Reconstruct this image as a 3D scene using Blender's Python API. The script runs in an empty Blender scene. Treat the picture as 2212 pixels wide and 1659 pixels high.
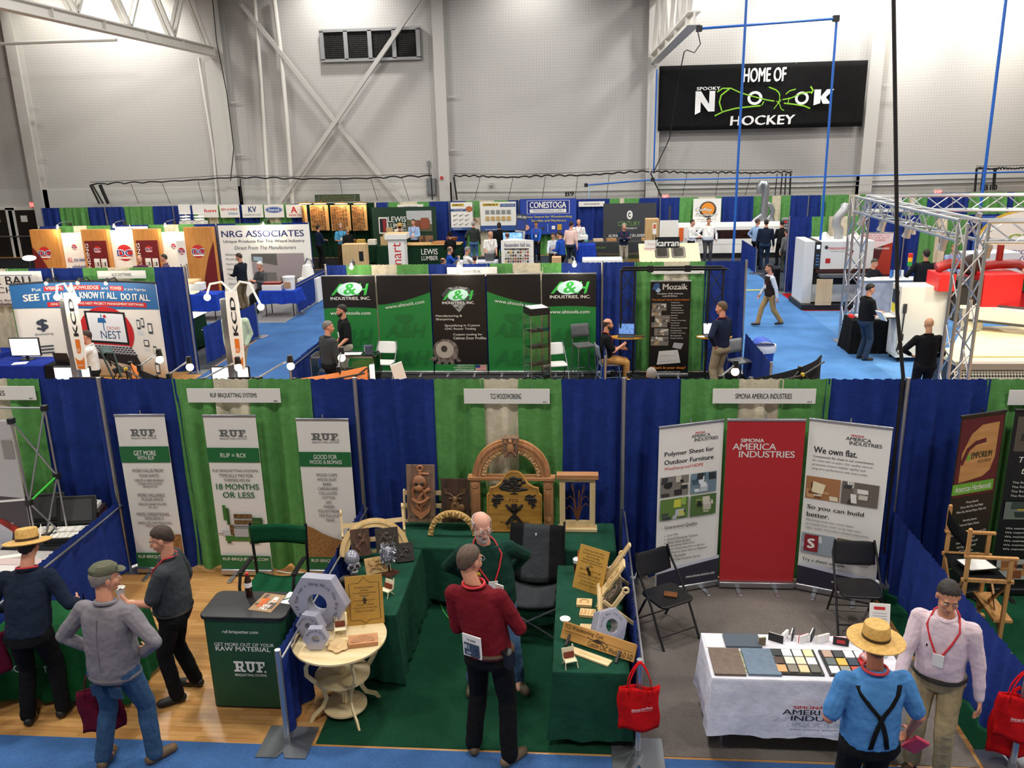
import bpy,math,random
import numpy as np
from mathutils import Vector,Matrix,Euler
SC=bpy.context.scene
COL=SC.collection
PI=math.pi
# ---------------------------------------------------------------- camera
CF,CPITCH,CYAW,CROLL=1810.9,.2842,-.083,-.0225
CPOS=np.array([5.5963,-9.0634,5.0574])
def _basis():
 cy,sy,cp,sp=math.cos(CYAW),math.sin(CYAW),math.cos(CPITCH),math.sin(CPITCH)
 fw=np.array([sy*cp,cy*cp,-sp]);r=np.array([cy,-sy,0.]);u=np.cross(r,fw)
 c,s=math.cos(CROLL),math.sin(CROLL)
 return fw,r*c+u*s,u*c-r*s
CFW,CR,CU=_basis()
cam=bpy.data.cameras.new('camera');camo=bpy.data.objects.new('camera',cam);COL.objects.link(camo)
cam.sensor_fit='HORIZONTAL';cam.sensor_width=36;cam.lens=CF/2212*36;cam.clip_end=200
mw=Matrix.Identity(4)
for i in range(3):
 mw[i][0]=CR[i];mw[i][1]=CU[i];mw[i][2]=-CFW[i];mw[i][3]=CPOS[i]
camo.matrix_world=mw
SC.camera=camo
# ---------------------------------------------------------------- world, exposure, hall lamps and wall fill
SC.view_settings.view_transform='Standard';SC.view_settings.look='None'
SC.view_settings.gamma=1;SC.view_settings.use_curve_mapping=False
SC.view_settings.exposure=0.0
w=bpy.data.worlds.new('hall_air');SC.world=w;w.use_nodes=True
w.node_tree.nodes['Background'].inputs[0].default_value=(.95,.97,1,1)
w.node_tree.nodes['Background'].inputs[1].default_value=.3
def lamp(kind,loc,power,size=1.,col=(1,.96,.9),rot=(0,0,0),**k):
 l=bpy.data.lights.new('lamp_or_fill',kind);l.energy=power;l.color=col
 if kind=='AREA':l.shape='DISK';l.size=size
 else:l.shadow_soft_size=size
 for a,b in k.items():setattr(l,a,b)
 o=bpy.data.objects.new('lamp_or_fill',l);COL.objects.link(o);o.location=loc;o.rotation_euler=rot
 return o
for lx in(-12.5,-4.2,4.1,12.4,20.7):
 for ly in(-8,0,8,15.5,22):
  lamp('AREA',(lx,ly,11.6),480 if ly>-4 else 430,1.2)
# narrow cones are high-bay lamps; wide cones are fill added to brighten the wall
for wx,wz,pw,cone,wc in((14.55,9.8,2300,1.0,(1,.97,.92)),(19.25,9.8,2300,1.0,(1,.93,.78)),(23.8,9.5,2300,1.0,(1,.93,.78)),(17,7.5,2900,2.5,(1,.97,.92)),(22.5,7.5,2900,2.5,(1,.97,.92)),(11.2,8.5,1500,2.2,(1,.97,.92)),(-13.9,8.6,1300,1.6,(1,.94,.82)),(-18.6,9.6,900,1.5,(1,.94,.82)),(-15.5,6.5,1900,2.5,(1,.97,.92)),(-4.9,9.0,1500,2.3,(1,.97,.92)),(3.5,5.5,900,2.3,(1,.97,.92))):
 lp=Vector((wx,28.3,12.75))
 lamp('SPOT',lp,pw,.3,wc,(Vector((wx,30.5,wz))-lp).to_track_quat('-Z','Y').to_euler(),spot_size=cone,spot_blend=1.)
# ---------------------------------------------------------------- helpers
def _ray(px,py):return CFW+CR*((px-1106)/CF)-CU*((py-829.5)/CF)
def P(px,py,Y):
 d=_ray(px,py);p=CPOS+d*((Y-CPOS[1])/d[1]);return Vector(p)
def G(px,py,z=0.):
 d=_ray(px,py);p=CPOS+d*((z-CPOS[2])/d[2]);return Vector(p)
def lin(h):
 h=h.lstrip('#');o=[]
 for i in(0,2,4):
  c=int(h[i:i+2],16)/255;o.append(c/12.92 if c<=.04045 else((c+.055)/1.055)**2.4)
 return(*o,1)
MC={}
def mt(h,kind='plain',rough=.55,metal=0.,emit=0.,sc=1.,h2=None,alpha=1.):
 key=(h,kind,rough,metal,emit,sc,h2,alpha)
 if key in MC:return MC[key]
 m=bpy.data.materials.new('%s_%s'%(kind,h.strip('#')));MC[key]=m;m.use_nodes=True
 N=m.node_tree.nodes;L=m.node_tree.links;b=N['Principled BSDF'];c=lin(h)
 b.inputs['Base Color'].default_value=c;b.inputs['Roughness'].default_value=rough;b.inputs['Metallic'].default_value=metal
 m.diffuse_color=c
 if emit:
  b.inputs['Emission Color'].default_value=c;b.inputs['Emission Strength'].default_value=emit
 def coords(scale):
  t=N.new('ShaderNodeTexCoord');mp=N.new('ShaderNodeMapping');L.new(t.outputs['Object'],mp.inputs[0]);mp.inputs['Scale'].default_value=scale
  return mp.outputs[0]
 def noise(co,s,det=3.):
  n=N.new('ShaderNodeTexNoise');n.inputs['Scale'].default_value=s;n.inputs['Detail'].default_value=det;L.new(co,n.inputs['Vector']);return n.outputs[0]
 def ramp(f,a,bb,p0=.3,p1=.7):
  r=N.new('ShaderNodeValToRGB');r.color_ramp.elements[0].color=a;r.color_ramp.elements[1].color=bb
  r.color_ramp.elements[0].position=p0;r.color_ramp.elements[1].position=p1;L.new(f,r.inputs[0]);return r.outputs[0]
 def bump(f,st,dist=.01):
  u=N.new('ShaderNodeBump');u.inputs['Strength'].default_value=st;u.inputs['Distance'].default_value=dist;L.new(f,u.inputs['Height']);L.new(u.outputs[0],b.inputs['Normal'])
 sh=lambda k:tuple(min(1,x*k)for x in c[:3])+(1,)
 c2=lin(h2)if h2 else sh(.72)
 if kind=='cloth':
  b.inputs['Roughness'].default_value=.92;b.inputs['Specular IOR Level'].default_value=.15
  co=coords((1,1,1));L.new(ramp(noise(co,7*sc,5),sh(.86),sh(1.1)),b.inputs['Base Color'])
  bump(noise(co,14*sc,6),.35,.03)
 elif kind=='weave':
  b.inputs['Roughness'].default_value=.92
  t=N.new('ShaderNodeTexChecker');t.inputs['Scale'].default_value=22*sc;t.inputs[1].default_value=c;t.inputs[2].default_value=c2
  L.new(coords((1,.35,1)),t.inputs[0]);L.new(t.outputs[0],b.inputs['Base Color'])
 elif kind=='plaid':
  b.inputs['Roughness'].default_value=.92;co=coords((1,1,1));fs=[]
  for d in('X','Z'):
   wv=N.new('ShaderNodeTexWave');wv.bands_direction=d;wv.inputs['Scale'].default_value=7*sc;L.new(co,wv.inputs[0]);fs.append(wv.outputs[1])
  mx=N.new('ShaderNodeMath');mx.operation='MULTIPLY';L.new(fs[0],mx.inputs[0]);L.new(fs[1],mx.inputs[1])
  L.new(ramp(mx.outputs[0],c2,c,.1,.6),b.inputs['Base Color'])
 elif kind=='carpet':
  b.inputs['Roughness'].default_value=1;b.inputs['Specular IOR Level'].default_value=.05
  co=coords((1,1,1))
  mx=N.new('ShaderNodeMix');mx.data_type='RGBA';mx.blend_type='MULTIPLY';mx.inputs[0].default_value=.6
  L.new(ramp(noise(co,1.1*sc,4),sh(.78),sh(1.12)),mx.inputs[6]);L.new(ramp(noise(co,90,2),(.55,.55,.55,1),(1,1,1,1)),mx.inputs[7])
  L.new(mx.outputs[2],b.inputs['Base Color']);bump(noise(co,160,2),.5,.01)
 elif kind=='wood':
  co=coords((9*sc,9*sc,.9*sc));f=noise(co,2.2,6)
  L.new(ramp(f,c2,c,.32,.66),b.inputs['Base Color']);bump(f,.12,.005)
 elif kind=='woodx':
  co=coords((.9*sc,9*sc,9*sc));f=noise(co,2.2,6)
  L.new(ramp(f,c2,c,.32,.66),b.inputs['Base Color']);bump(f,.12,.005)
 elif kind=='strips':
  t=N.new('ShaderNodeTexBrick');t.inputs['Color1'].default_value=c;t.inputs['Color2'].default_value=c2;t.inputs['Mortar'].default_value=sh(.45)
  t.inputs['Scale'].default_value=1;t.inputs['Mortar Size'].default_value=.0016;t.inputs['Brick Width'].default_value=.55;t.inputs['Row Height'].default_value=.06;t.inputs['Bias'].default_value=-.1
  co=coords((1,1,1));L.new(co,t.inputs[0])
  mx=N.new('ShaderNodeMix');mx.data_type='RGBA';mx.blend_type='MULTIPLY';mx.inputs[0].default_value=.5
  L.new(t.outputs[0],mx.inputs[6]);L.new(ramp(noise(coords((2,26,1)),1.5,5),(.62,.55,.5,1),(1,1,1,1)),mx.inputs[7]);L.new(mx.outputs[2],b.inputs['Base Color'])
 elif kind=='mottle':
  co=coords((1,1,1));L.new(ramp(noise(co,3*sc,6),c2,c,.35,.65),b.inputs['Base Color'])
 elif kind=='chips':
  t=N.new('ShaderNodeTexVoronoi');t.inputs['Scale'].default_value=40*sc;L.new(coords((1,1,1.8)),t.inputs[0])
  L.new(ramp(t.outputs[0],c,c2,.05,.6),b.inputs['Base Color'])
 elif kind=='wall':
  t=N.new('ShaderNodeTexBrick');t.inputs['Color1'].default_value=c;t.inputs['Color2'].default_value=c;t.inputs['Mortar'].default_value=sh(.85)
  t.offset=0;t.inputs['Scale'].default_value=1;t.inputs['Mortar Size'].default_value=.012;t.inputs['Brick Width'].default_value=.12;t.inputs['Row Height'].default_value=.12
  tc=N.new('ShaderNodeTexCoord');sx=N.new('ShaderNodeSeparateXYZ');cb=N.new('ShaderNodeCombineXYZ')
  L.new(tc.outputs['Object'],sx.inputs[0]);L.new(sx.outputs[0],cb.inputs[0]);L.new(sx.outputs[2],cb.inputs[1]);L.new(cb.outputs[0],t.inputs[0])
  L.new(t.outputs[0],b.inputs['Base Color'])
 elif kind=='holes':
  t=N.new('ShaderNodeTexVoronoi');t.inputs['Scale'].default_value=14*sc;t.inputs['Randomness'].default_value=0.;L.new(coords((1,1,1)),t.inputs[0])
  L.new(ramp(t.outputs[0],c2,c,.40,.46),b.inputs['Base Color'])
 elif kind=='glass':
  N.remove(b);tr=N.new('ShaderNodeBsdfTransparent');gl=N.new('ShaderNodeBsdfGlossy');gl.inputs[1].default_value=.03;mx=N.new('ShaderNodeMixShader')
  tr.inputs[0].default_value=c;fr=N.new('ShaderNodeFresnel');fr.inputs[0].default_value=1.5;L.new(fr.outputs[0],mx.inputs[0])
  L.new(tr.outputs[0],mx.inputs[1]);L.new(gl.outputs[0],mx.inputs[2]);L.new(mx.outputs[0],N['Material Output'].inputs[0])
 return m
W_='#f4f3f1';K_='#101012'
ALU=lambda:mt('#b4b6ba','plain',.32,.9)
STEEL=lambda:mt('#8d9095','plain',.38,.8)
BLK=lambda:mt('#141416','plain',.45)
def rot(rx=0,ry=0,rz=0):return Euler((math.radians(rx),math.radians(ry),math.radians(rz))).to_matrix().to_4x4()
def TR(x,y,z):return Matrix.Translation((x,y,z))
class MB:
 def __init__(s,mat=None):s.v=[];s.f=[];s.m=[];s.mats=[];s.M=None;s.mat=mat
 def mi(s,mat):
  mat=mat or s.mat
  if mat not in s.mats:s.mats.append(mat)
  return s.mats.index(mat)
 def add(s,v,f,mat=None,M=None):
  n=len(s.v);k=s.mi(mat);M=M if M is not None else s.M
  s.v+=[tuple(M@Vector(p))for p in v]if M is not None else[tuple(p)for p in v]
  s.f+=[tuple(i+n for i in q)for q in f];s.m+=[k]*len(f);return s
 def box(s,a,b,mat=None,M=None):
  x0,y0,z0=a;x1,y1,z1=b
  return s.add([(x0,y0,z0),(x1,y0,z0),(x1,y1,z0),(x0,y1,z0),(x0,y0,z1),(x1,y0,z1),(x1,y1,z1),(x0,y1,z1)],[(0,3,2,1),(4,5,6,7),(0,1,5,4),(1,2,6,5),(2,3,7,6),(3,0,4,7)],mat,M)
 def cb(s,c,d,mat=None,M=None,R=None):
  T=TR(*c)@(R or Matrix.Identity(4))
  if M is not None:T=M@T
  elif s.M is not None:T=s.M@T
  h=[x/2 for x in d];return s.box((-h[0],-h[1],-h[2]),(h[0],h[1],h[2]),mat,T)
 def bar(s,a,b,wx,wy,mat=None,up=(0,0,1)):
  a=Vector(a);b=Vector(b);z=(b-a).normalized();u=Vector(up)
  if abs(z.dot(u))>.98:u=Vector((0,1,0))
  x=u.cross(z).normalized();y=z.cross(x);T=Matrix.Identity(4)
  for i in range(3):T[i][0]=x[i];T[i][1]=y[i];T[i][2]=z[i];T[i][3]=a[i]
  if s.M is not None:T=s.M@T
  return s.box((-wx/2,-wy/2,0),(wx/2,wy/2,(b-a).length),mat,T)
 def tube(s,pts,r,mat=None,n=8,cap=True,closed=False,sy=1.):
  pts=[Vector(p)for p in pts];N=len(pts);rs=r if isinstance(r,(list,tuple))else[r]*N
  vs=[];fs=[];u=None
  for i,p in enumerate(pts):
   if closed:t=(pts[(i+1)%N]-pts[i-1])
   else:t=(pts[min(i+1,N-1)]-pts[max(i-1,0)])
   t=t.normalized()if t.length>1e-9 else Vector((0,0,1))
   if u is None:u=t.orthogonal().normalized()
   u=(u-t*u.dot(t));u=u.normalized()if u.length>1e-6 else t.orthogonal().normalized()
   w2=t.cross(u)
   for k in range(n):
    a=2*PI*k/n;vs.append(p+u*(rs[i]*math.cos(a))+w2*(rs[i]*sy*math.sin(a)))
  for i in range(N if closed else N-1):
   j=(i+1)%N
   for k in range(n):fs.append((i*n+k,i*n+(k+1)%n,j*n+(k+1)%n,j*n+k))
  if cap and not closed:fs+=[tuple(range(n-1,-1,-1)),tuple(range((N-1)*n,N*n))]
  return s.add(vs,fs,mat)
 def cyl(s,a,b,r,r2=None,mat=None,n=16):return s.tube([a,b],[r,r if r2 is None else r2],mat,n)
 def cap(s,a,b,ra,rb,mat=None,n=10,sy=1.):
  a=Vector(a);b=Vector(b);d=(b-a);d=d.normalized()if d.length>1e-6 else Vector((0,0,1))
  pts=[];rs=[]
  for t in(1.,.8,.45):pts.append(a-d*ra*t);rs.append(ra*math.sqrt(max(0,1-t*t))+1e-4)
  pts+=[a,b];rs+=[ra,rb]
  for t in(.45,.8,1.):pts.append(b+d*rb*t);rs.append(rb*math.sqrt(max(0,1-t*t))+1e-4)
  return s.tube(pts,rs,mat,n,sy=sy)
 def lathe(s,prof,mat=None,n=32,M=None,sx=1.,sy=1.):
  vs=[];fs=[]
  for r,z in prof:
   for k in range(n):a=2*PI*k/n;vs.append((r*sx*math.cos(a),r*sy*math.sin(a),z))
  for i in range(len(prof)-1):
   for k in range(n):fs.append((i*n+k,i*n+(k+1)%n,(i+1)*n+(k+1)%n,(i+1)*n+k))
  if prof[0][0]>1e-5:fs.append(tuple(range(n-1,-1,-1)))
  if prof[-1][0]>1e-5:fs.append(tuple(range((len(prof)-1)*n,len(prof)*n)))
  return s.add(vs,fs,mat,M)
 def ell(s,c,r,mat=None,nu=16,nv=10,R=None):
  T=TR(*c)@(R or Matrix.Identity(4))
  if s.M is not None:T=s.M@T
  if not isinstance(r,(tuple,list)):r=(r,r,r)
  pr=[(math.sin(PI*i/nv)if 0<i<nv else 1e-4,-math.cos(PI*i/nv))for i in range(nv+1)]
  return s.lathe(pr,mat,nu,T@Matrix.Diagonal((*r,1)))
 def prism(s,poly,y0,y1,mat=None,M=None):
  n=len(poly);vs=[(x,y0,z)for x,z in poly]+[(x,y1,z)for x,z in poly]
  fs=[tuple(range(n)),tuple(range(2*n-1,n-1,-1))]+[(i,i+n,(i+1)%n+n,(i+1)%n)for i in range(n)]
  return s.add(vs,fs,mat,M)
 def slab(s,poly,z0,z1,mat=None,M=None):
  n=len(poly);vs=[(x,y,z0)for x,y in poly]+[(x,y,z1)for x,y in poly]
  fs=[tuple(range(n-1,-1,-1)),tuple(range(n,2*n))]+[(i,(i+1)%n,(i+1)%n+n,i+n)for i in range(n)]
  return s.add(vs,fs,mat,M)
 def ring(s,out,inn,y0,y1,mat=None,M=None,closed=True):
  n=len(out);vs=[]
  for y in(y0,y1):vs+=[(x,y,z)for x,z in out]+[(x,y,z)for x,z in inn]
  fs=[];m=n if closed else n-1
  for i in range(m):
   j=(i+1)%n
   fs+=[(i,j,n+j,n+i),(2*n+i,3*n+i,3*n+j,2*n+j),(i,2*n+i,2*n+j,j),(n+i,n+j,3*n+j,3*n+i)]
  if not closed:fs+=[(0,n,3*n,2*n),(n-1,3*n-1,4*n-1,2*n-1)]
  return s.add(vs,fs,mat,M)
 def grid(s,fn,nu,nv,mat=None,M=None):
  vs=[fn(i/nu,j/nv)for j in range(nv+1)for i in range(nu+1)]
  return s.add(vs,[(j*(nu+1)+i,j*(nu+1)+i+1,(j+1)*(nu+1)+i+1,(j+1)*(nu+1)+i)for j in range(nv)for i in range(nu)],mat,M)
 def mesh(s,name,smooth=40):
  me=bpy.data.meshes.new(name);me.from_pydata(s.v,[],s.f)
  for m in s.mats:me.materials.append(m)
  me.polygons.foreach_set('material_index',s.m)
  if smooth:
   me.polygons.foreach_set('use_smooth',[True]*len(s.f));me.set_sharp_from_angle(angle=math.radians(smooth))
  me.update();return me
 def build(s,name,parent=None,label=None,bevel=0.,solid=0.,smooth=40,sub=0,**kw):
  o=bpy.data.objects.new(name,s.mesh(name,smooth));COL.objects.link(o)
  if parent is not None:o.parent=parent
  if label:o['label']=label
  for a,b in kw.items():o[a]=b
  if solid:
   m=o.modifiers.new('thick','SOLIDIFY');m.thickness=solid;m.offset=0
  if bevel:
   m=o.modifiers.new('bevel','BEVEL');m.width=bevel;m.segments=2;m.limit_method='ANGLE';m.angle_limit=.6
  if sub:
   m=o.modifiers.new('sub','SUBSURF');m.levels=m.render_levels=sub
  return o
def tag(o,label,cat,group=None):
 o['label']=label;o['category']=cat
 if group:o['group']=group
 return o
def thing(name,label,cat,loc=(0,0,0),rz=0.,group=None):
 o=bpy.data.objects.new(name,None);COL.objects.link(o);o.empty_display_size=.1
 o.location=loc;o.rotation_euler=(0,0,rz);return tag(o,label,cat,group)
def one(name,mb,label,cat,loc=(0,0,0),rz=0.,group=None,**k):
 o=mb.build(name,**k);o.location=loc;o.rotation_euler=(0,0,rz);return tag(o,label,cat,group)
def struct(name,mb,**k):
 o=mb.build(name,**k);o['kind']='structure';return o
def dup(root,loc,rz,label=None,group=None):
 def cp(o,par):
  c=o.copy();COL.objects.link(c)
  if par is not None:c.parent=par
  for ch in list(o.children):cp(ch,c)
  return c
 c=cp(root,None);c.location=loc;c.rotation_euler=(0,0,rz)
 if label:c['label']=label
 if group:c['group']=group
 return c
# ---------------------------------------------------------------- printing on boards
TC={}
def glyphs(t,bold=0.,shear=0.,sp=1.):
 key=(t,bold,shear,sp)
 if key not in TC:
  cu=bpy.data.curves.new('t','FONT');cu.body=t;cu.shear=shear;cu.space_character=sp;cu.resolution_u=3
  ob=bpy.data.objects.new('t',cu);me=ob.to_mesh()
  v=[(p.co.x,p.co.y)for p in me.vertices];f=[tuple(q.vertices)for q in me.polygons]
  ob.to_mesh_clear();bpy.data.objects.remove(ob);bpy.data.curves.remove(cu)
  xs=[p[0]for p in v]or[0];ys=[p[1]for p in v]or[0]
  TC[key]=(v,f,min(xs),max(xs),min(ys),max(ys))
 return TC[key]
class Pr:
 def __init__(s,w,h,y=0.,x0=0.,z0=0.,M=None,warp=None,step=.0006):
  s.w,s.h,s.y,s.x0,s.z0,s.M,s.warp,s.step=w,h,y,x0,z0,M,warp,step
  s.T=MB();s.G=MB();s.k=1;s.subs=[];s.st=[]
 def beg(s):s.st.append((s.T,s.G));s.T=s.G=MB()
 def end(s,name):m=s.G;s.T,s.G=s.st.pop();s.subs.append((name,m))
 def q(s,u,v):
  y=s.y-.0014-s.k*s.step
  p=(s.x0+u*s.w,y,s.z0+v*s.h)
  if s.warp:p=s.warp(*p)
  return p
 def put(s,mb,uv,f,mat):
  mb.add([s.q(u,v)for u,v in uv],f,mat,s.M);s.k+=1
 def text(s,t,u0,v0,u1,v1,mat,bold=.012,shear=0.,sp=1.,rotate=0,arc=0.):
  v,f,a,b,c,d=glyphs(t,0,shear,sp)
  if b<=a or d<=c:return s
  k=s.k;a-=bold;b+=bold
  for j,(dx,dy)in enumerate(((0,0),)if bold<.004 else((-1,-.4),(1,.4))if bold<.025 else((-1.3,-.5),(0,0),(1.3,.5))):
   uv=[]
   for x,y in v:
    x=(x+dx*bold*.8-a)/(b-a);y=(y+dy*bold*.8-c)/(d-c)
    if rotate==90:x,y=1-y,x
    uv.append((u0+(u1-u0)*x,v0+(v1-v0)*y+arc*(1-(2*x-1)**2)))
   s.k=k+.3*j;s.put(s.T,uv,f,mat)
  s.k=k+1;return s
 def arctext(s,t,uc,vc,r,a0,a1,size,mat,bold=.01,shear=0.):
  n=len(t)
  for i,ch in enumerate(t):
   if ch==' ':continue
   a=math.radians(a0+(a1-a0)*i/max(1,n-1));v,f,x0,x1,y0,y1=glyphs(ch,0,shear);k=size/.72;c,d=math.cos(a-PI/2),math.sin(a-PI/2)
   uv=[(uc+r*math.cos(a)+k*((x-(x0+x1)/2)*c-y*d),vc+r*math.sin(a)+k*((x-(x0+x1)/2)*d+y*c))for x,y in v]
   s.put(s.T,uv,f,mat)
  return s
 def lines(s,L,uc,v,hh,lead,mat,wc,align=0,bold=.008,shear=0.):
  """rows of text: each char about wc wide (fraction), row height hh, leading lead"""
  for t in L:
   if t:
    wd=len(t)*wc;dsc=.25*hh if any(ch in 'gjpqy,' for ch in t)else 0
    u0=uc-wd/2 if align==0 else uc
    s.text(t,u0,v-hh-dsc,u0+wd,v,mat,bold,shear)
   v-=lead
  return s
 def poly(s,pts,mat):s.put(s.G,pts,[tuple(range(len(pts)))],mat);return s
 def rect(s,u0,v0,u1,v1,mat):return s.poly([(u0,v0),(u1,v0),(u1,v1),(u0,v1)],mat)
 def disc(s,u,v,ru,rv,mat,a0=0,a1=360,n=40):return s.poly([(u+ru*math.cos(math.radians(a0+(a1-a0)*i/n)),v+rv*math.sin(math.radians(a0+(a1-a0)*i/n)))for i in range(n if a1-a0>=360 else n+1)],mat)
 def annulus(s,u,v,ru,rv,k,mat,a0=0,a1=360,n=40):
  A=[math.radians(a0+(a1-a0)*i/n)for i in range(n+1)]
  uv=[(u+ru*math.cos(a),v+rv*math.sin(a))for a in A]+[(u+ru*k*math.cos(a),v+rv*k*math.sin(a))for a in A]
  s.put(s.G,uv,[(i,i+1,n+2+i,n+1+i)for i in range(n)],mat);return s
 def line(s,pts,w,mat,asp=None):
  asp=asp or s.w/s.h;uv=[];n=len(pts)
  for i in range(n):
   a=pts[max(i-1,0)];b=pts[min(i+1,n-1)];dx,dy=b[0]-a[0],(b[1]-a[1])/asp;l=math.hypot(dx,dy)or 1
   nx,ny=-dy/l*w/2,dx/l*w/2*asp;uv+=[(pts[i][0]+nx,pts[i][1]+ny),(pts[i][0]-nx,pts[i][1]-ny)]
  s.put(s.G,uv,[(2*i,2*i+1,2*i+3,2*i+2)for i in range(n-1)],mat);return s
 def build(s,parent,gname='graphic',tname='lettering'):
  if s.G.v:s.G.build(gname,parent,smooth=0)
  if s.T.v:s.T.build(tname,parent,smooth=0)
  for n,m in s.subs:m.build(n,parent,smooth=0)
  return s
def sample(p,tt):return p
def pic(pr,u0,v0,u1,v1,cols,seed=0,n=7):
 r=random.Random(seed);pr.beg();pr.rect(u0,v0,u1,v1,cols[0])
 for i in range(n):
  a=u0+(u1-u0)*r.random()*.75;b=v0+(v1-v0)*r.random()*.75;w=(u1-u0)*(.1+.22*r.random());h=(v1-v0)*(.1+.3*r.random())
  sk=(u1-u0)*.08*(r.random()-.5);a1=min(a+w,u1-abs(sk));b1=min(b+h,v1);a=max(a,u0+abs(sk))
  pr.poly([(a,b),(a1,b),(a1+sk,b1),(a+sk,b1)],cols[1+i%(len(cols)-1)])
 pr.end('photograph')
def arc(cx,cz,r,a0,a1,n,ry=None):return[(cx+r*math.cos(math.radians(a0+(a1-a0)*i/n)),cz+(ry or r)*math.sin(math.radians(a0+(a1-a0)*i/n)))for i in range(n+1)]
# ---------------------------------------------------------------- the hall
WY=30.5
WG=mt('#b9b7b4','wall',.7);WP=mt('#b9b7b4','plain',.6);WHT=mt('#dcdad4','plain',.5)
struct('floor',MB(mt('#c99a5e','strips',.35,h2='#b07d45')).box((-34,-14,-.2),(36,WY+.3,0)))
struct('wall_back',MB(WG).box((-34,WY,0),(36,WY+.3,13)))
struct('wall_left',MB(WG).box((-34.3,-14,0),(-34,WY+.3,13)))
struct('wall_right',MB(WG).box((36,-14,0),(36.3,WY+.3,13)))
struct('ceiling',MB(mt('#6d6c6a','plain',.8)).box((-34,-14,13),(36,WY+.3,13.2)))
struct('baseboard_back',MB(mt('#c2c1bd','plain',.6)).box((-34,WY-.04,0),(36,WY,3.2)))
def carpet(x0,y0,x1,y1,h,label,z=.006,h2=None):
 return one('carpet',MB(mt(h,'carpet',h2=h2)).box((x0,y0,.0005),(x1,y1,z)),label,'carpet')
B=3.048
carpet(-9,-6.5,14,-B-.03,'#446a9f','bright blue aisle carpet along the bottom edge of the photo')
carpet(B+.25,-B,2*B,0,'#1a4430','dark green carpet under the woodcarving booth')
carpet(2*B,-B,3*B-.25,0,'#77706b','grey carpet in the booth with the red centre banner')
carpet(3*B-.2,-B,4*B,0,'#1b4d34','green carpet right of the sagging blue side drape')
carpet(-B,3.05,-.05,20.5,'#446a9f','blue carpet down the aisle behind the orange bladed signs')
carpet(9.2,3.05,12.25,26.2,'#5687c2','blue carpet down the aisle where the man in a vest walks',.007)
carpet(12.25,6.2,19,15.84,'#6294cc','blue carpet spread under the aluminium truss stand',.008)
carpet(-.05,6.1,6.1,9.14,'#3b3b3d','charcoal carpet in front of the green and black banner wall')
carpet(6.1,6.1,9.2,9.14,'#1b1b1d','black carpet below the narrow black software banner')
carpet(-8,14.6,-B,19.2,'#8c8c8e','light grey carpet under the long blue draped demo table')
carpet(12.2,15.85,20,18.8,'#b01f22','red carpet under the wide white sanding machine',.009)
carpet(-9.3,25.2,-1.9,28.7,'#222224','black carpet in the wood veneer booth')
carpet(9.2,26.2,14.5,28.7,'#4a4a4c','dark grey carpet in front of the long white machine')
carpet(12.26,18.82,22,28.6,'#3d4652','dark grey carpet behind the drape wall of the white sanding machine',.003)
carpet(-3.0,9.2,9.15,28.6,'#3d4652','dark grey carpet behind the green and black banner wall',.003)
carpet(-16,19.5,-3.1,25.1,'#343a44','dark carpet behind the kiosk wall',.003)
carpet(-9,9.2,-3.1,12.4,'#4a4e56','grey carpet behind the curved blue display',.003)
carpet(-14,12.4,-3.05,14.6,'#446a9f','blue cross-aisle carpet in front of the kiosk wall',.004)
one('tape_strip',MB(mt('#e8d22c')).box((11.0,19.35,.008),(12.2,19.47,.016)),'yellow tape strip across the blue right aisle','tape')
# columns, bracing, pipes on the far wall
CL=mt('#bbb9b5','plain',.5)
for i,(x,wd)in enumerate(((-20.2,.5),(-10.75,.9),(-.55,.5),(8.85,.55),(18.2,.55))):
 m=MB(CL);m.box((x-wd/2,WY-.5,0),(x+wd/2,WY-.47,13));m.box((x-wd/2,WY-.04,0),(x+wd/2,WY-.002,13));m.box((x-.02,WY-.47,0),(x+.02,WY-.04,13))
 for z in(4.6,6.9):m.prism([(x+wd/2,z),(x+wd/2+.45,z+.03),(x+wd/2+.45,z+.07),(x+wd/2,z+.07)],WY-.3,WY-.25)
 struct('trim_%d'%(i+1),m)
def onwall(name,pts,r,label,cat,mat=None,y=WY-.35,sq=False):
 p=[P(a,b,y)for a,b in pts];m=MB(mat or CL)
 if sq:
  for a,b in zip(p,p[1:]):m.bar(a,b,r*2,r*2)
 else:m.tube(p,r,n=10)
 return one(name,m,label,cat)
onwall('diagonal_brace',[(908,-4),(735,248),(606,436)],.09,'diagonal wall brace running down left across the louvre','brace',y=WY-.62,sq=True)
onwall('diagonal_brace',[(522,10),(610,118),(724,262)],.085,'diagonal wall brace from the left column down to the crossing','brace',y=WY-.4,sq=True)
onwall('diagonal_brace',[(728,266),(860,428),(868,438)],.085,'diagonal wall brace from the crossing down to the small junction box','brace',y=WY-.4,sq=True)
onwall('riser_pipe',[(550,-4),(563,160),(574,330),(581,436),(586,560)],.075,'thinner of two white pipes running up the wall right of the left column','pipe',WHT)
onwall('riser_pipe',[(592,-4),(606,110),(619,250),(632,436),(640,560)],.1,'thicker of two white pipes running up the wall left of the louvre','pipe',WHT)
onwall('riser_pipe',[(430,125),(446,230),(462,330),(470,436),(478,560)],.07,'white pipe on the wall just left of the left column','pipe',WHT)
onwall('sprinkler_pipe',[(-20,96),(120,90),(252,86)],.07,'horizontal white pipe below the left roof truss','pipe',WHT,y=WY-3)
onwall('conduit_pipe',[(1420,408),(1700,404),(1960,399),(2230,392)],.03,'lower of two long galvanised conduits on the wall under the black hall banner','conduit',STEEL(),y=WY-.12)
onwall('conduit_pipe',[(1420,397),(1700,394),(1960,389),(2230,384)],.03,'upper of two long galvanised conduits on the wall under the black hall banner','conduit',STEEL(),y=WY-.12)
onwall('conduit_pipe',[(985,415),(1200,414),(1400,411)],.02,'thin conduit on the wall left of the letters B9','conduit',STEEL(),y=WY-.1)
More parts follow.
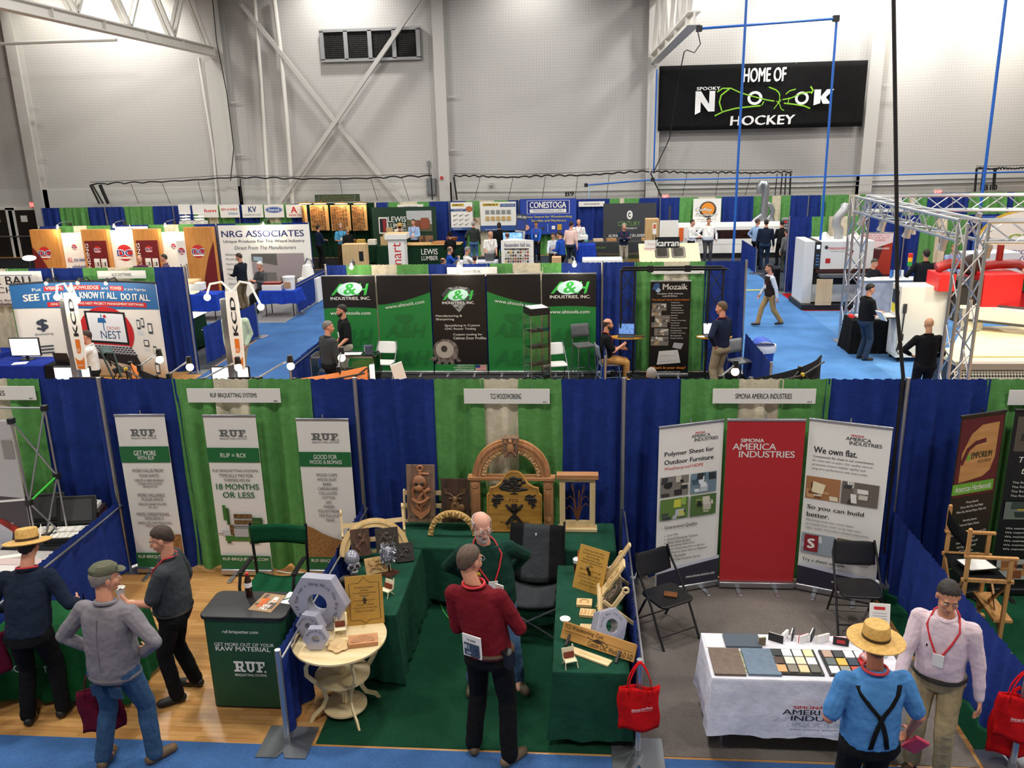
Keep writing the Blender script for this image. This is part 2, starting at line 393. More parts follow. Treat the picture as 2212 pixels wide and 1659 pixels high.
m=MB(STEEL());p=P(932,403,WY-.105)
m.cb(p,(.42,.2,.75));m.cb(p+Vector((.01,-.11,0)),(.36,.02,.68));m.tube([p+Vector((-.07,0,.37)),p+Vector((-.08,0,1.0))],.03);m.cb(p+Vector((-.08,0,1.05)),(.13,.1,.2))
one('junction_box',m,'grey electrical box with conduit on the wall by the middle column','electrical box')
p=P(954,384,WY-.56);one('alarm_box',MB(mt('#b5211f')).cb(p,(.12,.08,.12),R=None),'small red alarm box on the middle column','alarm')
p=P(1061,398,WY-.1);one('camera_box',MB(mt('#a9a8a5')).cb(p,(.16,.2,.16)).cyl(p+Vector((0,-.1,-.05)),p+Vector((0,-.16,-.08)),.06),'small grey camera box on the wall above the fastener posters','camera')
# bay numbers painted on the wall
def wall_text(t,a,b,name,label,cat):
 p0=P(*a,WY-.05);p1=P(*b,WY-.05);pr=Pr(p1 .x-p0 .x,p1 .z-p0 .z,WY-.05,p0 .x,p0 .z);pr.text(t,0,0,1,1,mt('#0c0c0d'),.03)
 o=one(name,pr.T,label,cat,smooth=0);return o
wall_text('B9',(1221,424),(1240,413),'bay_number','black letters B9 on the wall','wall lettering')
wall_text('B10',(2124,411),(2155,399),'bay_number','black letters B10 on the wall at the right','wall lettering')
# louvre
a=P(700,131,WY-.1);b=P(903,62,WY-.1);lw,lh=b.x-a.x,b.z-a.z
t=thing('wall_louvre','wide dark four-bay ventilation louvre high on the wall','louvre',(a.x,WY-.16,a.z))
f=MB(mt('#8f9092','plain',.5,.4))
for x in(0,.25,.5,.75,1):f.box((lw*x-.09,-.1,0),(lw*x+.09,.1,lh))
f.box((-.09,-.1,-.08),(lw+.09,.1,.04));f.box((-.09,-.1,lh-.04),(lw+.09,.1,lh+.08));f.build('frame',t)
for k in range(4):
 g=MB(mt('#1a1a1b','plain',.7));x0=lw*k/4+.09;x1=lw*(k+1)/4-.09;g.box((x0,.05,.03),(x1,.09,lh-.03));nx=11
 for i in range(nx):
  for j in range(13):
   cx=x0+(x1-x0)*(i+.5*(j%2)+.25)/nx;cz=.06+(lh-.12)*(j+.5)/13;r=.052
   g.tube([(cx+r*math.cos(q*PI/3),-.01,cz+r*math.sin(q*PI/3))for q in range(6)],.011,n=4,closed=True)
 g.build('honeycomb_panel',t)
# hall banner with the team logo
p=[P(1421,283,WY-.6),P(1862,279,WY-.6),P(1875,132,WY-.6),P(1421,141,WY-.6)]
hw=(p[1].x+p[2].x)/2-p[0].x;hz=p[0].z;hh=(p[2].z+p[3].z)/2-hz
t=thing('hall_banner','huge black hockey banner hung high on the wall','banner',(p[0].x,WY-.6,hz))
m=MB(mt('#131314','cloth'));m.grid(lambda u,v:(hw*u,.03*math.sin(9*u)*math.sin(4*v+1),hh*v),30,12);m.build('banner_cloth',t,solid=.01)
for u in(.02,.33,.66,.98):MB(STEEL()).cyl((hw*u,0,hh-.05),(hw*u,.58,hh-.05),.02).build('standoff',t)
pr=Pr(hw,hh,-.05);WH=mt('#e6e6e6');GR=mt('#86c52a')
pr.text('HOME OF',.408,.72,.615,.93,WH,.035);pr.text('SPOOKY',.185,.615,.300,.665,WH,.03,0,1.1)
pr.poly([(.18,.24),(.18,.60),(.207,.60),(.248,.40),(.248,.60),(.276,.60),(.276,.285),(.245,.285),(.207,.44),(.207,.28)],WH)
pr.poly([(.755,.34),(.755,.58),(.787,.58),(.787,.47),(.815,.58),(.85,.58),(.812,.46),(.838,.36),(.80,.36),(.787,.44),(.787,.37)],WH)
pr.text('HOCKEY',.355,.06,.672,.205,WH,.03,.05,1.05)
# the eyes between N and K
pr.annulus(.47,.475,.036,.105,.62,WH,-35,160);pr.annulus(.47,.475,.036,.105,.62,WH,160,325)
pr.annulus(.697,.455,.033,.10,.62,WH,-200,90);pr.annulus(.697,.455,.033,.10,.62,WH,90,160)
pr.line([(.285,.58),(.31,.635),(.35,.635),(.40,.56),(.46,.50),(.53,.44),(.565,.42)],0.0056,GR);pr.line([(.345,.63),(.305,.53),(.298,.42),(.312,.29)],0.0068,GR)
pr.line([(.278,.215),(.32,.28),(.38,.325),(.45,.345),(.50,.355)],0.0068,GR);pr.line([(.535,.635),(.57,.59),(.585,.545),(.59,.50)],0.0056,GR)
pr.line([(.588,.53),(.590,.45),(.582,.37)],0.0037,GR);pr.line([(.605,.44),(.645,.46),(.70,.535),(.745,.545)],0.0056,GR);pr.line([(.612,.385),(.66,.365),(.71,.335),(.74,.295)],0.0062,GR)
pr.line([(.618,.52),(.635,.57),(.665,.595)],0.0050,GR);pr.line([(.735,.63),(.748,.57),(.74,.52)],0.0074,GR);pr.line([(.575,.42),(.59,.38),(.60,.30),(.615,.27)],0.0037,GR);pr.line([(.565,.30),(.583,.38),(.598,.44)],0.0037,GR);pr.line([(.635,.47),(.632,.38)],0.0037,GR);pr.line([(.515,.42),(.505,.36)],0.0050,GR)
pr.build(t,'logo')
# roof trusses running towards the camera
def truss(x,z,y1,label,ext):
 t=thing('roof_truss',label,'truss',(x,0,z));w=.36;d=2.6;y0=ext
 for nm,zz in(('bottom_chord',0),('top_chord',d)):
  m=MB(WHT);m.box((-w/2,y0,zz+.3),(w/2,y1,zz+.34));m.box((-w/2,y0,zz-.04),(w/2,y1,zz));m.box((-.03,y0,zz),(.03,y1,zz+.3))
  y=y1-.1
  while y>y0:m.box((-w/2+.02,y-.015,zz),(w/2-.02,y+.015,zz+.3));y-=3
  m.build(nm,t)
 y=y1-.5;k=0;st=1.7
 while y-st>y0:
  m=MB(WHT)
  for sx in(-.1,.1):m.bar((sx,y,.32 if k%2==0 else d),(sx,y-st,d if k%2==0 else .32),.13,.11)
  m.build('web_bar',t);y-=st;k+=1
 return t
truss(-10.75,8.95,29.95,'white steel roof truss crossing the top left corner',8)
truss(8.85,8.1,29.95,'white steel roof truss landing on the column left of the black hall banner',17)
# exit doors, exit signs
for i,(x0,x1)in enumerate(((-16,27),(37,92))):
 a=P(x0,556,WY-.05);b=P(x1,453,WY-.05);d=MB(mt('#1b1713','plain',.4)).box((a.x,WY-.1,0),(b.x,WY-.045,b.z));o=struct('door_%d'%(i+1),d)
 MB(WHT).box((a.x-.12,WY-.12,0),(a.x,WY-.04,b.z+.12)).box((b.x,WY-.12,0),(b.x+.12,WY-.04,b.z+.12)).box((a.x,WY-.12,b.z),(b.x,WY-.04,b.z+.12)).build('door_frame',o)
 MB(STEEL()).box((a.x+.15,WY-.16,.98),(b.x-.15,WY-.1,1.04)).build('push_bar',o)
 MB(mt('#e4e2dc')).box(((a.x+b.x)/2-.28,WY-.11,1.7),((a.x+b.x)/2+.05,WY-.1,2.0)).build('notice',o)
def exit_sign(px,py,label,k=1.):
 p=P(px,py,WY-.1);t=thing('exit_sign',label,'exit sign',(p.x,p.y,p.z));MB(mt('#e8e3dc')).box((-.19*k,-.03,-.13*k),(.19*k,.04,.13*k)).build('housing',t)
 MB(mt('#ff3a34','plain',.5,0,1.2)).box((-.17*k,-.04,-.11*k),(.17*k,-.031,.11*k)).build('lit_face',t)
 Pr(.30*k,.16*k,-.042,-.15*k,-.08*k).text('EXIT',0,0,1,1,mt('#ffd0c8','plain',.5,0,1.2),.02).build(t)
exit_sign(72,442,'red lit exit sign above the dark doors at the left');exit_sign(1437,425,'red exit sign behind the grey woodland banner',.8);exit_sign(2026,416,'red exit sign on the wall left of the letters B10',.9)
# ball-stop netting bunched along the wall
NB=mt('#121214','plain',.8)
def net(pts,hang,label,y=WY-1.0,ph=0.):
 t=thing('netting',label,'netting',(0,0,0));L=[];q=[P(a,b,y)for a,b in pts];n=90
 for i in range(n+1):
  u=i/n*(len(q)-1);k=min(int(u),len(q)-2);p=q[k].lerp(q[k+1],u-k);L.append(p+Vector((0,.06*math.sin(i*1.7+ph),.055*abs(math.sin(i*.62+ph))*(1+.5*math.sin(i*.17)))))
 MB(NB).tube(L,.032,n=6).build('bunched_net',t);c=MB(NB)
 c.tube([p+Vector((0,0,.14))for p in q],.012,n=5);c.build('head_cable',t)
 for a,b,a2,b2,r in hang:
  MB(NB).tube([P(a,b,y),P((a+a2)/2,(b+b2)/2,y),P(a2,b2,y)],r,n=5).build('hanging_cord',t)
net([(195,400),(330,395),(495,385),(640,388),(800,386),(933,382)],[(195,400,215,440,.05),(200,400,223,440,.04),(216,399,234,440,.08),(283,398,300,440,.012),(350,396,368,440,.012),(428,392,440,438,.012),(519,386,521,436,.03),(734,388,742,434,.012),(801,387,816,434,.012),(868,384,884,434,.012),(931,382,934,432,.03)],'black bunched netting along the wall left of the middle column')
net([(980,382),(1100,384),(1250,380),(1402,372)],[(980,382,987,432,.04),(1037,384,1025,432,.012),(1108,384,1098,432,.012),(1178,382,1171,430,.012),(1248,380,1242,430,.012),(1316,377,1310,428,.012)],'black bunched netting along the wall between the two middle columns',ph=1.)
net([(1406,373),(1560,375),(1710,374)],[(1405,373,1428,424,.03),(1484,375,1474,424,.012),(1553,375,1545,424,.012),(1622,375,1610,422,.012),(1679,375,1674,422,.02),(1690,375,1686,421,.03),(1698,374,1695,421,.03),(1708,374,1706,421,.04)],'black bunched netting below the black hall banner',ph=2.)
net([(2108,366),(2160,366),(2230,364)],[(2110,366,2106,414,.05),(2124,366,2118,412,.03),(2150,366,2146,410,.07)],'black bunched netting by the letters B10',ph=3.)
# compressed-air drops and the power cable
BP=mt('#1d5fb8','plain',.4)
def drop(pts,r,label,name='air_pipe',mat=None,joint=None):
 t=thing(name,label,'pipe' if name=='air_pipe' else 'cable',(0,0,0));MB(mat or BP).tube(pts,r,n=8).build('line',t)
 if joint:
  m=MB(BLK())
  for j in joint:m.cb(j,(.16,.14,.16))
  m.build('fitting',t)
 return t
drop([(9.92,15,12.9),(9.92,15,.55)],.035,'blue air pipe dropping straight down left of the black hall banner logo K',joint=[(9.92,15,.6)])
drop([(16.35,15,12.9),(16.45,15,2.45)],.042,'blue air pipe dropping to the aluminium truss at the right edge',joint=[(16.45,15,2.5)])
a,b,c=P(1510,62,16.5),P(1806,40,16.5),P(1776,470,16.5)
drop([a,b,(b.x+.02,16.5,b.z-.1),c,(c.x,16.5,1.95)],.035,'blue air pipe with elbow dropping to the white sanding machine',joint=[a,b])
a=P(1266,400,WY-1.2);drop([a,P(1400,389,WY-1.2),P(1700,383,WY-1.2),P(2230,371,WY-1.2)],.035,'thin blue air main running along the far wall',joint=[a,P(1410,388,WY-1.2)])
a=P(1272,400,WY-1.25);drop([a,P(1272,452,WY-1.25)],.02,'pale hose hanging from the blue air main',mat=mt('#9fc4de'))
a=P(1419,150,WY-.9);drop([a,P(1412,372,WY-.9)],.035,'blue air riser on the column left of the black hall banner')
drop([(8.02,0.02,12.9),(8.6,.02,6.5),(8.86,.02,4.3),(8.98,.02,3.2),(9.09,-.05,2.5),(9.09,-.06,1.2),(9.1,-.08,.4)],.021,'thick black power cable hanging down to the booth post','power_cable',mt('#0e0e10','plain',.6))
a=P(1481,100,WY-3);drop([P(1506,62,WY-3),P(1513,95,WY-3),P(1500,114,WY-3),P(1484,108,WY-3),P(1478,112,WY-3),P(1470,150,WY-2),P(1446,300,WY-1),P(1412,372,WY-1)],.022,'loose black cable looping from the right roof truss past the hall banner','black_cable',mt('#101012'))
drop([P(459,-3,WY-1.2),P(468,90,WY-1.2),P(490,200,WY-1.1),P(505,320,WY-1),P(498,390,WY-1)],.022,'black cable running down the left column','black_cable',mt('#101012'))
# ---------------------------------------------------------------- pipe and drape
DB=mt('#22377f','cloth');DG=mt('#5f9a55','cloth');DW=mt('#d6cdb4','cloth');DK=mt('#12301f','cloth')
DC_={'b':DB,'g':DG,'w':DW,'k':DK}
def panel(mb,x0,x1,z0,z1,seed,amp=.035,step=.02,rows=None):
 r=random.Random(seed);n=max(4,int((x1-x0)/step));ph=[r.random()*6.3 for _ in range(4)];fr=[2*PI/(.17+.06*r.random()),2*PI/(.29+.1*r.random()),2*PI/(.09+.03*r.random()),2*PI/(.5+.2*r.random())]
 zs=[1.,.992,.978,.966,.955,.93,.85,.7,.5,.3,.12,0.]if rows is None else rows;dr=r.uniform(-.6,.6)
 vs=[]
 for t in zs:
  for i in range(n+1):
   u=i/n;x=x0+(x1-x0)*u;s=x+(1-t)*.12*dr*math.sin(PI*u)
   k=.35+.75*(1-t)**.7
   y=2.*amp*k*(.55*math.sin(fr[0]*s+ph[0])+.6*math.sin(fr[1]*s+ph[1])+.35*math.sin(fr[3]*s+ph[3]))
   if t>.9:y=y*.5+(.010 if t>.97 else .006)*math.sin(fr[2]*2.1*x+ph[2])
   xx=x+.012*(1-t)*math.sin(5*t+ph[2]+i*.9)
   if t<.9 and i in(0,n):xx+=.02*(1-t)*r.uniform(-1,1)
   zz=z0+(z1-z0)*t+(.006*math.sin(fr[2]*x+ph[1])if t==1. else 0)
   vs.append((xx,y,zz))
 m=n+1
 mb.add(vs,[(j*m+i,j*m+i+1,(j+1)*m+i+1,(j+1)*m+i)for j in range(len(zs)-1)for i in range(n)]);return mb
def backdrop(label,Y,px,cols,yref,x0=None,x1=None,post0=True,post1=False,z1=2.44,step=.02,amp=.035):
 """one drape wall: px = photo columns of the panel edges along its top"""
 X=[P(a,yref,Y).x for a in px]
 if x0 is not None:X[0]=x0
 if x1 is not None:X[-1]=x1
 t=thing('drape_backdrop',label,'drape',(X[0],Y,0));a=X[0]
 for i,c in enumerate(cols):
  e=X[i]-a+(-.015 if i==0 else-.025);f=X[i+1]-a-(-.015 if i==len(cols)-1 else-.025)
  panel(MB(DC_[c]),e,f,.03,z1+.02,int(X[i]*100)+i,amp,step).build('drape',t,smooth=180)
 MB(ALU()).cyl((0,.05,z1-.05),(X[-1]-a,.05,z1-.05),.012).build('rod',t)
 for q,on in((0,post0),(X[-1]-a,post1)):
  if on:MB(ALU()).cyl((q,-.05,.0),(q,-.05,z1+.05),.026,n=14).cb((q,0,.008),(.4,.4,.012)).build('post',t)
 return t
R0=dict(Y=0,yref=823)
backdrop('drape wall at the far left behind the grey pop-up frame',px=(-320,-130,-70,19,80,222),cols='bgwgb',x0=-B,x1=0,**R0)
backdrop('drape wall behind the three narrow white banners',px=(222,376,466,541,666,772),cols='bgwgb',x0=0,x1=B,**R0)
backdrop('drape wall behind the carved wooden arch',px=(772,936,1040,1123,1209,1350),cols='bgwgb',x0=B,x1=2*B,**R0)
backdrop('drape wall behind the plain red banner',px=(1350,1476,1592,1690,1791,1953),cols='bgwgb',x0=2*B,x1=3*B,**R0)
backdrop('drape wall at the right edge behind the leaf banner',px=(1953,2136,2250,2340,2420,2560),cols='bgwgb',x0=3*B,x1=4*B,post1=True,**R0)
Y2=3*B
R2=dict(Y=Y2,step=.035)
backdrop('drape wall behind the plain white banner at the far left',px=(-300,-180,-100,16,64,115),cols='bgwgb',yref=590,**R2)
backdrop('drape wall behind the curved blue and white laptop display',px=(115,178,235,283,330,400),cols='bgwgb',yref=578,post1=True,**R2)
backdrop('drape wall behind the left half of the green and black banners',px=(698,750,805,858,923,995),cols='bgwgb',yref=578,x0=0,x1=B,**R2)
backdrop('drape wall behind the glass display tower',px=(995,1055,1110,1170,1216,1291),cols='bgwgb',yref=576,x0=B,x1=2*B,**R2)
backdrop('drape wall behind the black software banner and its black lattice frames',px=(1291,1373,1437,1492,1527,1600),cols='bgwgb',yref=570,x0=2*B,x1=3*B,post1=True,**R2)
R3=dict(step=.05,amp=.045)
backdrop('drape wall behind the left half of the maple and burgundy kiosk wall',Y=19.5,px=(85,125,160,185,240,282),cols='bgwgb',yref=487,**R3)
backdrop('drape wall behind the right half of the maple and burgundy kiosk wall',Y=19.5,px=(282,318,352,383,420,468),cols='bgwgb',yref=486,**R3)
backdrop('drape wall behind the large white products panel',Y=19.5,px=(468,510,560,565,610,667),cols='bgwgb',yref=483,post1=True,**R3)
backdrop('drape wall behind the white sanding machine',Y=18.9,px=(1705,1755,1793,1829,1870,1956),cols='bgwgb',yref=469,**R3)
backdrop('drape wall behind the man in the dark shirt',Y=18.9,px=(1956,1990,2024,2050,2090,2189),cols='gggwg' if 0 else 'bgwgb',yref=468,**R3)
backdrop('drape wall at the right behind the oval company panel',Y=18.9,px=(2189,2212,2260,2300,2350,2420),cols='bgwgb',yref=468,**R3)
Y4=28.7
R4=dict(Y=Y4,step=.06,amp=.05)
backdrop('back row drape wall right of the dark doors',px=(88,127,186,226),cols='bgb',yref=440,**R4)
backdrop('back row drape wall above the small burgundy kiosk',px=(226,265,330,373),cols='bgb',yref=440,**R4)
backdrop('back row drape wall behind the five white supplier signs',px=(373,415,445,470,505,515),cols='bgwgb',yref=439,**R4)
backdrop('back row drape wall behind the white signs nearest the veneer boards',px=(515,560,580,605,630,662),cols='bgwgb',yref=438,**R4)
backdrop('dark green drape wall behind the hanging veneer sample boards',px=(655,807),cols='k',yref=434,**R4)
backdrop('back row drape wall behind the green lumber backdrop',px=(812,837,862,900,928,970),cols='bgwgb',yref=434,**R4)
backdrop('back row drape wall behind the two fastener posters',px=(970,1004,1037,1068,1097,1121),cols='bgwgb',yref=434,**R4)
backdrop('back row drape wall behind the royal blue supply banner',px=(1121,1160,1190,1215,1235,1240),cols='bgwgb',yref=432,**R4)
backdrop('back row drape wall behind the charcoal woodland banner',px=(1240,1318,1340,1350,1380,1426),cols='bgwgb',yref=430,**R4)
backdrop('back row drape wall behind the saw blade poster',px=(1426,1467,1510,1545,1558,1590),cols='bgwgb',yref=427,**R4)
backdrop('back row drape wall behind the galvanised duct',px=(1590,1627,1667,1686,1707,1747),cols='bgwgb',yref=423,**R4)
backdrop('back row drape wall above the sanding machine',px=(1747,1775,1833,1859,1876,1903),cols='bgwgb',yref=420,**R4)
backdrop('back row drape wall behind the far run of aluminium truss',px=(1903,1950,1963,1983,2005,2059),cols='bgwgb',yref=418,**R4)
backdrop('back row drape wall at the right edge',px=(2059,2095,2175,2190,2215,2260),cols='bgbgb',yref=416,post1=True,**R4)
# low side drapes with their front posts
def side_drape(label,a,b,z=.914,front=True,step=.03,amp=.02,sag=0.,mat=None,hz=.03):
 a=Vector(a);b=Vector(b);L=(b-a).length;ang=math.atan2(b.y-a.y,b.x-a.x)
 t=thing('side_drape',label,'drape',(a.x,a.y,0),ang);m=MB(mat or DB);panel(m,.03,L-.04,hz,z+.015,int(a.x*37+a.y*11),amp,step,[1.,.985,.96,.94,.8,.5,.2,0])
 if sag:m.v=[(x,y,zz-sag*math.sin(PI*x/L)*zz/z)for x,y,zz in m.v]
 m.build('drape',t,smooth=180);MB(ALU()).tube([(L*i/8,.03,z-.05-sag*math.sin(PI*i/8))for i in range(9)],.012).build('rod',t)
 if front:
  p=MB(ALU());p.cyl((L,0,.012),(L,0,z+.03),.026,n=14);p.build('post',t);MB(mt('#2a2c30')).box((L-.008,-.0275,z-.07),(L+.008,-.02,z-.02)).build('slot',t)
  q=MB(STEEL());q.slab([(L-.18,-.2),(L-.05,-.2),(L-.05,-.16),(L,-.13)]if 0 else[(L-.20,-.22),(L+.20,-.22),(L+.20,-.04),(L+.13,0),(L+.20,.04),(L+.20,.22),(L-.20,.22)],.0065,.018);q.cyl((L,0,.01),(L,0,.08),.036);q.build('base_plate',t)
 return t
side_drape('low blue side drape between the wood floor booth and the pop-up frame booth',(0,-.03),(0,-B))
side_drape('low blue side drape left of the round plywood table',(B,-.03),(B,-B))
side_drape('low blue side drape right of the green carving table',(2*B,-.03),(2*B,-B),amp=.012)
side_drape('low blue side drape on the right of the grey carpet booth',(3*B,-.03),(3*B,-B))
side_drape('low blue side drape at the left of the aisle behind the orange signs',(-3.3,Y2+.6),(-3.15,Y2+3.6),step=.05)
side_drape('low blue side drape beside the glass counter',(-.04,Y2-.2),(-.04,Y2-2.75),step=.05)
side_drape('low blue side drape behind the seated bearded man',(2*B+.02,Y2-.2),(2*B+.02,Y2-2.2),step=.05)
side_drape('low blue side drape beside the trash bin',(3*B+.05,Y2-.05),(3*B+.05,Y2-2.7),step=.05)
side_drape('low blue side drape at the front of the demo table booth',(-B-.05,19.3),(-B-.05,15.9),step=.06)
side_drape('low blue side drape right of the veneer booth',(-2.05,28.4),(-2.05,25.4),step=.08)
side_drape('low blue side drape near the walking man',(12.2,26),(12.2,22.9),step=.08)
# ---------------------------------------------------------------- front row of booths
DKG=mt('#39393c');GRY=mt('#6f7074');RG=mt('#1c6b38');RGD=mt('#12472a');PW=mt('#eceae4','plain',.6);REDS=mt('#c8242c');INK=mt('#1b1b22')
MAP=mt('#e2c99b','wood',.5,h2='#d4b680');MAPX=mt('#e2c99b','woodx',.5,h2='#d4b680');CHER=mt('#c48f63','wood',.5,h2='#a8744a');CHERX=mt('#c48f63','woodx',.5,h2='#a8744a')
WAL=mt('#8d705c','wood',.5,h2='#664d3c');WALD=mt('#4a3325','wood',.5,h2='#33231a');EBO=mt('#221b17','plain',.5);BRZ=mt('#3a332c','plain',.42);GOLD=mt('#b58a3c','plain',.4)
def board_sign(text,num,x0,x1,y,z0,z1,label,tx=(.25,.75),tv=(.32,.68)):
 t=thing('booth_sign',label,'sign',(x0,y,z0));w,h=x1-x0,z1-z0
 MB(PW).box((0,0,0),(w,.006,h)).build('sign_board',t,bevel=.001)
 m=MB(ALU())
 for u in(.2,.8):m.tube([(w*u,.003,h-.01),(w*u,.02,h+.05),(w*u,.05,2.42-z0)],.0025,n=5)
 m.build('hanger',t)
 pr=Pr(w,h,0);pr.text(text,tx[0],tv[0],tx[1],tv[1],INK,.02);pr.text(num,.92,.06,.965,.18,INK,.02);pr.build(t)
 return t
board_sign('RUF BRIQUETTING SYSTEMS','409',1.06,2.17,-.075,2.195,2.365,'white booth sign above the three narrow banners')
board_sign('TCS WOODWORKING','411',4.30,5.27,-.075,2.19,2.365,'white booth sign above the carved wooden arch',(.31,.67))
board_sign('SIMONA AMERICA INDUSTRIES','413',7.07,8.18,-.075,2.2,2.37,'white booth sign above the plain red banner',(.22,.77))
board_sign('SURFACES','407',-1.9,-.79,-.075,2.22,2.39,'white booth sign cut off by the left edge of the photo',(.36,.66))
board_sign('LUMBER','415',10.2,11.3,-.075,2.19,2.36,'white booth sign at the right edge above the cropped banner',(.35,.65))
def rollup(label,p0,p1,h,prints,panel=None,base=None,cat='banner stand',feet=True,name='banner_stand',bw=.085,topm=None,lean=0.):
 ax,ay=p0;bx,by=p1;w=math.hypot(bx-ax,by-ay);t=thing(name,label,cat,(ax,ay,0),math.atan2(by-ay,bx-ax));bm=base or ALU()
 m=MB(bm);m.prism([(0,.02),(w,.02),(w,.095),(0,.095)],-bw/2,bw/2);m.build('base_case',t,bevel=.012)
 if feet:
  for u in(.25,.75):MB(bm).box((w*u-.025,-.2,.004),(w*u+.025,.05,.02)).build('foot',t,bevel=.004)
 pm=MB(panel or PW);dy=lambda z:lean*z;y0=.012
 pm.box((.006,y0-.001,.095),(w-.006,y0,h-.02));pm.build('fabric_panel',t)
 MB(topm or bm).box((0,y0-.012,h-.03),(w,y0+.012,h)).build('top_rail',t,bevel=.005);MB(bm).cyl((w/2,y0+.03,.05),(w/2,y0+.03,h+.035),.009).build('support_pole',t)
 pr=Pr(w-.012,h-.115,y0-.001,.006,.095);prints(pr);pr.build(t);return t
def rows(pr,yt,yb,L):
 for t,y0,y1,u0,u1,m in L:pr.text(t,u0,1-(y1-yt)/(yb-yt),u1,1-(y0-yt)/(yb-yt),m,.012 if y1-y0<40 else .02)
def ruf_logo(pr,u0,v0,u1,v1,m,m2=None):
 U=lambda a:u0+(u1-u0)*a;V=lambda b:v0+(v1-v0)*b
 def po(L):pr.poly([(U(a),V(b))for a,b in L],m)
 pr.beg()
 for a,b in((0,.30),(.36,.56),(.56,.68),(.70,.97)):pr.rect(U(a),V(.86),U(b),V(1),m)
 po([(0,.3),(.20,.3),(.20,.42),(0,.42)]);po([(.06,.3),(.15,.3),(.15,1),(.06,1)]);po([(.12,.58),(.26,.58),(.26,.68),(.12,.68)]);po([(.23,.6),(.30,.66),(.32,.78),(.30,.92),(.22,1),(.22,.88),(.25,.78),(.22,.68)]);po([(.18,.6),(.26,.6),(.34,.3),(.25,.3)]);pr.rect(U(.23),V(.3),U(.37),V(.42),m)
 po([(.41,1),(.41,.5),(.45,.35),(.52,.29),(.58,.33),(.64,.45),(.64,1),(.57,1),(.57,.5),(.52,.42),(.485,.5),(.485,1)])
 pr.rect(U(.76),V(.3),U(.84),V(1),m);pr.rect(U(.70),V(.3),U(.88),V(.42),m);pr.rect(U(.8),V(.6),U(.91),V(.72),m);pr.rect(U(.92),V(.72),U(.97),V(1),m);pr.rect(U(.95),V(.29),U(1.0),V(.42),m)
 pr.text('BRIQUETTING SYSTEMS',U(.02),V(0),U(1),V(.19),m2 or m,.015);pr.end('logo')
GT=mt('#6b6a6c');GT2=mt('#4a4a4c')
def rufA(p):
 ruf_logo(p,.27,.852,.78,.914,GT,GT2);p.rect(0,.702,1,.806,RG)
 rows(p,345,1625,[('GET MORE',628,668,.28,.73,PW),('WITH RUF',673,705,.34,.68,PW),('MORE VALUE FROM',780,808,.20,.82,GT),('YOUR WASTE',822,848,.31,.72,GT),('CREATE A NEW REVENUE',865,885,.21,.80,GT2),('STREAM WITH WOOD',893,912,.27,.76,GT2),('BRIQUETTES',918,938,.37,.66,GT2),('MORE VALUABLE',985,1013,.23,.78,GT),('FLOOR SPACE',1022,1048,.30,.74,GT),('REDUCE SCRAP VOLUME',1066,1086,.22,.79,GT2),('BY 20:1',1094,1111,.42,.60,GT2),('MORE OPERATIONAL',1148,1176,.15,.83,GT),('EFFICIENCY',1186,1211,.31,.70,GT),('SPEND LESS TIME MANAGING',1228,1247,.15,.85,GT2),('PROCESS WASTE',1254,1272,.31,.70,GT2)])
 p.rect(.55,.10,1,.225,mt('#b98d5e','chips',sc=.6,h2='#8d6438'));p.rect(0,0,1,.098,RG);p.text('RUF-BRIQUETTER.COM',.05,.058,.95,.083,PW,.01)
def rufB(p):
 ruf_logo(p,.27,.855,.79,.915,GT,GT2);p.rect(0,.71,1,.803,RG)
 rows(p,350,1640,[('RUF = ROI',648,684,.25,.73,PW),('RUF BRIQUETTING SYSTEMS',783,808,.06,.94,GT),('TYPICALLY PAY FOR',820,848,.17,.83,GT),('THEMSELVES IN',860,885,.25,.76,GT),('18 MONTHS',903,952,.09,.92,RG),('OR LESS',973,1022,.20,.82,RG)])
 g1,g2,g3,ch=mt('#3f7a35'),mt('#2f5a2b'),mt('#9a9da2'),mt('#9a7a4f','chips',sc=.8,h2='#5e4427')
 p.rect(.15,.19,.90,.225,g1);p.rect(.10,.225,.30,.26,mt('#c9cbd0'));p.rect(.16,.33,.22,.43,g1);p.rect(.22,.30,.28,.41,g2);p.rect(.26,.23,.34,.30,ch);p.rect(.36,.345,.72,.372,ch);p.rect(.36,.305,.72,.332,ch);p.rect(.34,.335,.76,.342,g3);p.rect(.34,.297,.78,.303,g3);p.rect(.72,.28,.92,.35,g2);p.rect(.75,.318,.86,.326,g1);p.rect(.34,.285,.74,.293,mt('#55565a'));p.rect(.34,.22,.62,.275,mt('#b5b8bd'));p.rect(.62,.225,.84,.28,g1);p.rect(0,.238,.12,.245,g3);p.rect(.18,.175,.26,.19,g2);p.rect(.62,.175,.8,.19,g2)
 p.rect(0,0,1,.092,RG);p.text('RUF-BRIQUETTER.COM',.05,.055,.95,.078,PW,.01)
def rufC(p):
 ruf_logo(p,.27,.852,.79,.914,GT,GT2);p.rect(0,.70,1,.795,RG)
 rows(p,380,1650,[('GOOD FOR',662,700,.28,.73,PW),('WOOD & BIOMASS',708,740,.19,.82,PW)])
 for i,(s,a)in enumerate((('WOOD CHIPS',.41),('WOOD DUST',.38),('BARK',.17),('CARDBOARD',.39),('CELLULOSE',.35),('COTTON',.25),('HAY',.12),('PAPER',.20),('POLYSTYRENE',.44),('TEXTILE DUST',.44),('MORE',.17))):
  p.text(s,.5-a/2,.635-i*.0302,.5+a/2,.655-i*.0302,GT,.01)
 ch=mt('#c79b63','chips',sc=1.3,h2='#8a6236');p.poly([(0,.085),(1,.085),(1,.17),(.85,.18),(.68,.205),(.5,.225),(.32,.25),(.15,.285),(0,.305)],ch);p.rect(0,0,1,.085,RG);p.text('RUF-BRIQUETTER.COM',.05,.045,.95,.07,PW,.01)
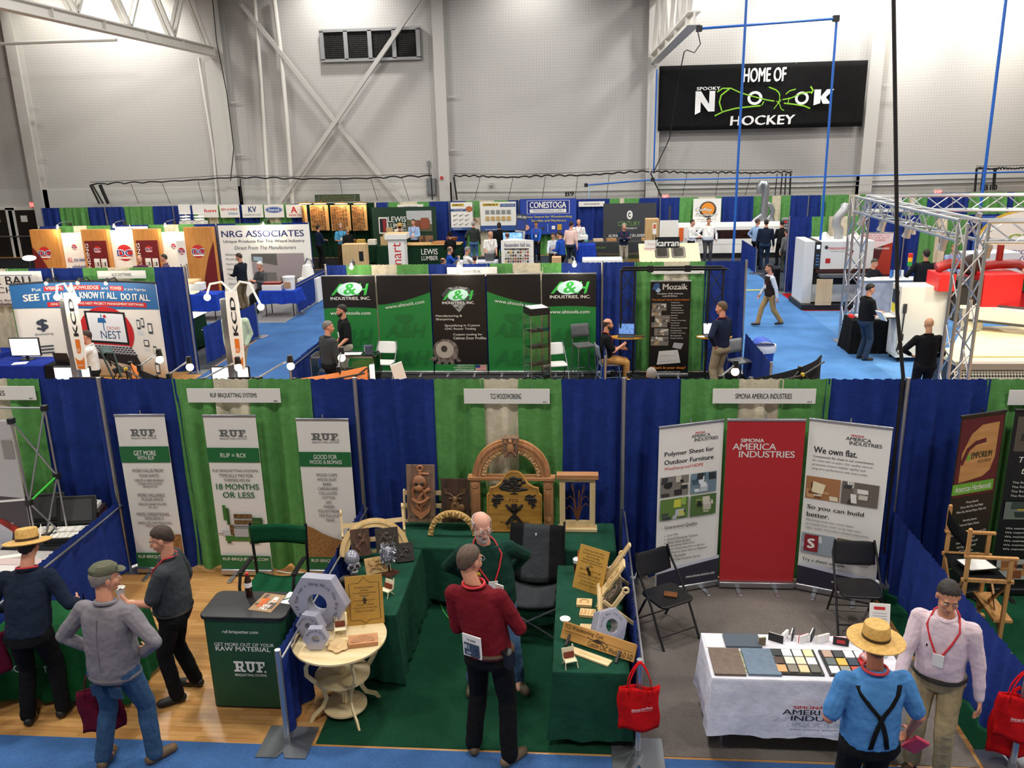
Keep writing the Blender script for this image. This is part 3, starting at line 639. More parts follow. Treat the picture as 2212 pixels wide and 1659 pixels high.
rollup('tall white banner reading GET MORE behind the man with a cup',(.17,-.15),(.78,-.13),2.07,rufA)
rollup('tall white banner reading 18 MONTHS OR LESS',(1.24,-.15),(1.88,-.15),2.07,rufB)
rollup('tall white banner listing WOOD CHIPS and BARK above a heap of chips',(2.33,-.12),(2.96,-.12),2.02,rufC)
# grey-carpet booth: three wide banners
def simlogo(p,u0,v0,k,m,mr,asp):
 K=k*asp;p.beg();p.text('SIMONA',u0+.13*k,v0+.215*K,u0+.50*k,v0+.285*K,mr,.03);p.text('AMERICA',u0,v0+.075*K,u0+.70*k,v0+.195*K,m,.012,0,.95);p.text('INDUSTRIES',u0+.11*k,v0-.065*K,u0+k,v0+.055*K,m,.012,0,.95);p.end('logo')
LAV=mt('#cdd0e0');NVY=mt('#2d2c3b')
WD=['#a8744a','#e6dcc0','#7a5030','#c99c6a','#5b3a22'];ST=['#6a6259','#e8e6e0','#cfc9bb','#8a8074','#3b3a38']
def colz(L):return[mt(c)for c in L]
def simL(p):
 a=.39;simlogo(p,.50,.905,.42,INK,REDS,a);p.text('Polymer Sheet for',.09,.818,.86,.852,INK,.02);p.text('Outdoor Furniture',.09,.775,.86,.803,INK,.02);p.text('Weatherproof HDPE',.09,.735,.70,.760,REDS,.0)
 pic(p,.04,.575,.48,.70,colz(['#7d7a72','#2a2a2c','#3a3a3c','#c9c3b4','#1e1e20']),3,9);pic(p,.51,.575,.92,.70,colz(['#6f8794','#dfe4e6','#3f5b6a','#b9c4c8','#2d3437']),4,9);pic(p,.04,.435,.48,.565,colz(['#5d7f3c','#c9c84a','#3f4348','#8fae52','#b7bcc0']),5,10);pic(p,.51,.435,.92,.565,colz(['#4f6d3a','#d5cfc0','#22241f','#7f9a4a','#bfb9aa']),6,10)
 p.text('Guaranteed Quality',.11,.375,.63,.402,INK,.015)
 for i,(s,w)in enumerate((('Lays Flat',.17),('Scratch-Resistant Texture',.48),('Matte Gloss Surface',.37),('Long-Lasting Solid Color',.44),("Won't Delaminate, Rot or Splinter",.60),('No Need to Sand, Paint or Edgeband',.64),('CNC Machinable',.30),('World Class Customer Service',.54))):p.text(s,.16,.330-i*.0225,.16+w,.347-i*.0225,DKG,.008);p.rect(.11,.334-i*.0225,.125,.340-i*.0225,GRY)
 p.poly([(0,.10),(1,.10),(1,.165),(.7,.15),(.35,.14),(0,.115)],LAV);p.poly([(0,0),(1,0),(1,.145),(.5,.125),(0,.10)],NVY);p.text('www.simona-america.com',.47,.045,.94,.062,PW,.012)
def simC(p):
 simlogo(p,.08,.80,.81,PW,PW,.40);
def simR(p):
 a=.39;simlogo(p,.46,.895,.44,INK,REDS,a);p.text('We own flat.',.08,.812,.62,.85,INK,.022);p.text('Consistently flat sheet is our commitment.',.08,.782,.83,.797,DKG,.014)
 for i,(s,w)in enumerate((("It's what sets us apart. Our quality control",.73),('processes ensure reliable rigidity and',.65),('long-term performance with every order.',.69))):p.text(s,.08,.758-i*.024,.08+w,.774-i*.024,GRY,.004)
 pic(p,.02,.535,.45,.67,colz(WD),7,8);pic(p,.47,.535,.92,.67,colz(ST),8,9);p.poly([(.10,.58),(.24,.57),(.27,.63),(.11,.645)],mt('#ecdfb8'));p.text('So you can build',.06,.468,.77,.50,INK,.022);p.text('better.',.06,.428,.35,.455,INK,.022)
 for i,(s,w)in enumerate((('Machining-made-easy means faster',.60),('processing times, lower scrap rates and a',.70),('higher quality end product without compromise.',.80))):p.text(s,.06,.398-i*.024,.06+w,.414-i*.024,GRY,.004)
 pic(p,.02,.20,.45,.325,colz(['#9aa7b0','#dcdfe0','#5d6b74','#c6ccd0','#3f4a50']),9,6);pic(p,.47,.19,.92,.325,colz(['#6d5a45','#d9c9a6','#3a2c20','#a8906c','#b9b4aa']),10,9);p.rect(.06,.215,.24,.318,mt('#8f1f2a'));p.text('S',.10,.235,.20,.295,PW,.05)
 p.text('Try a sheet sample',.05,.145,.60,.17,INK,.018);p.text('to experience the difference.',.06,.118,.58,.135,GRY,.004);p.poly([(0,.09),(1,.09),(1,.12),(.5,.125),(.2,.14),(0,.125)],LAV);p.poly([(0,0),(1,0),(1,.095),(.5,.10),(0,.115)],NVY);p.text('www.simona-america.com',.45,.042,.92,.058,PW,.012)
rollup('white banner with four patio photographs left of the red banner',(6.46,-.44),(7.2,-.17),2.05,simL)
rollup('plain red banner with white lettering at its top',(7.215,-.22),(8.065,-.22),2.07,simC,mt('#b8242c','plain',.6))
rollup('white banner reading We own flat right of the red banner',(8.09,-.21),(8.87,-.52),2.08,simR)
# black leaf banners of the right-hand booth
def emp(p):
 bur=mt('#5a1522');tan=mt('#c8935a','woodx',h2='#b47f48');gn=mt('#69a834');p.rect(.03,.56,.97,.985,bur);p.poly([(.12,.64),(.12,.80),(.28,.90),(.5,.945),(.88,.95),(.88,.76),(.8,.69),(.65,.66),(.4,.65)],tan)
 p.line([(.13,.74),(.25,.82),(.4,.85),(.63,.86)],.085,bur);p.text('EMPORIUM',.33,.765,.80,.80,mt('#2c3320'),.03);p.rect(.24,.76,.31,.79,gn);p.text('ROSSI GROUP',.50,.738,.80,.755,mt('#7a5a34'),.01);p.rect(.0,.575,.93,.635,gn);p.text('American Hardwoods',.07,.588,.88,.622,PW,.004)
 for i,(s,w)in enumerate((('Primary Species:',.28),('Cherry, Red Oak, Hard Maple',.52),('White Oak, Red Leaf Maple, White Ash',.68),('',0),('Secondary Species:',.32),('Basswood, Poplar, Hickory',.46),('',0),('Stocking 6 million board feet of 4/4 through 12/4',.82),('for prompt delivery',.34),('Annual production: 30 mmbf',.50),('Kiln Capacity: 1.4 mmbf',.44),('FSC Certification',.32),('Owned trucks for dedicated delivery',.62))):
  if s:p.text(s,.5-w/2,.515-i*.0255,.5+w/2,.532-i*.0255,PW,.0)
 p.line([(0,.14),(.5,.17),(.97,.20)],.012,gn)
rollup('black and burgundy banner with a tan leaf emblem',(9.56,-.48),(10.12,-.26),2.2,emp,BLK(),BLK(),topm=BLK())
def emp2(p):
 p.text('Transforming',.14,.71,.9,.75,PW,.004,.2);p.text('the forest',.2,.655,.8,.695,PW,.004,.2);pic(p,.05,.78,.95,.97,colz(['#5b5348','#d9d4ca','#8a5a3c','#2e3228','#b8b0a0']),12,9)
 for i in range(4):p.text('The Rossi Group operates state of',.1,.60-i*.025,.9,.615-i*.025,PW,0)
 pic(p,.05,.40,.95,.5,colz(['#6f7a70','#d8b52c','#2c3a34','#9aa39a','#3f4a44']),13,9)
 for i in range(6):p.text('We maintain the highest quality',.1,.34-i*.024,.9,.355-i*.024,PW,0)
 pic(p,.05,.05,.95,.17,colz(['#b9b9b4','#a5673c','#8a5230','#2b2b2b','#c98d5a']),14,8)
rollup('black banner cut off by the right edge of the photo',(10.2,-.25),(11.0,-.25),2.2,emp2,BLK(),BLK(),topm=BLK())
# pop-up display at the far left
t=thing('popup_display','grey pop-up display panel with silver folding frame at the left edge','display',(-1.95,-.85,0));w,h=1.35,2.22
MB(mt('#b9b7b6','plain',.6)).box((0,0,.05),(w,.012,h)).build('graphic_panel',t)
m=MB(ALU());k=MB(BLK())
X0=w+.01
fr=[(X0,.02,h),(X0+.02,.02,1.25),(X0+.0,.02,.45)];bk=[(X0+.2,.32,h+.05),(X0+.2,.32,1.45),(X0+.2,.32,.62)]
for a,b in((fr[0],fr[1]),(fr[1],fr[2]),(bk[0],bk[1]),(bk[1],bk[2]),(fr[0],bk[1]),(fr[1],bk[0]),(fr[1],bk[2]),(fr[2],bk[1]),(fr[2],(X0,.02,.03)),((X0-1,.32,h+.05),bk[0]),((X0-1.2,.02,h),fr[0]),(bk[2],(X0+.2,.32,.03))):m.tube([a,b],.011,n=8)
for q in fr+bk:k.cb(q,(.06,.06,.06))
k.build('hub',t);m.build('strut',t);MB(mt('#35c436')).tube([fr[1],(X0+.1,.15,1.34),bk[1]],.012).build('green_clip',t)
pr=Pr(w,h-.05,0,0,.05);dk=mt('#4a4348');rd=mt('#c6281f','mottle',sc=2,h2='#7c1a14')
pr.rect(0,0,1,.56,dk);pr.poly([(.55,.56),(1,.52),(1,.58),(.62,.60)],dk);pr.poly([(.60,.38),(.72,.46),(.86,.44),(.80,.30),(.64,.28)],mt('#c3c2cc'));pr.poly([(.3,.60),(.6,.62),(.73,.56),(.63,.38),(.4,.34),(.25,.45)],REDS);pr.line([(.6,.62),(.745,.56),(.62,.36)],.022,PW);pr.line([(.745,.56),(1,.575)],.02,PW);pr.poly([(.74,.47),(.82,.45),(.95,.39),(.99,.30),(.96,.29),(.9,.36),(.80,.41),(.73,.44)],rd);pr.disc(.62,.24,.16,.10,mt('#dcdbe6'));pr.poly([(.7,.2),(.85,.22),(.95,.17),(.9,.1),(.78,.06),(.72,.12)],mt('#a85a28','mottle',sc=3,h2='#4a2614'));pr.poly([(.86,.02),(1,.02),(1,.17),(.9,.14)],mt('#c9c8d0'))
pr.rect(.9,.80,.99,.90,mt('#8f8a86'));pr.build(t)
# sample table with open cases at the far left
def draped_table(x0,y0,x1,y1,z,cloth,label,drop=.06,legmat=None,rz=0.,seed=1,tlabel=None,flare=.05,legs=True):
 cx,cy=(x0+x1)/2,(y0+y1)/2;w,d=x1-x0,y1-y0
 t=thing('folding_table',tlabel or label.replace('cloth','table',1),'table',(cx,cy,0),rz);MB(mt('#cfcac0')).box((-w/2+.01,-d/2+.01,z-.04),(w/2-.01,d/2-.01,z-.006)).build('tabletop',t)
 for sx in(-1,1):
  for sy in(-1,1):MB(legmat or BLK()).cyl((sx*(w/2-.12),sy*(d/2-.1),0),(sx*(w/2-.12),sy*(d/2-.1),z-.04),.016).build('leg',t)
 m=MB(cloth);per=[];nx,ny=max(6,int(w/.04)),max(6,int(d/.04));r=random.Random(seed);ph=[r.random()*6 for _ in range(4)]
 per+=[(-w/2+w*i/nx,-d/2,0,-1)for i in range(nx)]+[(w/2,-d/2+d*i/ny,1,0)for i in range(ny)]+[(w/2-w*i/nx,d/2,0,1)for i in range(nx)]+[(-w/2,d/2-d*i/ny,-1,0)for i in range(ny)]
 N=len(per);zs=[0,.012,.05,.15,.35,.6,.85,1.];vs=[]
 for j,tt in enumerate(zs):
  for i,(x,y,nx_,ny_)in enumerate(per):
   s=i/N*2*PI;f=.5+.5*math.sin(s*11+ph[0])*math.sin(s*5+ph[1])+.3*math.sin(s*23+ph[2]);o=.006*min(1,j)+tt*(.012+flare*max(0,f));l=math.hypot(x/w,y/d);cz=1 if(abs(x)>w/2-.06 and abs(y)>d/2-.06)else 0
   k=1+cz*.8*tt;dd=(nx_,ny_)
   if cz:dd=(math.copysign(.75,x),math.copysign(.75,y))
   vs.append((x+dd[0]*o*k,y+dd[1]*o*k,z-(z-drop+.015*math.sin(s*7+ph[3]))*tt if j else z))
 m.add(vs,[(j*N+i,j*N+(i+1)%N,(j+1)*N+(i+1)%N,(j+1)*N+i)[::-1]for j in range(len(zs)-1)for i in range(N)]+[tuple(range(N))])
 one('tablecloth',m,label,'tablecloth',(cx,cy,0),rz,smooth=60);return t
TG=mt('#1b4836','cloth')
draped_table(-1.9,-2.0,-.09,-.75 if 0 else-1.0,.74,mt('#b9b6b2','cloth'),'pale grey cloth on the sample table at the left edge',seed=3)
draped_table(-.95,-.92,-.09,-.1,.72,mt('#26282b','cloth'),'dark cloth on the table under the open sample cases',seed=4)
def case(x,y,rz,label):
 t=thing('sample_case',label,'case',(x,y,.721),rz);k=mt('#1a1a1c','plain',.55)
 m=MB(k);m.box((0,0,0),(.46,.34,.02));m.box((0,0,.02),(.02,.34,.09));m.box((.44,0,.02),(.46,.34,.09));m.box((.02,0,.02),(.44,.015,.09));m.box((.02,.325,.02),(.44,.34,.09));m.build('tray',t,bevel=.006)
 l=MB(k);l.M=TR(0,.345,.09)@rot(-18);l.box((0,0,0),(.46,.03,.34));l.build('lid',t,bevel=.01);l2=MB(mt('#3a3a3c'));l2 .M=l.M;l2 .box((.05,-.004,.05),(.41,0,.3));l2 .build('lid_pocket',t)
 MB(BLK()).tube([(.01,.05,.09),(.0,.2,.2),(.01,.36,.33)],.006,n=5).build('strap',t);return t
t=case(-.86,-.82,.25,'open black sample case with white and beige strips');r=random.Random(5)
m=MB(mt('#e9e4d8'));m.box((.06,.06,.03),(.40,.28,.05));m.build('foam_insert',t);
for i in range(3):MB(mt(('#d8b98a','#f2efe8','#cfc6b4')[i])).box((.1+i*.1,.08,.05),(.17+i*.1,.26,.075)).build('sample_strip',t)
t2=case(-.47,-.86,.15,'open black sample case filled with rows of white sample sticks')
for i in range(14):MB(mt(('#efece4','#e3ddcf','#f4f2ee','#d8d0bd')[i%4])).box((.03+i*.029,.03,.03),(.052+i*.029,.17,.085)).build('sample_stick',t2)
for i in range(14):MB(mt(('#f4f2ee','#e0d8c8','#d9c23c' if i in(9,10)else '#efece4')[i%3])).box((.03+i*.029,.18,.03),(.052+i*.029,.31,.095)).build('sample_stick',t2)
t=thing('carry_case','closed dark carry case with a white box on top near the drape','case',(-.42,-.4,.721),.2);MB(mt('#2b1b1d')).box((0,0,0),(.34,.26,.2)).build('body',t,bevel=.015)
for z in(.07,.13):MB(mt('#7a2a2c')).box((-.003,-.003,z),(.343,.263,z+.008)).build('zip',t)
one('white_box',MB(mt('#e3e1dc')).box((.02,.03,0),(.3,.22,.05)).box((.16,.06,.05),(.28,.18,.075)),'white sample box on top of the closed dark case','box',(-.42,-.4,.923),.2,bevel=.003)
one('sample_strip',MB(mt('#efeadf')).box((0,0,0),(.3,.07,.03)),'loose pale sample strip on the grey table cloth','sample',(-.78,-1.28,.743),.35,bevel=.003)
t=thing('sample_board','grey and white striped sample boards on the pale table','sample',(-1.3,-1.95,.743),.0)
for i in range(5):MB(mt(('#9a938f','#e8e5e2','#b7a49f','#d9d5d2','#cdb9b4')[i])).box((0,i*.15,0),(1.1,i*.15+.14,.012)).build('stripe_board',t)
# wood-floor booth
draped_table(.12,-2.62,1.35,-2.02,.74,mt('#124d26','cloth'),'bottle green cloth on the table behind the man in the grey jacket',seed=6)
pr=Pr(1.2,.68,-2.645,.12,.03);pr.text('BRIQUETTING',.03,.45,.6,.58,mt('#b9c2ba'),.01)
o=pr.T.build('cloth_lettering',bpy.data.objects['tablecloth.002'],smooth=0);o.matrix_parent_inverse=TR(-.735,2.32,0)
one('paper_sheet',MB(PW).box((-.1,-.14,0),(.1,.14,.002)),'white sheet on the green cloth beside the grey jacket sleeve','paper',(1.22,-2.36,.743),.5)
one('paper_plate',MB(mt('#e9d9b6')).lathe([(0,0),(.08,.0),(.115,.012),(.112,.015),(.08,.004),(0,.003)],n=30),'round cream plate at the back of the green table','plate',(1.18,-2.12,.743))
t=thing('display_counter','green portable counter with a black top and white lettering','counter',(2.16,-2.62,0));w=.80;d=.46
def rrect(x0,y0,x1,y1,r,n=6):return[p for cx,cy,a in((x1-r,y1-r,0),(x0+r,y1-r,90),(x0+r,y0+r,180),(x1-r,y0+r,270))for p in arc(cx,cy,r,a,a+90,n)]
MB(RGD).slab(rrect(.02,.02,w-.02,d-.02,.06),.02,.94).build('wrap',t);MB(BLK()).slab(rrect(0,0,w,d,.07),.94,.975).build('top',t,bevel=.006);MB(BLK()).slab(rrect(.02,.02,w-.02,d-.02,.06),0,.02).build('plinth',t)
pr=Pr(w-.04,.92,.02,.02,.02);pr.text('ruf-briquetter.com',.24,.835,.68,.882,PW,.012);pr.text('GET MORE OUT OF YOUR',.12,.70,.86,.738,PW,.006);pr.text('RAW MATERIAL',.13,.645,.81,.695,PW,.016);ruf_logo(pr,.33,.36,.73,.53,PW);pr.build(t)
t=thing('soda_bottle','plastic cola bottle with red cap on the black counter top','bottle',(2.50,-2.25,.975))
MB(mt('#2a120c','plain',.1)).lathe([(0,0),(.03,0),(.033,.01),(.031,.05),(.033,.09),(.033,.15),(.025,.185),(.013,.21),(.012,.225),(0,.225)],n=20).build('body',t);MB(mt('#e6e6ea')).lathe([(.0335,.10),(.0338,.10),(.0338,.148),(.0335,.148)],n=20).build('label_band',t);MB(mt('#c4161c')).cyl((0,0,.222),(0,0,.242),.014).build('cap',t)
def flat_print(name,label,cat,x,y,z,w,h,rz,mat,prints,th=.002):
 t=thing(name,label,cat,(x,y,z),rz);MB(mat).box((0,0,0),(w,h,th)).build('sheet',t);pr=Pr(w,h,0,M=Matrix(((1,0,0,0),(0,0,1,0),(0,-1,0,th),(0,0,0,1))),step=.0003);prints(pr);pr.build(t);return t
def br1(p):pic(p,.02,.02,.98,.98,colz(['#9c7f5e','#d2752a','#d9d6d0','#5b4a3a','#c25a1c']),21,12);p.text('WE',.42,.22,.78,.36,PW,.03);p.text('FILL',.42,.06,.78,.2,PW,.03)
flat_print('brochure','orange and brown brochure on the black counter top','brochure',2.58,-2.49,.976,.23,.30,-.18,mt('#b98a5a'),br1)
def br2(p):p.line([(.2,.3),(.5,.5),(.85,.72)],.16,mt('#1e7a4a'));p.line([(.15,.25),(.4,.4)],.12,mt('#2c3a36'))
flat_print('brochure','white card with a green pen picture on the black counter top','brochure',2.82,-2.36,.976,.12,.20,-.2,PW,br2)
t=thing('director_chair','tall green fabric director chair with black frame behind the counter','chair',(2.33,-1.2,0),.0);gm=mt('#0f4a2e','cloth');k=BLK()
MB(gm).grid(lambda u,v:(-.31+.62*u,.22+.05*math.sin(PI*u),.86+.22*v),12,4).build('backrest',t,solid=.006);MB(gm).grid(lambda u,v:(-.27+.54*u,-.22+.44*v,.52-.05*math.sin(PI*u)),12,6).build('seat',t,solid=.006)
for s in(-1,1):
 m=MB(k);m.tube([(s*.29,.23,.50),(s*.30,.23,.80),(s*.31,.24,1.1)],.017);m.build('back_post',t)
 m=MB(k);m.tube([(s*.29,-.25,.0),(s*.29,-.25,.60),(s*.29,-.20,.70),(s*.29,.05,.74),(s*.29,.2,.72)],.017);m.tube([(s*.29,.23,0),(s*.29,.23,.52)],.017);m.build('side_frame',t)
 MB(k).box((s*.29-.025,-.22,.725),(s*.29+.025,.16,.75)).build('armrest',t,bevel=.008)
for s in(-1,1):MB(k).tube([(-s*.28,-.24,.06),(s*.28,-.24,.48)],.012).build('cross_brace',t);MB(k).tube([(-s*.28,.22,.06),(s*.28,.22,.48)],.012).build('cross_brace',t)
drop([(1.9,-.08,.03),(2.05,-.1,.012),(2.15,-.08,.02),(2.3,-.1,.012)],.008,'white mains lead on the wood floor below the drape','power_lead',mt('#e0ddd6'))
# ---- green-carpet booth
draped_table(3.24,-2.14,3.86,-.80,.74,TG,'dark green cloth on the long table left of the two talking men',seed=7,drop=.03)
draped_table(3.55,-.76,6.0,-.1,.74,TG,'dark green cloth on the table below the carved arch',seed=8,drop=.12)
draped_table(5.38,-2.95,6.02,-1.12,.74,TG,'dark green cloth on the table beside the red tote bag',seed=9,drop=.08,flare=.03)
def rosette(m,c,r,mat,axis=None):
 for i in range(8):a=i*PI/4;m.ell((c[0]+r*.55*math.cos(a),c[1],c[2]+r*.55*math.sin(a)),(r*.34,r*.22,r*.34),mat,8,6)
 m.ell(c,(r*.3,r*.35,r*.3),mat,8,6)
# big arch
TZ=.741
t=thing('carved_arch','large carved cherry arch with fluted columns and a keystone','arch',(4.83,-.2,TZ));HC=.61;R=.445
MB(CHERX).box((-.5,-.07,HC-.02),(.5,.05,HC+.02)).build('crossbar',t,bevel=.006)
for s in(-1,1):
 m=MB(CHER);m.box((s*.42-.055,-.045,0),(s*.42+.055,.035,HC-.02))
 for q in(-.03,-.01,.01,.03):m.box((s*.42+q-.006,-.055,.16),(s*.42+q+.006,-.045,HC-.18))
 m.build('column',t,bevel=.003);m=MB(CHER);rosette(m,(s*.42,-.05,HC-.09),.045,None);rosette(m,(s*.42,-.05,.1),.035,None);m.build('rosette',t)
m=MB(CHER);n=48
for r0,r1,y in((.445,.42,-.035),(.42,.395,-.055),(.395,.37,-.04),(.37,.345,-.05),(.345,.285,-.03)):m.ring(arc(0,HC+.02,r0,0,180,n),arc(0,HC+.02,r1,0,180,n),y,.03,closed=False)
m.build('arch_moulding',t);m=MB(mt('#d8b083','wood',.5,h2='#c0935f'))
for i in range(26):
 a0=PI*i/26;a1=PI*(i+1)/26;am=(a0+a1)/2;q=lambda r,a,y:(r*math.cos(a),y,HC+.02+r*math.sin(a));f=i%2
 m.add([q(.343,a0,-.031),q(.343,a1,-.031),q(.287,a1,-.031),q(.287,a0,-.031),q(.33 if f else .30,am,-.055)],[(0,4,1),(1,4,2),(2,4,3),(3,4,0)])
m.build('facet_band',t,smooth=0);m=MB(WAL);z0,z1=HC+.27,HC+.50;m.prism([(-.07,z0),(.07,z0),(.095,z1),(-.095,z1)],-.08,.03);m.build('keystone',t,bevel=.004)
m=MB(CHER);zc=(z0+z1)/2;m.tube([(-.06,-.09,zc-.09),(.06,-.09,zc+.09)],.006);m.tube([(.06,-.09,zc-.09),(-.06,-.09,zc+.09)],.006);m.ell((0,-.085,zc),(.04,.018,.055));m.ell((0,-.085,zc+.075),(.022,.018,.03));m.tube([(-.07,-.09,zc+.055),(-.045,-.09,zc+.075)],.005);m.tube([(.07,-.09,zc+.055),(.045,-.09,zc+.075)],.005);m.build('carved_crest',t)
# workshop sign
t=thing('carved_sign','golden carved sign with a black tree, grapes and crossed chisels','sign',(4.865,-.36,TZ));S=mt('#b98a3a','woodx',.45,h2='#98692a')
half=[(.29,.0),(.29,.08),(.315,.11),(.315,.44),(.285,.47),(.28,.53),(.22,.545),(.16,.585),(.115,.66),(.08,.705),(.04,.725)]
ol=[(-x,z)for x,z in half]+[(x,z)for x,z in half[::-1]];T0=rot(-7);m=MB(S);m.M=T0;m.prism(ol[::-1],-.02,.02);m.build('sign_board',t,bevel=.006)
m=MB(mt('#a57a30','woodx',h2='#8a5f24'));m.M=T0
ol2=[(x*.94,.37+(z-.37)*.95)for x,z in ol];m.tube([(x,-.021,z)for x,z in ol2],.006,n=6,closed=True);m.build('border_bead',t)
m=MB(EBO);m.M=T0;r=random.Random(2)
for i in range(46):
 a=r.random()*PI;q=math.sqrt(r.random());m.ell((.15*q*math.cos(a),-.024,.52+.125*q*math.sin(a)),(.028,.012,.022),None,8,6)
for s in(-1,1):m.ell((s*.11,-.024,.515),(.05,.012,.018));m.ell((s*.05,-.024,.50),(.05,.012,.015))
m.tube([(0,-.024,.46),(.003,-.024,.53)],[.018,.01]);m.box((-.045,-.028,.455),(.045,-.02,.465));m.build('tree_relief',t)
for s in(-1,1):
 m=MB(EBO);m.M=T0
 for row in range(5):
  for j in range(5-row):m.ell((s*(.185+.016*(row%2)+(j-(4-row)/2)*.027+s*0+row*.006),-.026,.40-row*.024),.0145,None,8,6)
 m.prism([(s*.12,.43),(s*.17,.455),(s*.21,.44),(s*.25,.455),(s*.22,.415),(s*.16,.41)],-.03,-.02);m.build('grape_relief',t)
 m=MB(EBO);m.M=T0@TR(0,-.024,.215)@rot(0,s*38);m.box((-.02,-.006,-.15),(.02,.006,-.03));m.box((-.011,-.006,-.03),(.011,.006,.05));m.tube([(0,0,.05),(0,0,.09),(0,0,.15)],[.012,.02,.014],n=10);m.build('chisel_relief',t)
m=MB(EBO);m.M=T0;m.cyl((0,-.03,.27),(0,-.03,.345),.033);m.tube([(0,-.027,.15),(0,-.027,.27)],.013);m.build('mallet_relief',t)
pr=Pr(.63,.72,-.02,-.315,0,M=T0);pr.text('TCS',.40,.505,.57,.555,EBO,.0,.2);pr.text('WOODWORKING',.24,.145,.77,.185,EBO,.005,.15);pr.text('EST. 1998',.37,.065,.63,.095,EBO,.0,.1);pr.build(t)
# cattail frame
t=thing('cattail_frame','pale maple frame with carved walnut cattails','picture frame',(5.58,-.28,TZ))
MB(CHERX).box((-.235,-.06,.64),(.235,.05,.70)).build('top_cap',t,bevel=.008);MB(MAPX).box((-.225,-.07,0),(.225,.06,.045)).build('foot',t,bevel=.008)
m=MB(MAP)
for s in(-1,1):m.box((s*.17-.032,-.018,.045),(s*.17+.032,.018,.64))
m.box((-.138,-.018,.045),(.138,.018,.12));m.box((-.138,-.018,.595),(.138,.018,.64));m.build('frame',t,bevel=.003)
m=MB(mt('#7a4a2c','wood',h2='#5a331c'))
for a,b in(((-.06,.2,.59),.055),((.02,.18,.5),.05),((.075,.19,.57),.05),((-.10,.17,.42),0),((.11,.17,.42),0),((-.11,.15,.30),0),((.12,.15,.33),0)):
 x,_,z=a;m.tube([(0,0,.12),(x*.35,0,.28),(x*.75,0,z-.1),(x,0,z)]if b else[(0,0,.12),(x*.4,0,z-.05),(x*.8,0,z),(x*1.2,0,z-.04)],[.014,.008,.006,.003],n=6)
 if b:m.tube([(x*.86,0,z-.1),(x*.93,0,z-.06),(x,0,z-.01)],[.009,.012,.006],n=8)
m.build('cattail_carving',t)
# two plaques on a rack
def shelf_rack(name,label,x,y,z,rz,w,hg,hook=.0,lean=-14,rails=(.08,),ledge=.06):
 t=thing(name,label,'rack',(x,y,z),rz);T1=rot(lean)
 for u in(0,w):
  m=MB(MAP);m.M=T1;m.box((u-.011,-.02,0),(u+.011,.02,hg))
  if hook:m.ring(arc(0,0,.035,0,360,14),arc(0,0,.017,0,360,14),-.011,.011,M=T1@TR(u,0,hg+.02)@rot(0,0,90))
  m.build('side_rail',t,bevel=.004)
  m=MB(MAP);m.bar((u,.02,hg*.6),(u,hg*.45+.12,.012),.018,.03);m.build('back_leg',t)
 for v in rails:m=MB(MAPX);m.M=T1;m.box((0,.0,v*hg),(w,.012,v*hg+.05));m.build('cross_rail',t)
 m=MB(MAPX);m.M=T1;m.box((-.011,-ledge,.06),(w+.011,.0,.075));m.box((-.011,-ledge,.075),(w+.011,-ledge+.01,.095));m.build('ledge',t,bevel=.002);return t
shelf_rack('display_rack','maple ledge rack holding the anchor and deer plaques',3.57,-.24,TZ,0,.80,.44,0,-8,(.5,.85))
def plaque(label,x,y,z,w,h,mat,rz=0.,lean=-12,fn=None,text=None,th=.022,tm=None):
 t=thing('carved_plaque',label,'plaque',(x,y,z),rz);T1=rot(lean);m=MB(mat);m.M=T1;m.box((0,-th,0),(w,0,h));m.build('board',t,bevel=.002)
 if fn:q=MB();q.M=T1@TR(w/2,-th,h/2);fn(q,w,h);q.build('relief',t)
 if text:pr=Pr(w,h,-th,M=T1);pr.text(text,.10,.07,.92,.115,tm or mt('#3a281e'),.0);pr.build(t)
 return t
def anchor(m,w,h):
 a=mt('#a8714d','plain',.45);b=mt('#8a583a','plain',.45);m.mat=a
 m.tube([(.03*math.cos(q*PI/8),-.012,.30+.03*math.sin(q*PI/8))for q in range(16)],.011,n=8,closed=True);m.tube([(0,-.01,.27),(0,-.01,-.2)],.016);m.tube([(-.02,-.012,.245),(.10,-.012,.235)],.013)
 m.prism([(-.12,-.10),(-.10,-.21),(0,-.30),(.10,-.21),(.12,-.10),(.08,-.17),(0,-.22),(-.08,-.17)],-.03,0)
 m.ell((-.01,-.015,.13),(.085,.045,.095),b);m.ell((-.015,-.05,.08),(.05,.02,.04),a);m.ell((-.04,-.06,.13),(.022,.012,.022),EBO);m.ell((.03,-.06,.13),(.022,.012,.022),EBO);m.prism([(-.015,.07),(.01,.07),(-.002,.105)],-.066,-.055,EBO)
 for s,o in((1,0),(-1,1.2),(1,2.2)):m.tube([(s*(.11-.012*i)*math.cos(.5*i+o),-.02,.06-.03*i+.03*math.sin(i*.8+o))for i in range(11)],[.024-.0016*i for i in range(11)],b if o else a,n=8)
 m.tube([(-.10+.02*i,-.03,-.05-.05*math.sin(i*.35))for i in range(11)],.018,a,n=8)
def deer(m,w,h):
 a=mt('#6a4a2c','plain',.45);m.mat=a;m.ell((0,-.02,-.08),(.055,.03,.09));m.ell((0,-.035,.02),(.03,.03,.045));m.ell((.0,-.05,-.02),(.02,.025,.03))
 for s in(-1,1):
  m.ell((s*.05,-.025,.035),(.028,.01,.013));m.tube([(s*.015,-.03,.05),(s*.05,-.028,.085),(s*.10,-.026,.10),(s*.125,-.026,.15)],[.008,.008,.007,.004],n=6)
  for q in(.07,.095,.115):m.tube([(s*q,-.027,.09),(s*q*.9,-.027,.09+.065)],[.006,.003],n=6)
 m.ell((.07,-.02,-.08),(.04,.02,.05));m.ell((-.02,-.02,-.17),(.08,.02,.04));m.ell((.02,-.02,-.2),(.10,.018,.02))
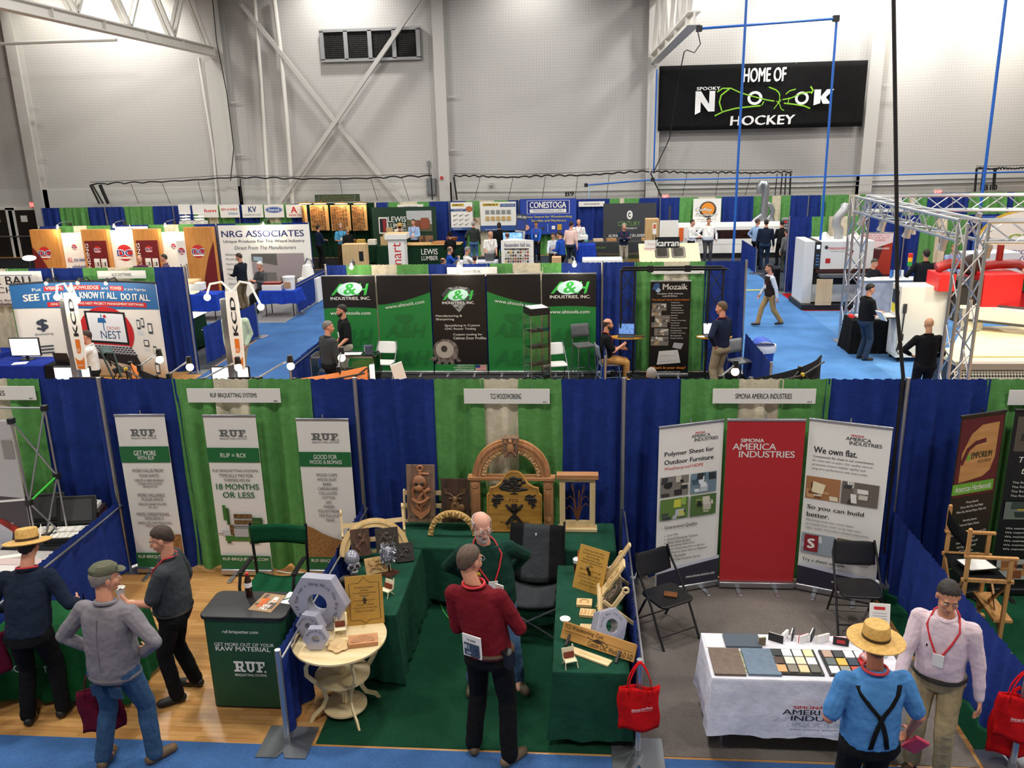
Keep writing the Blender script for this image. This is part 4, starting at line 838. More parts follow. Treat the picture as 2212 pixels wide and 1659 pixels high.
plaque('walnut plaque carved with a skull wound around an anchor',3.62,-.30,TZ+.085,.33,.68,WAL,0,-8,anchor,'RELEASE THE KRAKEN')
plaque('dark walnut plaque carved with an antlered deer',4.02,-.30,TZ+.085,.33,.52,WALD,0,-8,deer)
m=MB(mt('#c9a468','wood',.5,h2='#b08a4e'));n=22
for i in range(n):
 a0=PI*i/n;a1=PI*(i+1)/n;am=(a0+a1)/2;q=lambda r,a,y:(r*math.cos(a),y,r*1.08*math.sin(a));ro,ri=.285,.225
 m.add([q(ro,a0,-.02),q(ro,a1,-.02),q(ri,a1,-.02),q(ri,a0,-.02),q(ro-.01 if i%2 else ri+.01,am,-.045),q(ro,a0,.02),q(ro,a1,.02),q(ri,a1,.02),q(ri,a0,.02)],[(0,4,1),(1,4,2),(2,4,3),(3,4,0),(5,6,7,8),(0,1,6,5),(2,3,8,7)])
one('faceted_arch',m,'small faceted half-round arch in front of the deer plaque','arch',(4.17,-.47,TZ),smooth=0)
# angled display on the left table
shelf_rack('display_rack','maple rack with hooks holding the half-round moulding',3.09,-1.12,TZ,.3,.66,.5,.03,-20,(.35,.7),.07)
m=MB(mt('#dcc08c','wood',.5,h2='#cfae74'));m.M=rot(-20);n=48
for r0,r1,y in((.37,.345,-.03),(.345,.32,-.05),(.32,.295,-.035),(.295,.275,-.05)):m.ring(arc(0,0,r0,0,180,n),arc(0,0,r1,0,180,n),y,.0,closed=False)
one('arch_moulding',m,'half-round pale moulding leaning on the hooked rack','moulding',(3.42,-1.10,TZ+.10),.3)
def rel(seed,mat,n=9,k=1.):
 def f(m,w,h):
  r=random.Random(seed);m.mat=mat
  for i in range(n):m.tube([(w*(.35*math.sin(i*2.1+j*.55+seed)),-.004,h*(-.32+.16*j+.04*math.sin(i+j)))for j in range(5)],[.004*k,.010*k,.008*k,.010*k,.003*k],n=6)
  for i in range(3):m.ell((w*.2*math.sin(i*2.4),-.005,h*(.25-.2*i)),(w*.10,.012,h*.08),None,10,6)
 return f
plaque('brown relief plaque inside the half-round moulding',3.20,-1.21,TZ+.10,.2,.29,mt('#54382a','wood',h2='#3d281e'),.3,-20,rel(1,mt('#5e4030')))
plaque('near-black relief plaque inside the half-round moulding',3.45,-1.135,TZ+.12,.24,.25,BRZ,.3,-20,rel(4,mt('#453b33')))
plaque('tan relief plaque of running horses below the half-round moulding',3.40,-1.42,TZ+.005,.26,.17,mt('#c4a06a','woodx',h2='#ab8650'),.42,-35,rel(7,mt('#a57f4c'),7,.8))
plaque('small black relief plaque at the end of the hooked rack',3.66,-1.14,TZ+.005,.19,.2,mt('#25211f'),.3,-28,rel(9,mt('#37312d'),6,.8))
def bust(label,x,y,lion):
 t=thing('sculpted_bust',label,'sculpture',(x,y,TZ),.5 if not lion else .3);sv=mt('#8f909c','plain',.22,.35);m=MB(sv)
 if not lion:
  MB(EBO).lathe([(0,0),(.1,0),(.09,.02),(.05,.06),(.04,.09),(0,.09)],n=20).ell((-.08,0,.05),(.09,.05,.05)).build('base',t)
  m.ell((0,.015,.27),(.075,.09,.085));m.ell((0,-.035,.19),(.05,.05,.055));m.ell((0,-.045,.15),(.035,.04,.025));m.cap((0,.02,.09),(0,.02,.2),.03,.04);m.cap((-.045,-.06,.235),(.045,-.06,.235),.014,.014);m.ell((-.05,-.045,.195),(.02,.02,.025));m.ell((.05,-.045,.195),(.02,.02,.025));m.build('skull',t)
  e=MB(mt('#2b1516'));
  for s in(-1,1):e.ell((s*.03,-.075,.22),(.02,.014,.017))
  e.prism([(-.012,.18),(.012,.18),(0,.205)],-.095,-.07);e.build('eye_socket',t)
  e=MB(mt('#e0ddd8'))
  for i in range(7):e.box((-.03+i*.0088,-.089+.0022*abs(i-3),.155),(-.0225+i*.0088,-.075,.17))
  e.build('teeth',t)
 else:
  MB(mt('#4f2c1a','woodx',h2='#3a1f12')).lathe([(0,0),(.11,0),(.1,.018),(0,.02)],n=4).build('base',t);MB(EBO).cyl((0,0,.02),(0,0,.1),.01).build('stem',t);r=random.Random(8)
  m.ell((0,0,.22),(.06,.06,.09));m.ell((0,-.05,.21),(.032,.025,.04));m.ell((0,-.065,.19),(.018,.015,.014))
  for i in range(70):a=r.random()*2*PI;z=.12+.2*r.random();q=.055+.02*r.random()-(.02 if z<.15 else 0);m.tube([(q*math.cos(a),q*math.sin(a)*.9+.01,z+.02),(q*1.12*math.cos(a+.2),q*1.1*math.sin(a+.2),z),(q*math.cos(a+.35),q*math.sin(a+.35),z-.025)],[.004,.011,.003],n=5)
  m.build('maned_head',t)
 return t
bust('silver skull bust on a black base on the left table',3.31,-1.56,False);bust('silver maned head sculpture on a wooden base',3.63,-1.36,True)
def mini(label,x,y,z,rz):
 t=thing('card_holder',label,'card holder',(x,y,z),rz);c=mt('#e6d8b4');
 for s in(-1,1):m=MB(c);m.bar((s*.055,-.06,0),(s*.05,-.035,.06),.006,.008);m.bar((s*.055,.04,0),(s*.05,-.02,.07),.006,.008);m.bar((s*.05,-.05,.055),(s*.05,.03,.06),.006,.01);m.build('side_frame',t)
 m=MB(c);m.box((-.052,-.045,.055),(.052,.03,.062));m.build('seat',t);m=MB(c);m.M=TR(0,.03,.06)@rot(-15);m.box((-.055,0,0),(.055,.007,.085));m.ell((.045,.004,.095),(.008,.005,.014));m.build('backrest',t)
 m=MB(mt('#a8502a','woodx',h2='#5b2412'));m.M=TR(0,.02,.063)@rot(-15);m.box((-.044,-.012,0),(.044,0,.05));m.build('card_stack',t);return t
mini('little chair-shaped card holder beside the maned sculpture',3.70,-1.78,TZ,-.5);mini('little chair-shaped card holder at the front of the right green table',5.52,-2.86,TZ,.35)
# round plywood table
RX,RY=3.44,-2.58;t=thing('round_table','three-tier round plywood table with curved legs','table',(RX,RY,0));PL=mt('#e3cfa4','woodx',.5,h2='#d6bd8a')
for nm,z,r in(('tabletop',.757,.425),('middle_shelf',.385,.25),('bottom_shelf',.055,.2)):MB(PL).lathe([(0,0),(r,0),(r,.018),(0,.018)],n=56,M=TR(0,0,z)).build(nm,t,smooth=50)
for k in range(4):
 a=k*PI/2+.62;T1=rot(0,0,math.degrees(a));pts=[(.16,.755),(.18,.70),(.27,.66),(.33,.58),(.33,.50),(.28,.43),(.24,.38),(.19,.30),(.17,.20),(.21,.12),(.30,.06),(.335,.0)]
 L=[];Rr=[]
 for i,(x,z)in enumerate(pts):
  p,q=pts[max(0,i-1)],pts[min(len(pts)-1,i+1)];dx,dz=q[0]-p[0],q[1]-p[1];l=math.hypot(dx,dz);L.append((x+dz/l*.02,z-dx/l*.02 if 0<i<len(pts)-1 else z));Rr.append((x-dz/l*.02,z+dx/l*.02 if 0<i<len(pts)-1 else z))
 m=MB(PL);m.ring(L,Rr,-.009,.009,M=T1,closed=False);m.build('leg',t,bevel=.002)
for s in(0,90):MB(PL).cb((0,0,.42),(.05,.018,.66),M=rot(0,0,s+35)).build('centre_post',t)
NUT=mt('#a9a9b8','plain',.3,.25)
def nut(label,x,y,z,R,d,hole,rz,lean,words,flat=False):
 t=thing('wooden_nut',label,'nut',(x,y,z),rz);T1=rot(lean);n=36;out=[]
 for i in range(n):a=2*PI*i/n;k=(a%(PI/3))-PI/6;rr=R*math.cos(PI/6)/math.cos(k);out.append((rr*math.cos(a),R*.866+rr*math.sin(a)))
 m=MB(NUT);m.ring(out,arc(0,R*.866,hole,0,360,n)[:-1],-d/2,d/2,M=T1);m.build('body',t,bevel=.003);pr=Pr(2*R,2*R,-d/2,-R,R*.866-R,M=T1)
 for wd,a0,a1,rr,sz in words:pr.arctext(wd,.5,.5,rr,a0,a1,sz,mt('#26262c'),.0,.2)
 pr.build(t);return t
nut('largest silver hexagonal nut on the round plywood table',3.22,-2.42,.776,.285,.12,.095,-.12,-6,[("If You can't Hang With The Big Nut",200,-35,.325,.055),('Get In The Box',262,330,.36,.05)])
nut('middle silver hexagonal nut on the round plywood table',3.19,-2.60,.776,.135,.09,.042,-.2,-6,[('Another Lug Nut',170,10,.31,.07)])
nut('smallest silver hexagonal nut at the front of the round plywood table',3.29,-2.76,.776,.115,.08,.036,.08,-6,[('I Squeeze My Nuts 24',170,10,.33,.075)])
nut('silver hexagonal nut behind the long lettered sign',5.90,-2.50,TZ,.165,.12,.06,.55,-28,[('Crack Nut Inside',165,15,.31,.06)])
def goldplate(label,x,y,z,w,h,rz,lean,prints,sup=True):
 t=thing('engraved_plaque',label,'plaque',(x,y,z),rz);T1=rot(lean);m=MB(GOLD);m.M=T1;m.box((0,0,0),(w,.008,h));m.build('plate',t,bevel=.001);m=MB(EBO);m.bar((w/2,.015,h*.6),(w/2,h*.32,.006),.02,.02);m.build('easel_leg',t);pr=Pr(w,h,0,M=T1);prints(pr);pr.build(t);return t
LN=mt('#2a1c0c')
def gp1(p):
 p.line([(.1,.1),(.36,.1),(.45,.06),(.5,.02),(.55,.06),(.64,.1),(.9,.1),(.9,.85),(.66,.85),(.57,.9),(.5,.97),(.43,.9),(.34,.85),(.1,.85),(.1,.1)],.012,LN)
 for i,(s,w)in enumerate((('My Wife Just Stopped',.52),('And Said,',.22),('"You Weren\'t Even Listening',.62),('Were you?"',.26))):p.text(s,.5-w/2,.74-i*.055,.5+w/2,.775-i*.055,LN,.004,.2)
 p.line([(.2,.50),(.8,.50)],.008,LN);p.annulus(.5,.50,.06,.025,.6,LN)
 for i,(s,w)in enumerate((('I Thought To Myself,',.46),("\"That's A Pretty Strange Way",.66),('To Start A Conversation"',.54))):p.text(s,.5-w/2,.39-i*.06,.5+w/2,.425-i*.06,LN,.004,.2)
def gp2(p):
 for i,(s,w)in enumerate((('I Picked Up A Hitch Hiker.',.72),('He Seemed Like A Nice Guy.',.74),('After A Few Miles,',.48),("He Asked Me If I Wasn't",.66),('Afraid He Might Be A Serial',.76),('Killer',.16))):p.text(s,.5-w/2,.88-i*.066,.5+w/2,.92-i*.066,LN,.004,.2)
 p.line([(.14,.47),(.86,.47)],.01,LN);p.line([(.2,.5),(.14,.47),(.2,.44)],.01,LN);p.line([(.8,.5),(.86,.47),(.8,.44)],.01,LN)
 for i,(s,w)in enumerate((('I Told Him That The Odds Of',.78),('Two Serial Killers Being In',.72),('The Same Car Were',.5),('Extremely Unlikely',.6))):p.text(s,.5-w/2,.35-i*.075,.5+w/2,.39-i*.075,LN,.004,.2)
goldplate('gold engraved plaque with a scrolled border on the round plywood table',3.47,-2.41,.776,.34,.46,.22,-14,gp1)
goldplate('tilted gold engraved plaque on the right green table',5.53,-1.56,TZ,.33,.44,-.55,-22,gp2)
mini('little chair-shaped card holder on the round plywood table',3.44,-2.53,.776,.3)
m=MB(mt('#d4b483','plain',.5))
m.grid(lambda u,v:((.035+.055*v)*math.cos(2*PI*u)*(1+.10*math.sin(12*PI*u)*v),(.04+.07*v)*math.sin(2*PI*u)*(1+.10*math.sin(12*PI*u)*v),.004+.012*v),60,4);m.slab([(.036*math.cos(i*PI/12),.041*math.sin(i*PI/12))for i in range(24)],0.001,.006)
one('leaf_dish',m,'small leaf-shaped wooden dish on the round plywood table','dish',(3.47,-2.73,.776),.4,solid=.004)
t=thing('shell_block','cherry block carved with a shell fan on the round plywood table','carving',(3.68,-2.66,.776),.25);MB(CHERX).box((-.13,-.075,0),(.13,.075,.04)).build('block',t,bevel=.003);m=MB(CHERX)
for i in range(11):a=PI*(i+.5)/11;m.tube([(.02*math.cos(a),-.05+.015*math.sin(a),.041),(.10*math.cos(a),-.05+.09*math.sin(a),.043)],[.003,.013],n=6)
m.build('shell_relief',t)
# right table
t=thing('drink_cup','clear iced drink cup with lid and orange straw','cup',(5.58,-1.27,TZ));MB(mt('#4a1712','plain',.15)).lathe([(0,0),(.03,0),(.04,.12),(0,.12)],n=20).build('drink',t);MB(mt('#dfe4e6','plain',.2)).lathe([(.041,.12),(.044,.15),(.046,.15),(.046,.157),(.03,.17),(0,.17)],n=20).build('lid',t);MB(mt('#d9632a')).cyl((0,0,.1),(.012,.01,.25),.005).build('straw',t)
t=thing('carved_tile','carved square tile with a horseshoe groove','tile',(5.65,-1.88,TZ),-.05);MB(mt('#dcbc88','woodx',h2='#cda66c')).box((-.075,-.06,0),(.075,.06,.03)).build('block',t,bevel=.003);MB(mt('#b98d54')).tube([(.04*math.cos(q),.0+.035*math.sin(q),.031)for q in[PI*(-.2+1.4*i/16)for i in range(17)]],.006,n=6).build('groove',t)
t=thing('carved_tile','carved square tile with cracked relief','tile',(5.68,-2.06,TZ),-.12);MB(mt('#dcbc88','woodx',h2='#cda66c')).box((-.075,-.06,0),(.075,.06,.028)).build('block',t,bevel=.003);m=MB(mt('#b0824c'))
for i in range(6):m.tube([(-.06+.024*i,-.045,.029),(-.05+.02*i+.012*math.sin(i*2),0,.029),(-.06+.024*i,.045,.029)],.003,n=5)
m.build('relief',t)
m=MB(mt('#cfae78'));r=random.Random(4)
for i in range(34):y=-.2+.4*i/33;m.tube([(0,y,.012),(r.choice((-1,1))*(.02+.02*r.random()),y+.03*(r.random()-.5),.014)],[.009,.002],n=5)
m.cap((0,-.2,.012),(0,.2,.012),.012,.012);one('feather_strip',m,'jagged carved wooden strip lying beside the maple display rack','carving',(5.79,-2.05,TZ),-.02)
m=MB(mt('#eceae2')).lathe([(0,0),(.05,0),(.05,.008),(0,.008)],n=28);one('white_disc',m,'round white disc near the left end of the lettered sign','disc',(5.47,-2.15,TZ))
t=thing('wooden_tray','square pale tray behind the lettered sign','tray',(5.69,-2.34,TZ),-.05);m=MB(MAPX);m.box((-.085,-.09,0),(.085,.09,.02));m.build('block',t,bevel=.003);m=MB(mt('#cfae78'));
for i in range(7):m.box((-.07+i*.021,-.07,.02),(-.062+i*.021,.07,.022))
m.build('ribbing',t)
t=thing('lettered_sign','long golden wooden sign lettered Custom CNC Work on dark feet','sign',(5.43,-2.50,TZ),-.50);w=.72;T1=rot(-28);m=MB(mt('#c9974f','woodx',h2='#b07f3c'));m.M=TR(0,0,.03)@T1;m.box((0,0,0),(w,.022,.15));m.build('board',t,bevel=.003)
for u in(.12,.8):m=MB(mt('#3a2f2a'));m.bar((w*u,-.05,.008),(w*u,.03,.075),.022,.02);m.bar((w*u,.02,.075),(w*u,.11,.008),.022,.02);m.build('foot',t)
pr=Pr(w,.15,0,M=TR(0,0,.03)@T1);pr.text('TCS Woodworking .Com',.03,.60,.56,.90,LN,.004,.2);pr.text('Custom CNC Work   2-D 3-D',.38,.08,.97,.38,LN,.004,.2);pr.line([(.04,.5),(.96,.5)],.004,LN);pr.poly([(.42,.42),(.5,.62),(.58,.42),(.5,.36)],LN);pr.line([(.36,.55),(.44,.42),(.56,.58),(.64,.42)],.008,LN);pr.build(t)
t=thing('ruler_board','pale flat board lying in front of the lettered sign','board',(5.69,-2.74,TZ),-.52);MB(MAPX).box((-.2,-.045,0),(.2,.045,.018)).build('board',t,bevel=.004);MB(mt('#d0b27c')).box((-.1,-.012,.018),(.1,.012,.0195)).build('inlay',t)
t=shelf_rack('display_rack','maple display rack with hooks beside the side drape',5.80,-1.52,TZ,-PI/2,.70,.40,.03,-32,(.4,.75),.07)
def frets(m,w,h):m.mat=MAP;[m.box((-w/2+.01+i*.012,-.006,-h/2),(-w/2+.014+i*.012,0,h/2))for i in range(4)]
plaque('slim fluted moulding sample leaning on the maple display rack',5.84,-1.56,TZ+.07,.07,.50,mt('#dcc392','wood',h2='#cdb079'),-PI/2,-32,frets)
plaque('pale board with carved leaf scroll leaning on the maple display rack',5.84,-1.70,TZ+.07,.15,.38,MAP,-PI/2,-32,rel(3,mt('#c9ab72'),4,.8))
def seal(m,w,h):m.mat=mt('#6a5c4a');m.tube([(.07*math.cos(q*PI/12),-.004,.10*math.sin(q*PI/12))for q in range(24)],.006,closed=True,n=6);m.ell((0,-.002,0),(.045,.01,.06));m.tube([(-.03,-.008,-.05),(0,-.01,.0),(.03,-.008,.05)],.008,n=6)
plaque('dark plaque with an oval seal leaning on the maple display rack',5.84,-1.93,TZ+.07,.22,.30,BRZ,-PI/2,-32,seal)
for i,(c,lb)in enumerate((('#20304a','dark blue box of cards behind the gold plaque'),('#e8e6e0','white box of cards behind the gold plaque'))):one('card_box',MB(mt(c)).box((0,0,0),(.09,.06,.1)),lb,'box',(5.80+.10*i,-1.30-.05*i,TZ),-.2,bevel=.003)
# camping chair
t=thing('camping_chair','grey and black padded camping chair behind the man in the red shirt','chair',(5.10,-1.12,0),-.12);kk=mt('#17181a','cloth');gg=mt('#3a3d40','cloth')
def bk(u,v):x=-.29+.58*u;return(x*(1-.06*v),.22+.20*v-.09*math.sin(PI*u)*(1-.3*v),.46+.58*v-.03*(2*u-1)**2*v)
MB(gg).grid(lambda u,v:bk(.22+.56*u,v),14,10).build('back_panel',t,solid=.035,label='charcoal grey centre panel');MB(kk).grid(lambda u,v:bk(.24*u,v),6,10).build('back_bolster',t,solid=.05);MB(kk).grid(lambda u,v:bk(.76+.24*u,v),6,10).build('back_bolster',t,solid=.05)
MB(gg).grid(lambda u,v:(-.28+.56*u,-.30+.54*v,.45-.045*math.sin(PI*u)-.02*v),12,8).build('seat',t,solid=.04)
for s in(-1,1):
 m=MB(BLK());m.tube([(s*.33,-.30,0),(s*.33,-.30,.62),(s*.33,.26,.60)],.013);m.tube([(s*.30,.26,.0),(s*.30,.26,.6),(s*.29,.44,1.05)],.013);m.build('side_frame',t);MB(kk).box((s*.34-.045,-.33,.61),(s*.34+.045,.20,.65)).build('armrest',t,bevel=.018)
 MB(kk).box((s*.375-.03,-.2,.35),(s*.375+.03,.1,.58)).build('arm_pouch',t,bevel=.02)
 MB(STEEL()).tube([(-s*.32,-.29,.05),(s*.32,-.29,.43)],.011).build('cross_brace',t);MB(STEEL()).tube([(-s*.30,.25,.05),(s*.30,.25,.43)],.011).build('cross_brace',t)
pr=Pr(.58,.58,0);
m=MB(mt('#d5d8da'));m.mat=mt('#d5d8da');m.tube([(-.014,.315,.965),(-.016,.31,.945),(0,.30,.925),(.016,.31,.945),(.014,.315,.965)],.0025,n=5,closed=True);m.box((-.007,.285,.935),(.007,.31,.958));m.build('emblem',t)
# red tote bags on the posts
def tote(label,x,y,rz,z=.94):
 t=thing('tote_bag',label,'bag',(x,y,z),rz);rd=mt('#c81418','cloth');w=.34
 def f(sd):
  def g(u,v):k=math.sin(PI*u);return(-w/2+w*u+.01*math.sin(7*v),sd*(.012+.045*k*(.35+.65*(1-v)))+.012*math.sin(9*u+4*v),-.62+.40*v-.02*k*v+.012*math.sin(6*u))
  return g
 m=MB(rd);m.grid(f(-1),12,10);m.grid(f(1),12,10);m.build('body',t,solid=.003,smooth=180)
 for sd in(-1,1):m=MB(rd);m.grid(lambda u,v:((-.10+.2*u+.012*math.sin(PI*2*u)),sd*.03*(1-math.sin(PI*u))-.028+sd*.004+(v-.5)*.012,-.25+.27*math.sin(PI*u)**.5+(v-.5)*.02+.0),22,2);m.build('handle',t,solid=.004)
 def wp(xx,yy,zz):u=(xx+w/2)/w;k=math.sin(PI*u);return(xx,-(.016+.045*k*.8)+.012*math.sin(9*u+1.6)-.006,zz)
 pr=Pr(w,.4,0,-w/2,-.62,warp=wp);pr.text('SIMONA Boat Board',.3,.50,.82,.56,PW,.02);pr.line([(.3,.47),(.82,.47)],.006,PW);pr.build(t);return t
tote('red tote bag hanging on the post right of the green table',6.09,-B-.04,.1)
tote('red tote bag hanging on the post at the right edge',3*B-.03,-B-.02,-.25)
tote('second red tote bag hanging below the one at the right edge',3*B-.01,-B+.08,-.1,.72)
# ---- grey-carpet booth
def folding_chair(label,x,y,rz,mat=None,frame=None,name='folding_chair'):
 t=thing(name,label,'chair',(x,y,0),rz);mm=mat or mt('#17171a','plain',.4);fr=frame or BLK()
 def back(u,v):return(-.215+.43*u,.235+.07*v-.02*math.sin(PI*u),.60+.25*v*(1-.10*(2*u-1)**4))
 MB(mm).grid(back,12,6).build('backrest',t,solid=.022,bevel=.004);MB(mm).slab(rrect(-.21,-.20,.21,.20,.07),.43,.455).build('seat',t,bevel=.006)
 for s in(-1,1):MB(fr).tube([(s*.23,-.27,0),(s*.232,-.02,.42),(s*.225,.25,.72),(s*.20,.29,.86)],.0125).build('front_leg',t);MB(fr).tube([(s*.215,.30,0),(s*.215,.08,.42)],.0125).build('rear_leg',t)
 MB(fr).tube([(-.23,-.2,.12),(.23,-.2,.12)],.009).build('stretcher',t);MB(fr).tube([(-.215,.27,.08),(.215,.27,.08)],.009).build('stretcher',t);return t
folding_chair('black folding chair with a brown wallet on its seat',6.52,-1.18,.55)
folding_chair('black folding chair in front of the We own flat banner',8.53,-.95,-.05)
t=thing('wallet','brown leather wallet on the seat of the black folding chair','wallet',(6.55,-1.2,.4565),-.2);m=MB(mt('#6b3c18','mottle',.5));m.box((-.07,-.04,0),(.07,.04,.012));m.build('lower_cover',t,bevel=.005);m=MB(mt('#7a471d','mottle',.5));m.M=TR(0,0,.013)@rot(5);m.box((-.07,-.04,0),(.07,.04,.01));m.build('upper_cover',t,bevel=.004)
drop([(6.18,-1.1,.012),(6.25,-1.25,.015),(6.2,-1.4,.012),(6.15,-1.3,.02),(6.2,-1.2,.03)],.006,'coiled black lead on the grey carpet by the side drape','power_lead',BLK())
WC=mt('#dddce4','cloth')
draped_table(6.70,-2.98,8.28,-2.33,.745,WC,'white branded cloth on the sample table of the grey booth',drop=.2,seed=11,flare=.02,legmat=STEEL())
pr=Pr(1.58,.54,-3.045,6.70,.2);simlogo(pr,.36,.42,.42,INK,REDS,1.8);pr.text('www.simona-america.com',.40,.2,.72,.235,mt('#55555f'),0);cl=[c for c in bpy.data.objects if c.get('label')=='white branded cloth on the sample table of the grey booth'][0]
for n,m in[('cloth_lettering',pr.T)]+pr.subs:m.build(n,cl,smooth=0).matrix_parent_inverse=TR(-7.49,2.655,0)
SZ=.747
def slabthing(label,x,y,w,d,h,mat,rz=0.,cat='sample panel',name='woodgrain_sheet',b=.003):return one(name,MB(mat).box((0,0,0),(w,d,h)),label,cat,(x,y,SZ),rz,bevel=b)
slabthing('brown woodgrain panel at the front left of the white table',6.72,-2.96,.26,.37,.022,mt('#6d5c50','wood',h2='#5e4e43'));slabthing('blue-grey woodgrain panel beside the brown one on the white table',7.00,-2.95,.27,.37,.022,mt('#66788a','wood',h2='#586a7c'));slabthing('dark slate panel at the back of the white table',6.88,-2.555,.31,.2,.02,mt('#46505c'));slabthing('white leaflet stack at the back left corner of the white table',6.71,-2.56,.16,.2,.01,PW,0,'leaflets','leaflet_stack')
slabthing('patterned photo strip lying between the two woodgrain panels',6.975,-2.9,.026,.3,.006,mt('#5d7a4a','mottle',sc=8,h2='#d9d2b8'),0,'leaflet','leaflet')
SWC=[['#2e3434','#efeeec','#f0efec','#e8d9a4','#4f3b33','#dcd4c4','#e6d6b4','#f0f0f0','#c79a68','#7d7466','#dcc092','#5a5a50'],['#b29484','#3a3d40','#f0f0f0','#f2f2f2','#5c6664','#d9ae4c','#2c3a4c','#c42a30','#e6e8ea','#8c8a84','#b9482c','#e0dccf']]
for q,(x,lb)in enumerate(((7.23,'left black tray of colour swatches on the white table'),(7.66,'right black tray of colour swatches on the white table'))):
 t=thing('swatch_tray',lb,'tray',(x,-2.93,SZ));MB(BLK()).box((0,0,0),(.39,.36,.016)).build('tray',t,bevel=.003)
 for i in range(4):
  for j in range(3):MB(mt(SWC[q][i+4*(2-j)])).box((.02+i*.09,.02+j*.112,.016),(.095+i*.09,.115+j*.112,.026)).build('swatch',t)
r=random.Random(12)
for i,(x,y,rz,w,c,c2,lb)in enumerate(((7.20,-2.50,.2,.06,'#6a5f45','#a59a70','olive'),(7.33,-2.44,-.5,.13,'#141416','#efeeea','black with white face'),(7.42,-2.40,.9,.10,'#f2f1ee','#dddad4','white left of the black pair'),(7.49,-2.38,1.2,.10,'#1b1b1e','#e8e6e2','black and white upright'),(7.57,-2.44,.5,.1,'#e9e7e3','#c22a30','white and red'),(7.66,-2.38,1.1,.12,'#18181b','#f2f1ee','black slanting'),(7.74,-2.43,.4,.12,'#eeede9','#d9d0b8','white fanned'),(7.88,-2.47,-.25,.13,'#16161a','#c22a30','black with a red label'),(7.98,-2.40,.8,.1,'#ecebe7','#bfb49a','cream'),(8.06,-2.42,.6,.11,'#f2f1ee','#1b1b1e','white and black'),(8.18,-2.47,1.4,.1,'#b8202a','#efeeea','thin red'))):
 t=thing('sample_chip','%s sample chip standing at the back of the white table'%lb,'sample',(x,y,SZ),rz);MB(mt(c)).box((-w/2,-.008,0),(w/2,.004,.075)).build('front_sheet',t,bevel=.001);MB(mt(c2)).box((-w/2,.005,0),(w/2,.014,.072)).build('back_sheet',t,bevel=.001);
 if 'red label' in lb:MB(mt('#c22a30')).box((-.035,-.0095,.02),(.035,-.0081,.055)).build('chip_label',t)
t=thing('water_bottle','clear water bottle on the white table beside the pink shirt','bottle',(8.20,-2.62,SZ));MB(mt('#c9d3d6','plain',.1)).lathe([(0,0),(.03,0),(.033,.02),(.031,.1),(.033,.14),(.014,.19),(.012,.2),(0,.2)],n=18).build('body',t);MB(PW).cyl((0,0,.198),(0,0,.215),.013).build('cap',t)
t=thing('leaflet_stand','white leaflet stand with red headings by the pink shirt','leaflet stand',(8.14,-2.40,SZ),-.1);m=MB(PW);m.M=rot(-15);m.box((0,0,0),(.17,.01,.34));m.build('panel',t);MB(PW).bar((.085,.1,.25),(.085,.17,.0),.05,.01).build('prop',t);pr=Pr(.17,.34,0,M=rot(-15));pr.rect(.2,.84,.75,.92,REDS);[pr.rect(.15,.74-i*.07,.85,.76-i*.07,mt('#b9b7b4'))for i in range(6)];pr.build(t)
t=thing('plastic_bag','red and white wrapped sweets bag on the white table','bag',(8.03,-2.72,SZ));m=MB(mt('#e6dedd','mottle',.3,sc=6,h2='#c2222a'));r=random.Random(3);[m.ell((.07*(r.random()-.5),.07*(r.random()-.5),.03+.03*r.random()),(.035,.03,.026),None,10,6)for i in range(9)];m.build('wrappers',t)
# director chair of the right-hand booth
t=thing('director_chair','natural wood director chair with black sling behind the side drape','chair',(9.66,-1.0,0),1.5);nw=mt('#cf9c62','wood',.5,h2='#ba8449');sl=mt('#131315','cloth')
for s in(-1,1):
 m=MB(nw);m.box((s*.28-.02,-.26,.98),(s*.28+.02,.24,1.01));m.build('armrest',t,bevel=.005);m=MB(nw);m.box((s*.28-.015,-.25,.72),(s*.28+.015,.24,.76));m.build('seat_rail',t,bevel=.004)
 for y in(-.2,.2):MB(nw).box((s*.28-.015,y-.02,.04),(s*.28+.015,y+.02,.98)).build('leg',t,bevel=.003)
 m=MB(nw);m.box((s*.28-.015,.2,.98),(s*.28+.015,.235,1.27));m.ell((s*.28,.217,1.285),.02);m.build('back_post',t)
 MB(nw).box((s*.28-.03,-.27,.0),(s*.28+.03,.27,.04)).build('foot_rail',t,bevel=.004)
for y in(-.21,.21):
 for s in(-1,1):MB(nw).bar((-s*.26,y,.12),(s*.26,y,.70),.02,.035).build('cross_leg',t)
MB(nw).box((-.28,-.30,.28),(.28,-.12,.31)).build('footrest',t);MB(sl).grid(lambda u,v:(-.28+.56*u,-.22+.44*v,.75-.04*math.sin(PI*u)),10,5).build('seat_sling',t,solid=.004);MB(sl).grid(lambda u,v:(-.29+.58*u,.23+.03*math.sin(PI*u),1.08+.17*v),10,3).build('back_sling',t,solid=.004)
flat_print('clipboard','black folder with white papers on the wooden director chair','clipboard',9.53,-1.16,.765,.32,.26,.2,BLK(),lambda p:p.rect(.06,.06,.94,.94,PW),.012)
drop([(3.95,-.5,.012),(4.1,-.9,.01),(4.25,-1.15,.012),(4.45,-1.2,.01),(4.7,-1.0,.012)],.008,'green extension cord on the dark green carpet','extension_cord',mt('#3f9a4a'))
